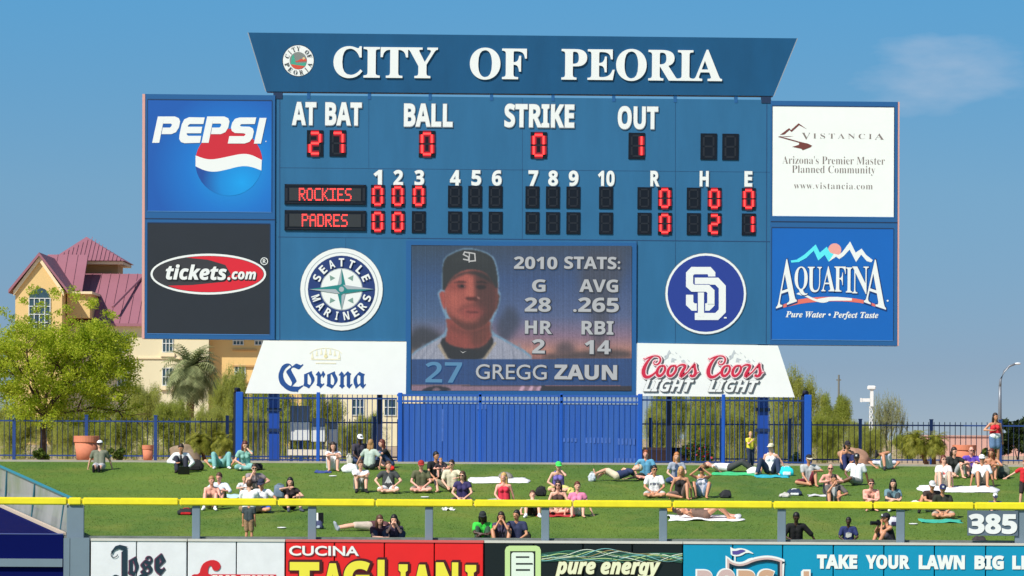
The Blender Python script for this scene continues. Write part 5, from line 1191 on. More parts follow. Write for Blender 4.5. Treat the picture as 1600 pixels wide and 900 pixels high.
# tower
tw_ = part('tower', mat('tower_tan', (196, 160, 112), .9, var=.05, scale=.2), hx(113, 411), hx(184, 411), 10.5, 16, hz(452, 411), hz(417, 411))
part('tower_cornice', CORN, hx(84, 410), hx(193, 410), 8.6, 18, hz(417, 410) + .003, hz(412.5, 410)) 
bm = nb(); x0, x1 = hx(80, 410), hx(196, 410); zb_, za_ = hz(412.3, 411), hz(373, 413); ap = bm.verts.new(((x0 + x1) / 2 - .55, 13.5, za_)); q_ = [bm.verts.new(v) for v in ((x0, 8.2, zb_), (x1, 8.2, zb_), (x1, 19, zb_), (x0, 19, zb_))]
for i in range(4): bm.faces.new((q_[i], q_[(i + 1) % 4], ap))
bm.faces.new(q_[::-1])
for i in range(1, 18):
    f = i / 18; p0 = Vector((x0 + (x1 - x0) * f, 8.2, zb_)); top = Vector(ap.co); g = 1 - abs(2 * f - 1); p1 = p0 + Vector((0, (13.5 - 8.2) * g * .97, (za_ - zb_) * g * .97)); d = p1 - p0
    obox(bm, (p0 + p1) / 2 + Vector((0, -.02, .05)), (.025, 0, 0), d / 2, (0, -.012, .02), 1)
obj('tower_roof', bm, [ROOF, RIB], ht)
# ------------------------------------------------------------------ people
def cap_(bm, p0, r0, p1, r1, n=10, flat=1.0, fdir=None):
    """closed tapered capsule; flat<1 squeezes it along fdir"""
    p0, p1 = Vector(p0), Vector(p1); d = p1 - p0; L_ = d.length
    if L_ < 1e-5: d = Vector((0, 0, 1))
    d.normalize(); a = d.cross(Vector((0, 0, 1)) if abs(d.z) < .9 else Vector((1, 0, 0))).normalized(); b = d.cross(a)
    prof = [(p0 - d * r0 * .82, r0 * .5), (p0 - d * r0 * .45, r0 * .88), (p0, r0), (p1, r1), (p1 + d * r1 * .45, r1 * .88), (p1 + d * r1 * .82, r1 * .5)]
    rings = []
    for c, r in prof:
        rg = []
        for k in range(n):
            o = (a * math.cos(2 * math.pi * k / n) + b * math.sin(2 * math.pi * k / n)) * r
            if fdir is not None: o = o - fdir * (o.dot(fdir) * (1 - flat))
            rg.append(bm.verts.new(c + o))
        rings.append(rg)
    for r0_, r1_ in zip(rings, rings[1:]):
        for k in range(n): bm.faces.new((r0_[k], r0_[(k + 1) % n], r1_[(k + 1) % n], r1_[k]))
    bm.faces.new(rings[0][::-1]); bm.faces.new(rings[-1])
def ik(a, t, l1, l2, pole):
    a, t = Vector(a), Vector(t); d = t - a; D = min(d.length, (l1 + l2) * .995)
    if d.length < 1e-6: d = Vector((0, -1, 0))
    d.normalize(); t = a + d * D
    x = (l1 * l1 - l2 * l2 + D * D) / (2 * D); h = math.sqrt(max(0, l1 * l1 - x * x)); p = Vector(pole); p = p - d * p.dot(d)
    if p.length < 1e-5: p = Vector((0, 0, 1)) - d * d.z
    return a + d * x + p.normalized() * h, t
# pose presets, in metres for a 1.72 m adult who faces -Y; ph pelvis height, lean forward in degrees, f/k feet and knee poles, h/e hands and elbow poles (left, right in the picture)
POSE = {
 'knees': dict(ph=.12, lean=12, f=((-.13, -.46, .05), (.13, -.46, .05)), k=((-.1, -.2, 1), (.1, -.2, 1)), h=((-.12, -.42, .44), (.12, -.42, .44)), e=((-1, .3, -.3), (1, .3, -.3))),
 'hug': dict(ph=.12, lean=22, f=((-.12, -.44, .05), (.12, -.44, .05)), k=((-.1, -.2, 1), (.1, -.2, 1)), h=((.03, -.47, .33), (-.03, -.46, .30)), e=((-1, 0, -.2), (1, 0, -.2))),
 'cross': dict(ph=.12, lean=8, f=((.14, -.28, .06), (-.14, -.34, .06)), k=((-1, -.35, .12), (1, -.35, .12)), h=((-.1, -.30, .19), (.1, -.30, .19)), e=((-1, .2, -.2), (1, .2, -.2))),
 'crosschin': dict(ph=.12, lean=18, f=((.14, -.28, .06), (-.14, -.34, .06)), k=((-1, -.35, .12), (1, -.35, .12)), h=((-.1, -.30, .19), (.06, -.27, .66)), e=((-1, .2, -.2), (.7, -.5, -.8))),
 'hands_face': dict(ph=.12, lean=20, f=((-.15, -.46, .05), (.15, -.46, .05)), k=((-.3, -.2, 1), (.3, -.2, 1)), h=((-.05, -.32, .66), (.05, -.32, .66)), e=((-.6, -.4, -1), (.6, -.4, -1))),
 'legs_out': dict(ph=.12, lean=-24, f=((-.09, -.84, .07), (.07, -.86, .07)), k=((-.2, 0, 1), (.2, 0, 1)), h=((-.36, .32, .04), (.36, .32, .04)), e=((-1, .6, 0), (1, .6, 0))),
 'knees_back': dict(ph=.12, lean=-22, f=((-.15, -.52, .05), (.15, -.52, .05)), k=((-.1, -.1, 1), (.1, -.1, 1)), h=((-.34, .30, .04), (.34, .30, .04)), e=((-1, .6, 0), (1, .6, 0))),
 'one_knee': dict(ph=.12, lean=8, f=((.05, -.36, .06), (.2, -.46, .05)), k=((-1, -.35, .12), (.1, -.2, 1)), h=((-.1, -.34, .17), (.2, -.38, .42)), e=((-1, .2, -.2), (1, .2, -.2))),
 'photo': dict(ph=.12, lean=4, f=((-.15, -.46, .05), (.15, -.46, .05)), k=((-.3, -.2, 1), (.3, -.2, 1)), h=((-.12, -.28, .80), (.06, -.28, .80)), e=((-1, -.2, -.5), (1, -.2, -.6))),
 'side_legs': dict(ph=.12, lean=-4, f=((-.55, -.35, .06), (-.6, -.2, .06)), k=((-.4, -1, .2), (-.2, -1, .3)), h=((-.12, -.3, .2), (.3, .1, .03)), e=((-1, .2, -.2), (1, .6, 0))),
 'long_legs': dict(ph=.12, lean=-6, f=((-.10, -.84, .07), (.10, -.84, .07)), k=((-.2, 0, 1), (.2, 0, 1)), h=((-.16, -.3, .2), (.16, -.3, .2)), e=((-1, .2, -.2), (1, .2, -.2))),
 'stand': dict(ph=.93, lean=0, f=((-.10, -.02, .06), (.11, .02, .06)), k=((0, -1, 0), (0, -1, 0)), h=((-.22, -.06, .80), (.24, 0, .76)), e=((-.6, .7, -.2), (.6, .7, -.2))),
 'stand_fold': dict(ph=.93, lean=0, f=((-.09, -.02, .06), (.12, .02, .06)), k=((0, -1, 0), (0, -1, 0)), h=((-.03, -.2, 1.32), (.26, -.02, .78)), e=((-1, .1, -.7), (.6, .7, -.2))),
 'walk_reach': dict(ph=.92, lean=3, f=((-.16, -.06, .06), (.18, .1, .07)), k=((0, -1, 0), (0, -1, 0)), h=((-.66, -.14, 1.06), (.26, 0, .80)), e=((-.3, .7, -.4), (.6, .7, -.2))),
 'supine': dict(ph=.12, lean=-86, f=((-.14, -.50, .05), (.14, -.50, .05)), k=((-.1, -.1, 1), (.1, -.1, 1)), h=((-.32, .30, .05), (.32, .30, .05)), e=((-1, 0, .1), (1, 0, .1))),
 'recline': dict(ph=.12, lean=-62, f=((-.18, -.55, .05), (.18, -.55, .05)), k=((-.1, -.1, 1), (.1, -.1, 1)), h=((-.30, .20, .04), (.30, .20, .04)), e=((-.4, .9, -.5), (.4, .9, -.5))),
 'supine_flat': dict(ph=.12, lean=-86, f=((-.10, -.86, .08), (.10, -.86, .08)), k=((-.1, -.1, 1), (.1, -.1, 1)), h=((-.26, .12, .06), (.26, .12, .06)), e=((-1, 0, .1), (1, 0, .1))),
 'legs_crossed_up': dict(ph=.12, lean=-86, f=((-.12, -.46, .05), (-.36, -.30, .44)), k=((-.1, -.1, 1), (.25, -.25, 1)), h=((-.3, .3, .05), (.3, .3, .05)), e=((-1, 0, .1), (1, 0, .1))),
 'prone': dict(ph=.13, lean=80, f=((-.12, .84, .07), (.12, .84, .07)), k=((-.1, 0, -1), (.1, 0, -1)), h=((-.12, -.70, .05), (.12, -.70, .05)), e=((-1, -.1, -.4), (1, -.1, -.4))),
 'prone_knees': dict(ph=.13, lean=86, f=((-.12, .84, .07), (.12, .84, .07)), k=((-.1, 0, -1), (.1, 0, -1)), h=((-.3, -.5, .05), (.3, -.5, .05)), e=((-1, 0, 0), (1, 0, 0))),
 'side': dict(ph=.16, lean=-72, f=((-.06, -.55, .1), (.0, -.62, .22)), k=((-.9, -.2, .4), (-.9, -.2, .5)), h=((-.3, .36, .05), (-.15, .1, .22)), e=((-.2, .9, -.6), (.2, -.2, .9))),
}
PENDING = []
SKINS = {'fair': (226, 172, 146), 'pink': (232, 166, 146), 'tan': (202, 142, 108), 'olive': (184, 128, 98), 'brown': (112, 74, 54), 'dark': (70, 46, 36)}
HAIRS = {'black': (26, 22, 22), 'dark': (50, 34, 26), 'brown': (84, 56, 38), 'red': (134, 70, 38), 'auburn': (98, 44, 30), 'blonde': (206, 164, 100), 'sandy': (166, 124, 78), 'grey': (150, 148, 144), 'strawberry': (190, 124, 74)}
LENS = mat('lens_black', (14, 14, 16), .15); EYEM = mat('eye_dark', (44, 32, 28), .3); LIP = mat('lip', (160, 84, 76), .5)
def cloth(rgb): return mat('cloth_%d_%d_%d' % rgb, rgb, .85, var=.16, scale=9, bump=.5, bscale=14)
def skinm(k): return mat('skin_' + k, SKINS[k], .5, var=.06, scale=12)
def hairm(k): return mat('hair_' + k, HAIRS[k], .55, var=.3, scale=30)
def pend(name, bm, m, parent, vox=.02, it=3, extra=None):
    o = obj(name, bm, m, parent)
    r_ = o.modifiers.new('remesh', 'REMESH'); r_.mode = 'VOXEL'; r_.voxel_size = vox; r_.use_smooth_shade = True
    s_ = o.modifiers.new('smooth', 'SMOOTH'); s_.iterations = it; s_.factor = .5
    PENDING.append((o, extra)); return o

def person(label, px, py, pose='cross', rot=0, H=1.0, skin='fair', hair='brown', long=0, top=None, sleeve=.5, bottom=None, leg='shorts', shoes=None, cap=None, visor=True, glasses=False, look=(0, 0), fem=False, group=None, dz=0.0, mods=None, bald=False, jacket=None, tie=None, print_=None, Yfix=None, capfront=None, logo=None):
    """px, py: the pixel of the photograph under the pelvis on the lawn; rot: degrees, 0 faces the camera, + turns towards the picture right"""
    P = dict(POSE[pose]); P.update(mods or {})
    loc = on_lawn(px, py) if Yfix is None else on_plat(px, Yfix)
    root = empty('person', loc + Vector((0, 0, dz))); root.rotation_mode = 'ZYX'
    slope = math.atan(SLOPE) if Yfix is None else 0
    root.rotation_euler = (slope, 0, R(rot)); root.scale = (H, H, H)
    tag(root, label, 'person', group)
    wd = .92 if fem else 1.0
    la = R(P['lean']); pel = Vector((0, 0, P['ph'])); side = P.get('sidelean', 0)
    t_ = Vector((side, -math.sin(la), math.cos(la))).normalized(); xr = Vector((1, 0, 0)) - t_ * t_.x; xr.normalize()
    tw = R(P.get('twist', 0)); fw = t_.cross(xr); fw = -fw if fw.y > 0 and abs(la) < 1.2 else fw
    front = xr.cross(t_); front = front if abs(front.y) < 1e-6 or True else front
    front = (t_.cross(xr)) * -1          # chest direction
    if P['ph'] < .5 and abs(la) > 1.2: front = Vector((0, 0, 1)) if la < 0 else Vector((0, 0, -1))
    xs = (xr * math.cos(tw) + front * math.sin(tw)).normalized()
    chest = pel + t_ * .47; S = [chest - t_ * .03 + xs * s * .185 * wd for s in (-1, 1)]; hip = [pel + xr * s * .085 for s in (-1, 1)]
    up = Vector((0, 0, 1)); nd = (t_ * .55 + up * .45).normalized() if abs(la) < 1.2 else (t_ if la < 0 else (t_ * .75 + up * .65).normalized())
    neck = chest + t_ * .03; hc = neck + nd * .175 + front * .02
    # head frame
    yaw, pit = R(look[0]), R(look[1])
    if abs(la) < 1.2: hu = (up * .8 + nd * .35).normalized(); hf0 = Vector((0, -1, 0))
    elif la < 0: hu = t_; hf0 = (up - t_ * t_.z).normalized()
    else: hu = up; hf0 = Vector((0, -1, 0))
    hf0 = (hf0 - hu * hf0.dot(hu)).normalized(); hx_ = hf0.cross(hu) * -1
    if abs(la) < 1.2 or la > 0: hx_ = Vector((1, 0, 0)); hx_ = (hx_ - hu * hx_.dot(hu)).normalized()
    hf = (hf0 * math.cos(yaw) + hx_ * math.sin(yaw)); hx_ = hu.cross(hf); 
    hf = (hf * math.cos(pit) - hu * math.sin(pit)).normalized(); hu = hf.cross(hx_) ; hu = hu if hu.z > -.2 else -hu
    hu.normalize(); RM = Matrix((hx_, -hf, hu)).transposed()
    def hp(x, f_, u): return hc + hx_ * x + hf * f_ + hu * u
    el, hd, kn, ft = [], [], [], []
    for i in (0, 1):
        e_, h_ = ik(S[i], P['h'][i], .28, .25, P['e'][i]); el.append(e_); hd.append(h_)
        k_, f_ = ik(hip[i], P['f'][i], .43, .42, P['k'][i]); kn.append(k_); ft.append(f_)
    # ---- body: one continuous surface
    b = nb()
    for i, s in enumerate((-1, 1)):
        cap_(b, pel + xr * s * .055, .105, chest - t_ * .14 + xs * s * .065, .092 * wd)
        cap_(b, chest - t_ * .14 + xs * s * .05, .092, chest - t_ * .05 + xs * s * .10 * wd, .07)
        cap_(b, chest - t_ * .02 + xs * s * .04, .06, S[i], .054 * wd)
        cap_(b, S[i], .05 * wd, el[i], .037 * wd); cap_(b, el[i], .037 * wd, hd[i], .027)
        cap_(b, hip[i], .088, kn[i], .055); cap_(b, kn[i], .054, kn[i].lerp(ft[i], .35), .056); cap_(b, kn[i].lerp(ft[i], .35), .056, ft[i], .036)
    cap_(b, neck - t_ * .03, .055, hc - nd * .05, .05)
    ell(b, hc, .076, .096, .115, RM, 14, 10); ell(b, hp(0, .03, -.06), .055, .06, .055, RM, 10, 8); cap_(b, hp(0, .088, .012), .012, hp(0, .104, -.018), .016, 8)
    for s in (-1, 1): ell(b, hp(s * .077, -.005, -.005), .014, .022, .03, RM, 8, 6)
    ex_ = nb()
    fdirs = []
    for i, s in enumerate((-1, 1)):
        fa = (hd[i] - el[i]).normalized(); sd = Vector((-s, -.2, 0)); sd = (sd - fa * sd.dot(fa)).normalized(); nm = fa.cross(sd)
        cap_(b, hd[i], .026, hd[i] + fa * .07, .034, flat=.55, fdir=nm)
        for q in range(4):                                   # four fingers and a thumb, slightly curled
            o = hd[i] + fa * .085 + sd * (-.027 + .018 * q); ln = (.062, .075, .07, .052)[q]
            m1 = o + fa * ln * .55 + nm * .008; tube(ex_, [o - fa * .02, m1, m1 + (fa * .8 - sd * .0 + nm * .5) * ln * .5], [.0095, .0088, .007], 6)
        o = hd[i] + fa * .03 + sd * .026; tube(ex_, [o, o + (sd * .8 + fa * .6) * .035, o + (sd * .5 + fa * .9) * .065], [.012, .011, .008], 6)
        fd = P.get('fdir')
        if fd: fd = Vector(fd[i]).normalized()
        else:
            sh = (ft[i] - kn[i]).normalized(); fd = Vector((s * .25, -1, 0)) if P['ph'] > .5 or sh.z < -.55 else (Vector((0, 0, 1)) + Vector((0, -.35, 0)) if sh.y < -.3 else Vector((-sh.y * s * 1.0, -.8, .15)))
            if la > 1.2: fd = Vector((0, .8, -.5))
            fd.normalize()
        fdirs.append(fd); cap_(b, ft[i] - fd * .035, .038, ft[i] + fd * .15 + Vector((0, 0, -.012)), .03, flat=.8, fdir=Vector((0, 0, 1)) if abs(fd.z) < .6 else Vector((0, 1, 0)))
    nskin = len(ex_.faces)
    for s in (-1, 1): ell(ex_, hp(s * .032, .084, .014), .017, .009, .011, RM, 8, 6, 1); obox(ex_, hp(s * .033, .090, .034), hx_ * .022, hf * .005, hu * .005, 1)  # eyes and brows oversized and dark, so they also paint the socket shadow
    ell(ex_, hp(0, .088, -.055), .024, .008, .009, RM, 8, 6, 2)
    for f in ex_.faces: f.smooth = True
    pend('body', b, [skinm(skin), EYEM, LIP], root, .017, 3, ex_)
    # ---- clothing
    if top is not None:
        c = nb(); g = .022; tank = sleeve < 0
        for i, s in enumerate((-1, 1)):
            cap_(c, pel + t_ * .04 + xr * s * .058, .108 + g, chest - t_ * .14 + xs * s * .065, (.092 + g) * wd)
            cap_(c, chest - t_ * .14 + xs * s * .05, .092 + g, chest - t_ * (.09 if tank else .05) + xs * s * (.075 if tank else .10) * wd, .066 + g)
            if tank and sleeve > -1.5: cap_(c, chest - t_ * .1 + xs * s * .085, .035, chest + t_ * .035 + xs * s * .088, .034)
            if not tank:
                cap_(c, chest - t_ * .03 + xs * s * .06, .058 + g, S[i], (.054 + g) * wd)
                if sleeve <= 1: cap_(c, S[i], (.052 + g) * wd, S[i].lerp(el[i], max(.1, sleeve)), .046 + g)
                else: cap_(c, S[i], (.052 + g) * wd, el[i], .042 + g); cap_(c, el[i], .042 + g, el[i].lerp(hd[i], min(1, sleeve - 1)), .032 + g * .7)
        if fem:
            for s in (-1, 1): ell(c, chest - t_ * .15 + xs * s * .07 + front * .09, .065, .06, .065, None, 10, 8)
        sh_ = pend('shirt', c, cloth(top), root, .019, 3)
        if print_:                                            # a printed or open front panel
            c = nb(); kind, rgb = print_
            ctr = chest - t_ * .19 + front * (.092 + g + .012)
            if kind == 'tri': shp = [(-.11, -.10), (.11, -.10), (.0, .12)]
            elif kind == 'open': shp = [(-.05, -.24), (.06, -.24), (.07, .1), (.03, .19), (-.03, .19), (-.06, .1)]
            elif kind == 'band': shp = [(-.12, .035), (-.12, -.025), (.12, -.025), (.12, .035)]
            else: shp = [(-.09, -.07), (-.02, -.1), (.09, -.06), (.1, .04), (.02, .07), (-.08, .05)]
            fr_ = [c.verts.new(ctr + xs * x + t_ * z + front * (.012 - abs(x) * .22)) for x, z in shp]; bk_ = [c.verts.new(v.co - front * .03) for v in fr_]
            c.faces.new(fr_); c.faces.new(bk_[::-1])
            for i in range(len(shp)): c.faces.new((fr_[(i + 1) % len(shp)], fr_[i], bk_[i], bk_[(i + 1) % len(shp)]))
            bmesh.ops.recalc_face_normals(c, faces=c.faces); obj('shirt_front', c, cloth(rgb), sh_)
        if tie:
            c = nb(); q0 = chest - t_ * .0 + front * .112; q1 = pel + t_ * .12 + front * .15
            obox(c, q0, xs * .022, front * .012, t_ * .02); obox(c, (q0 + q1) / 2, xs * .028, front * .008, (q0 - q1) / 2 * .9); obj('tie', c, cloth(tie), sh_)
    if bottom is not None:
        c = nb(); g = .022
        for i, s in enumerate((-1, 1)):
            cap_(c, pel + t_ * .05 + xr * s * .055, .108 + g * .8, hip[i], .10 + g)
            if leg == 'skirt': cap_(c, hip[i], .105 + g, hip[i].lerp(kn[i], .62) + xr * s * -.01, .10 + g)
            elif leg == 'brief': cap_(c, hip[i], .095 + g * .5, hip[i].lerp(kn[i], .12), .088 + g * .5)
            else:
                cap_(c, hip[i], .092 + g, hip[i].lerp(kn[i], .82 if leg == 'shorts' else 1), (.068 if leg == 'shorts' else .06) + g)
                if leg == 'pants': cap_(c, kn[i], .06 + g, ft[i].lerp(kn[i], .12), .05 + g)
        pend({'shorts': 'shorts', 'pants': 'trousers', 'skirt': 'skirt', 'brief': 'swimsuit_bottom'}[leg], c, cloth(bottom), root, .019, 3)
    if shoes is not None:
        for i in (0, 1):
            c = nb(); fd = fdirs[i]; cap_(c, ft[i] - fd * .04, .048, ft[i] + fd * .155 + Vector((0, 0, -.012)), .04, flat=.82, fdir=Vector((0, 0, 1)) if abs(fd.z) < .6 else Vector((0, 1, 0))); cap_(c, ft[i], .046, ft[i].lerp(kn[i], .12), .046)
            pend('shoe', c, cloth(shoes), root, .016, 2)
    # ---- hair and headwear
    if not bald:
        c = nb(); ell(c, hp(0, -.012, .024), .089, .104, .116, RM, 16, 12)
        dl = [v for v in c.verts if (v.co - hc).dot(hf) > .05 and (v.co - hc).dot(hu) < .048]
        for v in dl: v.co = v.co - hf * ((v.co - hc).dot(hf) - .02)
        if long:
            dn = (-up * .9 + t_ * -.25).normalized() if abs(la) < 1.2 else (t_ if la < 0 else -up)
            for s in (-1, 0, 1):
                st = hp(s * .06, -.045 if s == 0 else -.02, -.02); cap_(c, st, .052, st + dn * long * .5 - hf * .02, .05); cap_(c, st + dn * long * .5 - hf * .02, .05, st + dn * long + hx_ * s * .02 - hf * .02, .03)
        pend('hair', c, hairm(hair), root, .016, 2)
    if cap is not None:
        c = nb(); ell(c, hp(0, -.008, .05), .092, .108, .088, RM, 16, 10)
        for v in c.verts:
            u = (v.co - hc).dot(hu)
            if u < .04: v.co += hu * (.04 - u)
        cc_ = obj('cap', c, cloth(cap), root, True)
        if visor:
            c = nb(); n = 8; a_ = []; b_ = []
            for k in range(n + 1):
                q = math.pi * (k / n - .5) * .82; a_.append(hp(math.sin(q) * .09, math.cos(q) * .095, .048)); b_.append(hp(math.sin(q) * .095, math.cos(q) * .085 + .09 * math.cos(q * 1.05), .034))
            for dz_ in (0, .008):
                va = [c.verts.new(v + hu * dz_) for v in a_]; vb = [c.verts.new(v + hu * dz_) for v in b_]
                for k in range(n): c.faces.new((va[k], va[k + 1], vb[k + 1], vb[k]))
            obj('visor', c, cloth(capfront or cap), cc_)
        if logo:
            c = nb(); obox(c, hp(0, .098, .085), hx_ * .026, hf * .008, hu * .022); obj('cap_badge', c, cloth(logo), cc_)
    if glasses:
        c = nb()
        for s in (-1, 1):
            ell(c, hp(s * .034, .094, .014), .029, .01, .02, RM, 10, 6); obox(c, hp(s * .076, .04, .018), hx_ * .003, hf * .05, hu * .005)
        obox(c, hp(0, .1, .018), hx_ * .012, hf * .004, hu * .005); obj('sunglasses', c, LENS, root, True)
    root['_pts'] = 0; del root['_pts']
    return dict(root=root, hd=[root.matrix_basis @ h for h in hd] if False else hd, hc=hc, hf=hf, pel=pel, chest=chest)

WT, BK, NV, GYC, KH = (236, 236, 236), (26, 26, 30), (28, 38, 78), (120, 122, 126), (166, 150, 122)
JEAN = (62, 80, 116); JEAND = (40, 52, 80)
# top row, left to right
person('man in a grey green V-neck shirt and white cap leaning back on his hands', 155, 735, 'legs_out', 0, skin='fair', hair='dark', top=(112, 116, 98), sleeve=.55, bottom=(176, 178, 180), shoes=BK, cap=WT, capfront=BK, glasses=True)
person('man in a white long sleeved shirt and dark tie with knees up', 283, 737, 'knees', 4, skin='tan', hair='dark', top=WT, sleeve=1.9, bottom=(40, 42, 56), leg='pants', shoes=(46, 34, 30), tie=(36, 36, 44), mods=dict(lean=26, h=((-.16, -.40, .30), (.2, -.38, .16))), look=(8, 18))
person('person in pale turquoise scrubs lying on the back with knees raised', 345, 731, 'supine', 6, skin='tan', hair='brown', top=(122, 178, 174), bottom=(122, 178, 174), leg='pants', shoes=WT, mods=dict(f=((-.2, -.42, .05), (.22, -.42, .05)), k=((-.2, 0, 1), (.2, 0, 1))))
person('long haired woman in pale turquoise scrubs with a hand to her face', 382, 734, 'crosschin', 8, skin='fair', hair='auburn', long=.34, fem=True, top=(132, 182, 172), sleeve=.5, bottom=(130, 180, 174), leg='pants', shoes=WT, look=(6, 16))
person('dark haired woman in white top and shorts hugging bare knees', 520, 735, 'hug', 4, skin='fair', hair='dark', long=.2, fem=True, top=WT, sleeve=.4, bottom=WT, look=(6, 4), mods=dict(h=((.05, -.42, .52), (-.02, -.40, .5))))
person('man in a white cap and dark shirt behind the woman in pale grey', 561, 725, 'one_knee', 20, skin='dark', hair='black', top=(58, 54, 68), sleeve=.5, bottom=JEAN, leg='pants', cap=WT, logo=(60, 60, 64), look=(-4, 12))
person('long haired blonde woman in pale grey green shirt turned away', 577, 734, 'side_legs', 160, skin='fair', hair='sandy', long=.22, fem=True, top=(176, 190, 178), sleeve=.6, bottom=(54, 60, 62), leg='shorts', mods=dict(h=((-.3, -.1, .12), (.5, -.2, .1)), lean=10))
person('dark red haired woman in black top and jeans facing left', 610, 731, 'knees', -78, skin='fair', hair='auburn', long=.16, fem=True, top=BK, sleeve=.3, bottom=JEAN, leg='pants', mods=dict(h=((-.08, -.62, .42), (.1, -.58, .40)), lean=24))
person('man in white polo shirt resting his arms on raised knees', 563, 768, 'knees', 6, skin='fair', hair='brown', top=WT, sleeve=.55, bottom=(134, 138, 136), shoes=BK, look=(4, 8), mods=dict(h=((.1, -.40, .50), (-.1, -.42, .48))))
person('man in charcoal shirt with a white triangle print and white shorts', 607, 770, 'cross', 0, skin='fair', hair='brown', top=(66, 68, 70), sleeve=.5, bottom=WT, print_=('tri', (222, 222, 222)), look=(30, 0), mods=dict(h=((-.24, -.3, .22), (.2, -.3, .24))))
person('man in olive shirt and red cap sitting cross-legged', 658, 769, 'cross', 0, skin='pink', hair='brown', top=(92, 94, 66), sleeve=.5, bottom=(130, 124, 112), cap=(164, 44, 40), look=(0, 12))
person('dark haired man in black top holding a toddler on his lap', 680, 754, 'one_knee', 14, skin='tan', hair='black', top=BK, sleeve=.5, bottom=BK, look=(26, 4))
person('toddler in dark top sitting on the lap of the man in black', 688, 756, 'knees', 6, H=.62, skin='pink', hair='sandy', top=(50, 42, 48), sleeve=.5, bottom=(160, 150, 150), dz=.2)
person('man in cream shirt and sunglasses sitting in khaki shorts', 706, 768, 'one_knee', -6, skin='fair', hair='dark', top=(216, 206, 178), sleeve=.7, bottom=(150, 142, 118), glasses=True, look=(-16, 0), mods=dict(f=((-.35, -.42, .05), (.1, -.45, .06)), k=((-1, -.3, .5), (1, -.3, .4))))
person('brown haired woman in navy purple top sitting just above the rail', 723, 787, 'cross', -6, skin='fair', hair='brown', long=.12, fem=True, top=(52, 44, 92), sleeve=.3, bottom=(60, 52, 60), glasses=True, look=(-14, 0))
person('blonde woman in a crimson tank top above the yellow rail', 787, 791, 'side_legs', 0, skin='pink', hair='blonde', long=.24, fem=True, top=(214, 46, 70), sleeve=-1, bottom=(170, 180, 186), leg='pants', look=(-24, 0), mods=dict(f=((-.8, -.3, .06), (-.75, -.2, .08))))
person('woman in bright green cap and violet tank top sitting cross-legged', 872, 769, 'crosschin', 2, skin='fair', hair='brown', fem=True, top=(112, 100, 176), sleeve=-1, bottom=(204, 196, 120), cap=(70, 214, 96), look=(4, 8))
person('dark haired woman in brown top whose face shows above the rail', 872, 803, 'cross', 0, skin='fair', hair='dark', long=.1, fem=True, top=(72, 52, 44), sleeve=-1, bottom=(150, 120, 104), glasses=True, look=(-10, 0), shoes=BK)
person('auburn haired person in pink shirt propped on both hands', 902, 806, 'knees_back', 0, skin='fair', hair='auburn', fem=True, top=(226, 128, 164), sleeve=.3, bottom=(180, 200, 200), look=(10, 0), mods=dict(h=((-.34, .0, .04), (.42, -.06, .04)), lean=-6))
person('person in white shirt and black shorts reclining behind the fence post', 832, 806, 'recline', 0, skin='fair', hair='brown', top=WT, sleeve=.5, bottom=BK, shoes=WT)
# the wall row
person('person in bright green shirt and dark cap at the wall', 754, 852, 'hug', 0, skin='dark', hair='black', long=.14, top=(58, 204, 66), sleeve=.6, bottom=(50, 80, 60), leg='pants', cap=(38, 44, 46), look=(0, 10))
person('dark haired woman holding both hands to her face at the wall', 783, 853, 'hands_face', 0, skin='tan', hair='dark', long=.16, fem=True, top=(74, 66, 92), sleeve=.2, bottom=(54, 52, 60), look=(0, 6))
person('man in navy polo shirt at the wall looking left', 808, 853, 'cross', -10, skin='tan', hair='black', top=(42, 50, 84), sleeve=.5, bottom=(60, 60, 70), look=(-24, 0))
person('long haired woman in dark maroon shirt at the wall above the red panel', 590, 858, 'hug', 14, skin='fair', hair='brown', long=.26, fem=True, top=(60, 34, 52), sleeve=.5, bottom=JEAND, leg='pants', look=(14, 10))
person('black haired woman with fists at her chin behind the red panel', 616, 858, 'hands_face', 0, skin='fair', hair='black', long=.14, fem=True, top=(60, 50, 74), sleeve=.4, bottom=JEAND, leg='pants', look=(-4, 8))
person('person in maroon shirt lying flat behind the two women at the wall', 577, 829, 'supine_flat', -80, skin='fair', hair='brown', top=(92, 56, 60), sleeve=.5, bottom=(196, 180, 164), leg='shorts', shoes=(170, 176, 190))
person('small child in a dark patterned shirt and tan shorts standing at the white panel', 389, 853, 'stand', 168, H=.68, skin='tan', hair='sandy', top=(58, 70, 74), sleeve=.5, bottom=(166, 132, 100), look=(0, 10), print_=('blob', (120, 70, 74)))
person('person in black shirt sitting at the wall beside the fence post', 1243, 855, 'cross', 0, skin='dark', hair='black', top=(20, 20, 24), sleeve=1.0, bottom=(52, 56, 74), leg='pants', look=(0, 20), mods=dict(h=((-.1, -.3, .2), (.52, -.1, .12)), lean=16))
person('boy in navy jersey with a white print at the teal wall', 1325, 854, 'cross', 0, H=.82, skin='dark', hair='black', top=(36, 48, 100), sleeve=.7, bottom=JEAND, leg='pants', print_=('blob', (214, 214, 210)), look=(-14, 4))
bino = person('person in black cap looking left through a dark camera', 1392, 858, 'photo', -72, skin='tan', hair='black', top=(36, 34, 40), sleeve=-1, bottom=(80, 74, 84), cap=(30, 34, 44), logo=WT, mods=dict(h=((-.06, -.28, .66), (.06, -.28, .64)), e=((-.5, -.2, -1), (.5, -.2, -1)), lean=12))
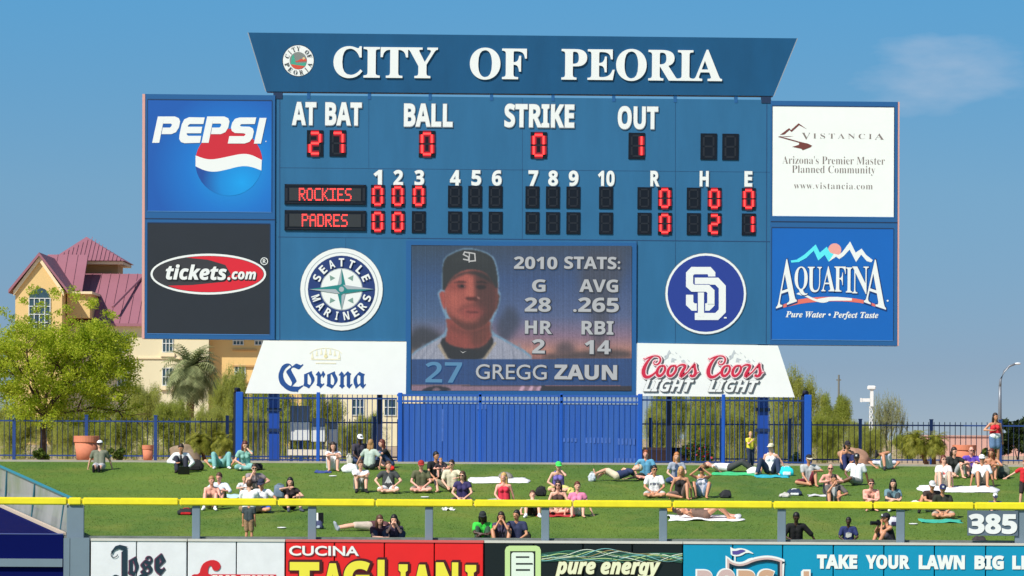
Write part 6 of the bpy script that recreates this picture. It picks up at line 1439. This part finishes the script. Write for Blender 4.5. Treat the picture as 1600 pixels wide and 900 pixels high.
# left group by the second post
person('blonde woman in a strapless pink top beside a man in white', 331, 795, 'knees', 2, skin='pink', hair='sandy', fem=True, top=(206, 150, 130), sleeve=-2, bottom=(150, 136, 108), shoes=WT, look=(14, 8), mods=dict(f=((-.2, -.46, .05), (.1, -.5, .05)), h=((-.05, -.42, .2), (.1, -.42, .2))))
person('man in white shirt leaning against the blonde woman in pink', 344, 789, 'knees', -8, skin='pink', hair='brown', top=(218, 226, 236), sleeve=1.0, bottom=(110, 104, 96), look=(-14, 8))
person('man in a striped shirt and sunglasses behind two white shirts', 397, 772, 'hands_face', 6, skin='fair', hair='dark', top=(150, 136, 138), sleeve=.4, bottom=(90, 90, 110), glasses=True, print_=('band', (60, 58, 72)), look=(-2, 4), mods=dict(h=((-.05, -.30, .62), (.22, -.3, .3)), e=((-.6, -.4, -1), (1, .2, -.2))))
person('small child with pale hair beside the man in the striped shirt', 381, 777, 'knees', 10, H=.66, skin='fair', hair='blonde', top=WT, sleeve=.6, bottom=(190, 190, 190))
person('brown haired man in white shirt seen from behind', 389, 803, 'cross', 176, skin='fair', hair='brown', top=WT, sleeve=.5, bottom=(150, 128, 96))
person('man in white shirt and bright blue shorts looking down', 410, 800, 'cross', -10, skin='tan', hair='dark', top=WT, sleeve=.5, bottom=(38, 92, 206), look=(-8, 26), cap=(40, 46, 70), mods=dict(h=((-.16, -.3, .2), (.26, -.26, .24))))
person('black haired woman in black top with a hand at her mouth', 452, 797, 'knees', 12, skin='fair', hair='black', long=.18, fem=True, top=(48, 36, 40), sleeve=.3, bottom=(40, 32, 36), shoes=(70, 74, 90), look=(-10, 4), mods=dict(h=((-.06, -.3, .64), (.14, -.4, .4)), f=((-.1, -.55, .05), (.24, -.5, .05))))
# centre right
person('man in navy shirt and tan cap lying on his side', 963, 752, 'side', -84, skin='fair', hair='grey', top=(40, 52, 92), sleeve=.5, bottom=(206, 194, 168), cap=(206, 192, 160), look=(0, 0))
person('red haired boy in a sky blue shirt', 1009, 749, 'cross', -4, H=.96, skin='pink', hair='red', top=(92, 158, 190), sleeve=.5, bottom=(44, 54, 50), mods=dict(h=((-.26, -.1, .12), (.16, -.3, .2))))
person('man in white shirt with dark lettering and sunglasses', 1022, 777, 'cross', 0, skin='tan', hair='black', top=(240, 240, 240), sleeve=.6, bottom=(190, 190, 186), glasses=True, look=(14, 0), print_=('band', (110, 112, 130)))
person('strawberry blonde woman in grey denim shirt', 1057, 755, 'cross', 0, skin='fair', hair='strawberry', long=.3, fem=True, top=(152, 158, 172), sleeve=.5, bottom=JEAN, leg='pants', print_=('open', (72, 92, 128)), look=(2, 4))
person('blonde woman in a black strapless top', 1064, 779, 'one_knee', -4, skin='tan', hair='blonde', long=.14, fem=True, top=(30, 26, 28), sleeve=-2, bottom=(120, 100, 92), look=(-4, 0), mods=dict(h=((-.3, -.12, .05), (.3, -.1, .05))))
shoot = person('woman in white top and denim shorts taking a photograph with raised arms', 1097, 777, 'photo', -6, skin='tan', hair='sandy', fem=True, top=(206, 206, 216), sleeve=-1, bottom=(136, 158, 190), look=(-8, 0))
person('tanned sunbather lying across the white blanket with hair to the left', 1097, 807, 'supine_flat', 84, skin='pink', hair='dark', fem=True, top=(92, 74, 66), sleeve=-2, bottom=(92, 76, 66), leg='brief', mods=dict(f=((-.10, -.70, .05), (.10, -.72, .05))))
person('second sunbather on the white blanket with knees drawn up', 1104, 811, 'supine', 82, skin='tan', hair='brown', fem=True, top=(116, 92, 80), sleeve=-2, bottom=(120, 92, 78), leg='brief', mods=dict(f=((-.10, -.62, .05), (.14, -.60, .05))))
person('person in white shirt and dark trousers lying on the green towel', 1140, 737, 'supine', 82, skin='pink', hair='brown', top=WT, sleeve=.5, bottom=(62, 64, 64), leg='pants', shoes=BK, mods=dict(f=((-.12, -.72, .06), (.12, -.72, .06))))
person('small blonde child standing in a yellow shirt and jeans', 1172, 733, 'stand_fold', 30, H=.66, skin='fair', hair='blonde', top=(238, 220, 66), sleeve=.5, bottom=JEAND, leg='pants', shoes=WT, look=(-24, 0))
person('blonde woman in a white vest and sun visor with wide knees', 1204, 741, 'knees_back', -10, skin='fair', hair='sandy', fem=True, top=WT, sleeve=-1, bottom=JEAND, leg='pants', cap=(220, 210, 180), look=(-26, 4), mods=dict(f=((-.36, -.36, .05), (.3, -.4, .05)), h=((-.3, .1, .04), (.42, .08, .1)), lean=-8))
person('man in light grey shirt and dark cap with a leg tucked under', 1263, 759, 'one_knee', 0, skin='tan', hair='dark', top=(178, 180, 180), sleeve=.55, bottom=(120, 36, 52), cap=(34, 32, 36), capfront=(206, 200, 186), look=(16, 12), mods=dict(h=((-.04, -.34, .15), (.18, -.34, .46))))
person('shirtless man in sunglasses behind the man in grey jacket', 1296, 774, 'knees', 6, skin='pink', hair='grey', bald=True, bottom=(70, 70, 76), glasses=True, look=(-14, 4), shoes=WT)
person('dark haired man in open grey jacket with a hand to his mouth', 1302, 792, 'knees', 0, skin='tan', hair='dark', top=(98, 94, 92), sleeve=.8, bottom=(84, 84, 84), shoes=WT, print_=('open', (240, 240, 240)), mods=dict(h=((-.02, -.3, .64), (.18, -.4, .34)), e=((-.7, -.4, -1), (1, .2, -.2))), look=(0, 6))
person('woman in navy vest and black cap beside the reddish boulder', 1322, 735, 'knees', 10, skin='tan', hair='black', long=.1, fem=True, top=(34, 34, 60), sleeve=-1, bottom=(36, 44, 92), leg='pants', cap=(44, 38, 46), look=(4, 8), mods=dict(h=((-.16, -.42, .16), (.1, -.42, .3))))
person('man in white shirt and black cap propped on one arm', 1338, 758, 'side_legs', -4, skin='brown', hair='black', top=(244, 244, 246), sleeve=.55, bottom=(136, 138, 134), cap=(30, 30, 36), logo=WT, shoes=BK, look=(-6, 6), mods=dict(h=((-.2, -.25, .2), (.36, .06, .03))))
person('person on their back with bare legs crossed in the air', 1385, 733, 'legs_crossed_up', 4, skin='tan', hair='brown', top=(210, 214, 224), sleeve=.5, bottom=(214, 218, 230), shoes=(54, 50, 56))
person('shirtless man with folded arms above the rail', 1360, 797, 'hug', 0, skin='pink', hair='brown', bottom=(120, 96, 70), glasses=True, look=(0, 0))
person('dark haired woman in slate blue shirt above the rail', 1393, 797, 'hug', 4, skin='fair', hair='black', long=.3, fem=True, top=(104, 136, 146), sleeve=.6, bottom=(60, 70, 74), leg='pants', shoes=WT, look=(0, 2))
# right hand blanket
person('woman in sunglasses and a white shirt with red print leaning on straight arms', 1474, 761, 'knees', 0, skin='fair', hair='auburn', long=.08, fem=True, top=(240, 226, 220), sleeve=.4, bottom=(178, 174, 160), glasses=True, print_=('band', (220, 90, 90)), look=(14, -4), mods=dict(lean=-4, h=((-.24, -.12, .04), (.26, -.2, .04))))
person('dark haired woman in black shirt on the white blanket', 1489, 746, 'one_knee', 8, skin='fair', hair='dark', long=.12, fem=True, top=(34, 38, 34), sleeve=.5, bottom=(180, 184, 184), look=(26, 8))
person('bald man in a bright purple shirt and white shorts', 1516, 744, 'knees', 4, skin='pink', bald=True, top=(96, 68, 176), sleeve=.6, bottom=(236, 220, 224), glasses=True, look=(6, 0))
person('man in white shirt and white cap with grey knees up', 1534, 760, 'knees', -2, skin='tan', hair='grey', top=(246, 246, 246), sleeve=.6, bottom=(116, 112, 100), leg='shorts', cap=WT, glasses=True, look=(-4, 4), mods=dict(lean=-6, h=((-.32, -.02, .05), (.34, -.05, .05))))
person('dark red haired woman behind the man in the white cap', 1549, 748, 'knees', -8, skin='tan', hair='auburn', long=.26, fem=True, top=(178, 120, 92), sleeve=-1, bottom=(150, 110, 90), look=(-16, 0))
girl = person('young woman standing in red vest and denim skirt by the fence', 1554, 729, 'stand_fold', 14, H=.95, skin='tan', hair='dark', long=.24, fem=True, top=(208, 40, 52), sleeve=-1, bottom=(98, 126, 162), leg='skirt', shoes=(180, 170, 160), look=(16, 0), mods=dict(h=((-.16, -.14, 1.18), (.28, .02, .74))))
person('person in red shirt and dark shorts reaching left at the picture edge', 1601, 794, 'walk_reach', -16, H=.78, skin='fair', hair='red', top=(206, 34, 44), sleeve=.5, bottom=(48, 36, 38), shoes=WT, look=(-30, 10))
person('man in a pale grey cap and dark maroon shirt with folded arms', 1454, 800, 'hug', 4, skin='tan', hair='dark', top=(58, 44, 40), sleeve=.4, bottom=(200, 190, 180), shoes=BK, cap=(206, 206, 206), look=(4, 12), mods=dict(f=((-.36, -.3, .05), (.05, -.5, .05))))
person('man in navy cap and dark green shirt sitting cross-legged behind the rail', 1472, 809, 'cross', 0, skin='tan', hair='dark', top=(44, 46, 34), sleeve=.4, bottom=(176, 160, 144), cap=(32, 40, 84), logo=WT, look=(0, 10))
person('child in a white cap with navy mark just above the rail', 1554, 809, 'knees', 0, H=.74, skin='fair', hair='brown', top=(60, 70, 110), sleeve=.5, bottom=(80, 80, 90), cap=WT, capfront=(40, 48, 84), logo=(30, 40, 84), look=(0, 20))

c = nb()
for s_ in (-1, 1): cap_(c, girl['pel'] + Vector((s_ * .055, 0, .10)), .135, girl['pel'] + Vector((s_ * .055, 0, .04)), .14)
pend('hem', c, cloth(WT), girl['root'], .019, 3)
dg = bpy.context.evaluated_depsgraph_get()
for o, ex_ in PENDING:
    me = bpy.data.meshes.new_from_object(o.evaluated_get(dg)); old = o.data; mts = [m for m in old.materials]
    if ex_ is not None:
        q = nb(); q.from_mesh(me); t2 = bpy.data.meshes.new('t'); ex_.to_mesh(t2); q.from_mesh(t2); q.to_mesh(me); q.free(); ex_.free(); bpy.data.meshes.remove(t2)
    me.materials.clear()
    for m in mts: me.materials.append(m)
    o.modifiers.clear(); o.data = me; me.name = o.name; bpy.data.meshes.remove(old); me.shade_smooth()

# ------------------------------------------------------------------ things on the grass
def onl(o, px, py, rz=0):
    o.location = on_lawn(px, py); o.rotation_mode = 'ZYX'; o.rotation_euler = (math.atan(SLOPE), 0, R(rz)); return o
def towel(px, py, w_, dep, rgb, label, rz=0, cat='towel', name='towel', wob=.03):
    r_ = np.random.default_rng(int(px * 7 + py)); k = on_lawn(px, py).y / F; W = w_ * k; bm = nb(); nx, ny = 18, 12; g = {}
    for i in range(nx + 1):
        for j in range(ny + 1):
            u, v = i / nx - .5, j / ny - .5; e = 1 + .06 * math.sin(7 * v + px) + .05 * math.sin(5 * u + py)
            z = .012 + wob * max(0, math.sin(9 * u + px) * math.sin(8 * v + py * .7)) + r_.uniform(0, wob * .3)
            g[i, j] = bm.verts.new((u * W * e, v * dep * e, z))
    for i in range(nx):
        for j in range(ny): bm.faces.new((g[i, j], g[i + 1, j], g[i + 1, j + 1], g[i, j + 1]))
    r = bmesh.ops.extrude_face_region(bm, geom=bm.faces[:])
    for v in r['geom']:
        if isinstance(v, bmesh.types.BMVert): v.co.z -= .012
    bmesh.ops.recalc_face_normals(bm, faces=bm.faces)
    o = obj(name, bm, cloth(rgb), None, True); onl(o, px, py, rz); return tag(o, label, cat)
towel(781, 751, 92, 2.0, WT, 'white blanket spread on the grass behind the blonde in crimson', 3, 'blanket', 'blanket'); towel(1497, 765, 118, 2.2, WT, 'white blanket under the group at the right', -2, 'blanket', 'blanket'); towel(1099, 810, 112, 1.6, WT, 'white blanket under the two sunbathers', 2, 'blanket', 'blanket', .06)
towel(1146, 741, 66, 1.1, (60, 190, 120), 'bright green towel under the person in dark trousers'); towel(1207, 745, 52, .9, (40, 170, 190), 'turquoise towel under the woman with the visor'); towel(366, 776, 34, 1.2, (190, 222, 226), 'pale blue towel left of the man in the striped shirt')
towel(505, 738, 26, .8, (56, 76, 140), 'blue towel beside the dark haired woman hugging her knees'); towel(1470, 815, 62, .9, (60, 176, 150), 'teal towel under the man in the navy cap'); towel(700, 797, 18, .5, (216, 216, 210), 'small crumpled white cloth beside the post under the rail', 10, wob=.06); towel(1282, 775, 40, .5, (206, 206, 210), 'grey white towel by the feet of the man in grey', 0)
towel(868, 806, 64, .9, (178, 44, 48), 'red towel under the woman in brown and the person in pink')
def bag(px, py, w_, h_, rgb, label, cat='bag', name='bag', strap=True, rz=0, second=None, flap=True):
    k = on_lawn(px, py).y / F; W, Hh = w_ * k / 2, h_ * k; D_ = min(W * .8, .22); bm = nb(); box(bm, -W, W, -D_, D_, 0, Hh)
    bmesh.ops.subdivide_edges(bm, edges=bm.edges[:], cuts=3, use_grid_fill=True)
    r_ = np.random.default_rng(int(px + py))
    for v in bm.verts:
        f = v.co.z / Hh; s_ = 1 - .28 * f * f + .1 * math.sin(math.pi * f); v.co.x *= s_; v.co.y *= s_; v.co += Vector(r_.normal(0, .010, 3)); v.co.z = max(0, v.co.z)
    bmesh.ops.bevel(bm, geom=[e for e in bm.edges if e.calc_face_angle(0) > .8], offset=.02, segments=2, affect='EDGES')
    r = empty(name); onl(r, px, py, rz); tag(r, label, cat); obj('bag_body', bm, cloth(rgb), r, True)
    if strap:
        bm = nb(); tube(bm, [(-W * .4, 0, Hh * .93), (-W * .25, 0, Hh * 1.12), (W * .25, 0, Hh * 1.12), (W * .4, 0, Hh * .93)], .014, 6); obj('handle', bm, cloth(second or rgb), r)
    if flap: bm = nb(); box(bm, -W * .62, W * .62, -D_ - .03, -D_ * .7, Hh * .1, Hh * .52); bmesh.ops.bevel(bm, geom=bm.edges[:], offset=.015, segments=2, affect='EDGES'); obj('pocket', bm, cloth(second or rgb), r)
    return r
bag(306, 735, 22, 15, BK, 'black bag beside the man in the tie'); bag(402, 734, 16, 9, BK, 'black bag beside the woman in scrubs'); bag(822, 848, 14, 16, BK, 'black bag right of the man in navy at the wall'); bag(845, 775, 15, 14, BK, 'black bag beside the woman in the green cap'); bag(790, 748, 20, 9, (134, 128, 120), 'grey bag lying on the white blanket near the blue boards')
bag(437, 778, 18, 20, (108, 124, 142), 'grey blue backpack left of the black haired woman', 'backpack', 'backpack'); bag(1568, 747, 17, 19, (112, 118, 104), 'grey green backpack by the standing woman', 'backpack', 'backpack', second=(70, 74, 66)); bag(547, 738, 24, 12, (236, 236, 236), 'white carrier bag beside the hugging woman', flap=False); bag(546, 727, 9, 16, (196, 192, 178), 'pale tote bag beside the man in the white cap', flap=False)
bag(1229, 743, 20, 13, (40, 214, 226), 'cyan cool bag beside the woman with the visor', second=WT); bag(1178, 741, 20, 10, (232, 232, 230), 'white bag beside the small child in yellow', flap=False); bag(1134, 778, 16, 11, (38, 40, 44), 'black camera bag right of the woman taking a photograph'); bag(495, 826, 18, 11, (66, 72, 106), 'navy bag with pale end behind the second post', second=(180, 190, 206)); bag(291, 804, 26, 9, (34, 34, 38), 'low black bag with a red pocket left of the first post', second=(200, 30, 36))
bag(1047, 800, 13, 8, (212, 146, 20), 'small orange bag beside the post right of centre', second=(236, 200, 40)); bag(1241, 774, 22, 9, (40, 54, 80), 'dark blue bag in the pile beside the man in grey', second=WT); bag(1226, 777, 16, 6, (196, 192, 186), 'low pale bag in the pile beside the man in grey'); bag(925, 752, 10, 13, (206, 212, 220), 'small silver bag left of the man lying on his side'); bag(1530, 852, 20, 14, (58, 52, 56), 'dark bag under the white distance number', strap=False)
bag(1430, 790, 16, 7, (236, 230, 226), 'white bag beside the man in the grey cap', flap=False); bag(1441, 788, 12, 7, (186, 50, 70), 'crimson bag beside the man in the grey cap'); bag(610, 735, 12, 7, (206, 40, 34), 'small red bag below the red haired woman'); bag(892, 772, 10, 9, (230, 216, 120), 'pale yellow bag behind the post beside the green cap', flap=False); bag(1397, 822, 16, 14, (208, 206, 216), 'white and navy bag behind the person with the camera', second=(44, 40, 80))
# laptop, open book, plates and cameras
r = empty('laptop'); onl(r, 287, 741, 186); tag(r, 'open black laptop in front of the man in the tie', 'laptop'); bm = nb(); box(bm, -.17, .17, -.12, .12, .012, .03); obj('keyboard_base', bm, mat('plastic_black', (22, 22, 24), .4), r); bm = nb(); obox(bm, (0, .135, .13), (.17, 0, 0), (0, .006, 0), (0, .02, .11)); obj('lid', bm, _M['plastic_black'], r)
r = empty('book'); onl(r, 497, 818, 10); tag(r, 'open white book standing by the second post', 'book')
for s_ in (-1, 1): bm = nb(); obox(bm, (s_ * .075, .02, .14), (.075, s_ * .035, 0), (0, .008, 0), (0, .02, .14)); obj('page_block' if s_ < 0 else 'cover', bm, cloth((236, 236, 230) if s_ < 0 else BK), r)
def plate(px, py, label):
    bm = nb(); lathe(bm, [(.06, .012), (.11, .022), (.12, .034), (.115, .036), (.06, .02)], 18); tag(onl(obj('paper_plate', bm, WHITE, None, True), px, py), label, 'plate')
plate(520, 745, 'white paper plate by the bare feet of the hugging woman'); plate(440, 826, 'white paper plate on the grass below the black haired woman'); plate(1427, 820, 'white paper plate left of the teal towel'); plate(1310, 749, 'small white plate above the shirtless man in sunglasses'); plate(664, 778, 'white paper plate before the man in olive')
def camera_(p, label, rz, sc_=1.0):
    r = empty('camera_body', p, rz); r.scale = (sc_,) * 3; tag(r, label, 'camera'); bm = nb(); box(bm, -.07, .07, -.03, .03, -.045, .045); box(bm, -.03, .03, -.025, .025, .045, .07); bmesh.ops.bevel(bm, geom=bm.edges[:], offset=.008, segments=2, affect='EDGES'); obj('housing', bm, _M['plastic_black'], r)
    bm = nb(); tube(bm, [(0, -.03, 0), (0, -.16, 0)], [.034, .042], 14); obj('lens', bm, _M['plastic_black'], r)
def world(pr, v): return pr['root'].matrix_basis @ v
bpy.context.view_layer.update()
for pr, lb, k in ((bino, 'dark long lens camera held by the person in the black cap', 1.25), (shoot, 'small dark camera held up by the woman in denim shorts', .9)):
    m = pr['root'].matrix_world; mid = (pr['hd'][0] + pr['hd'][1]) / 2 + Vector((0, -.07, .01)); camera_(m @ mid, lb, pr['root'].rotation_euler[2], k)
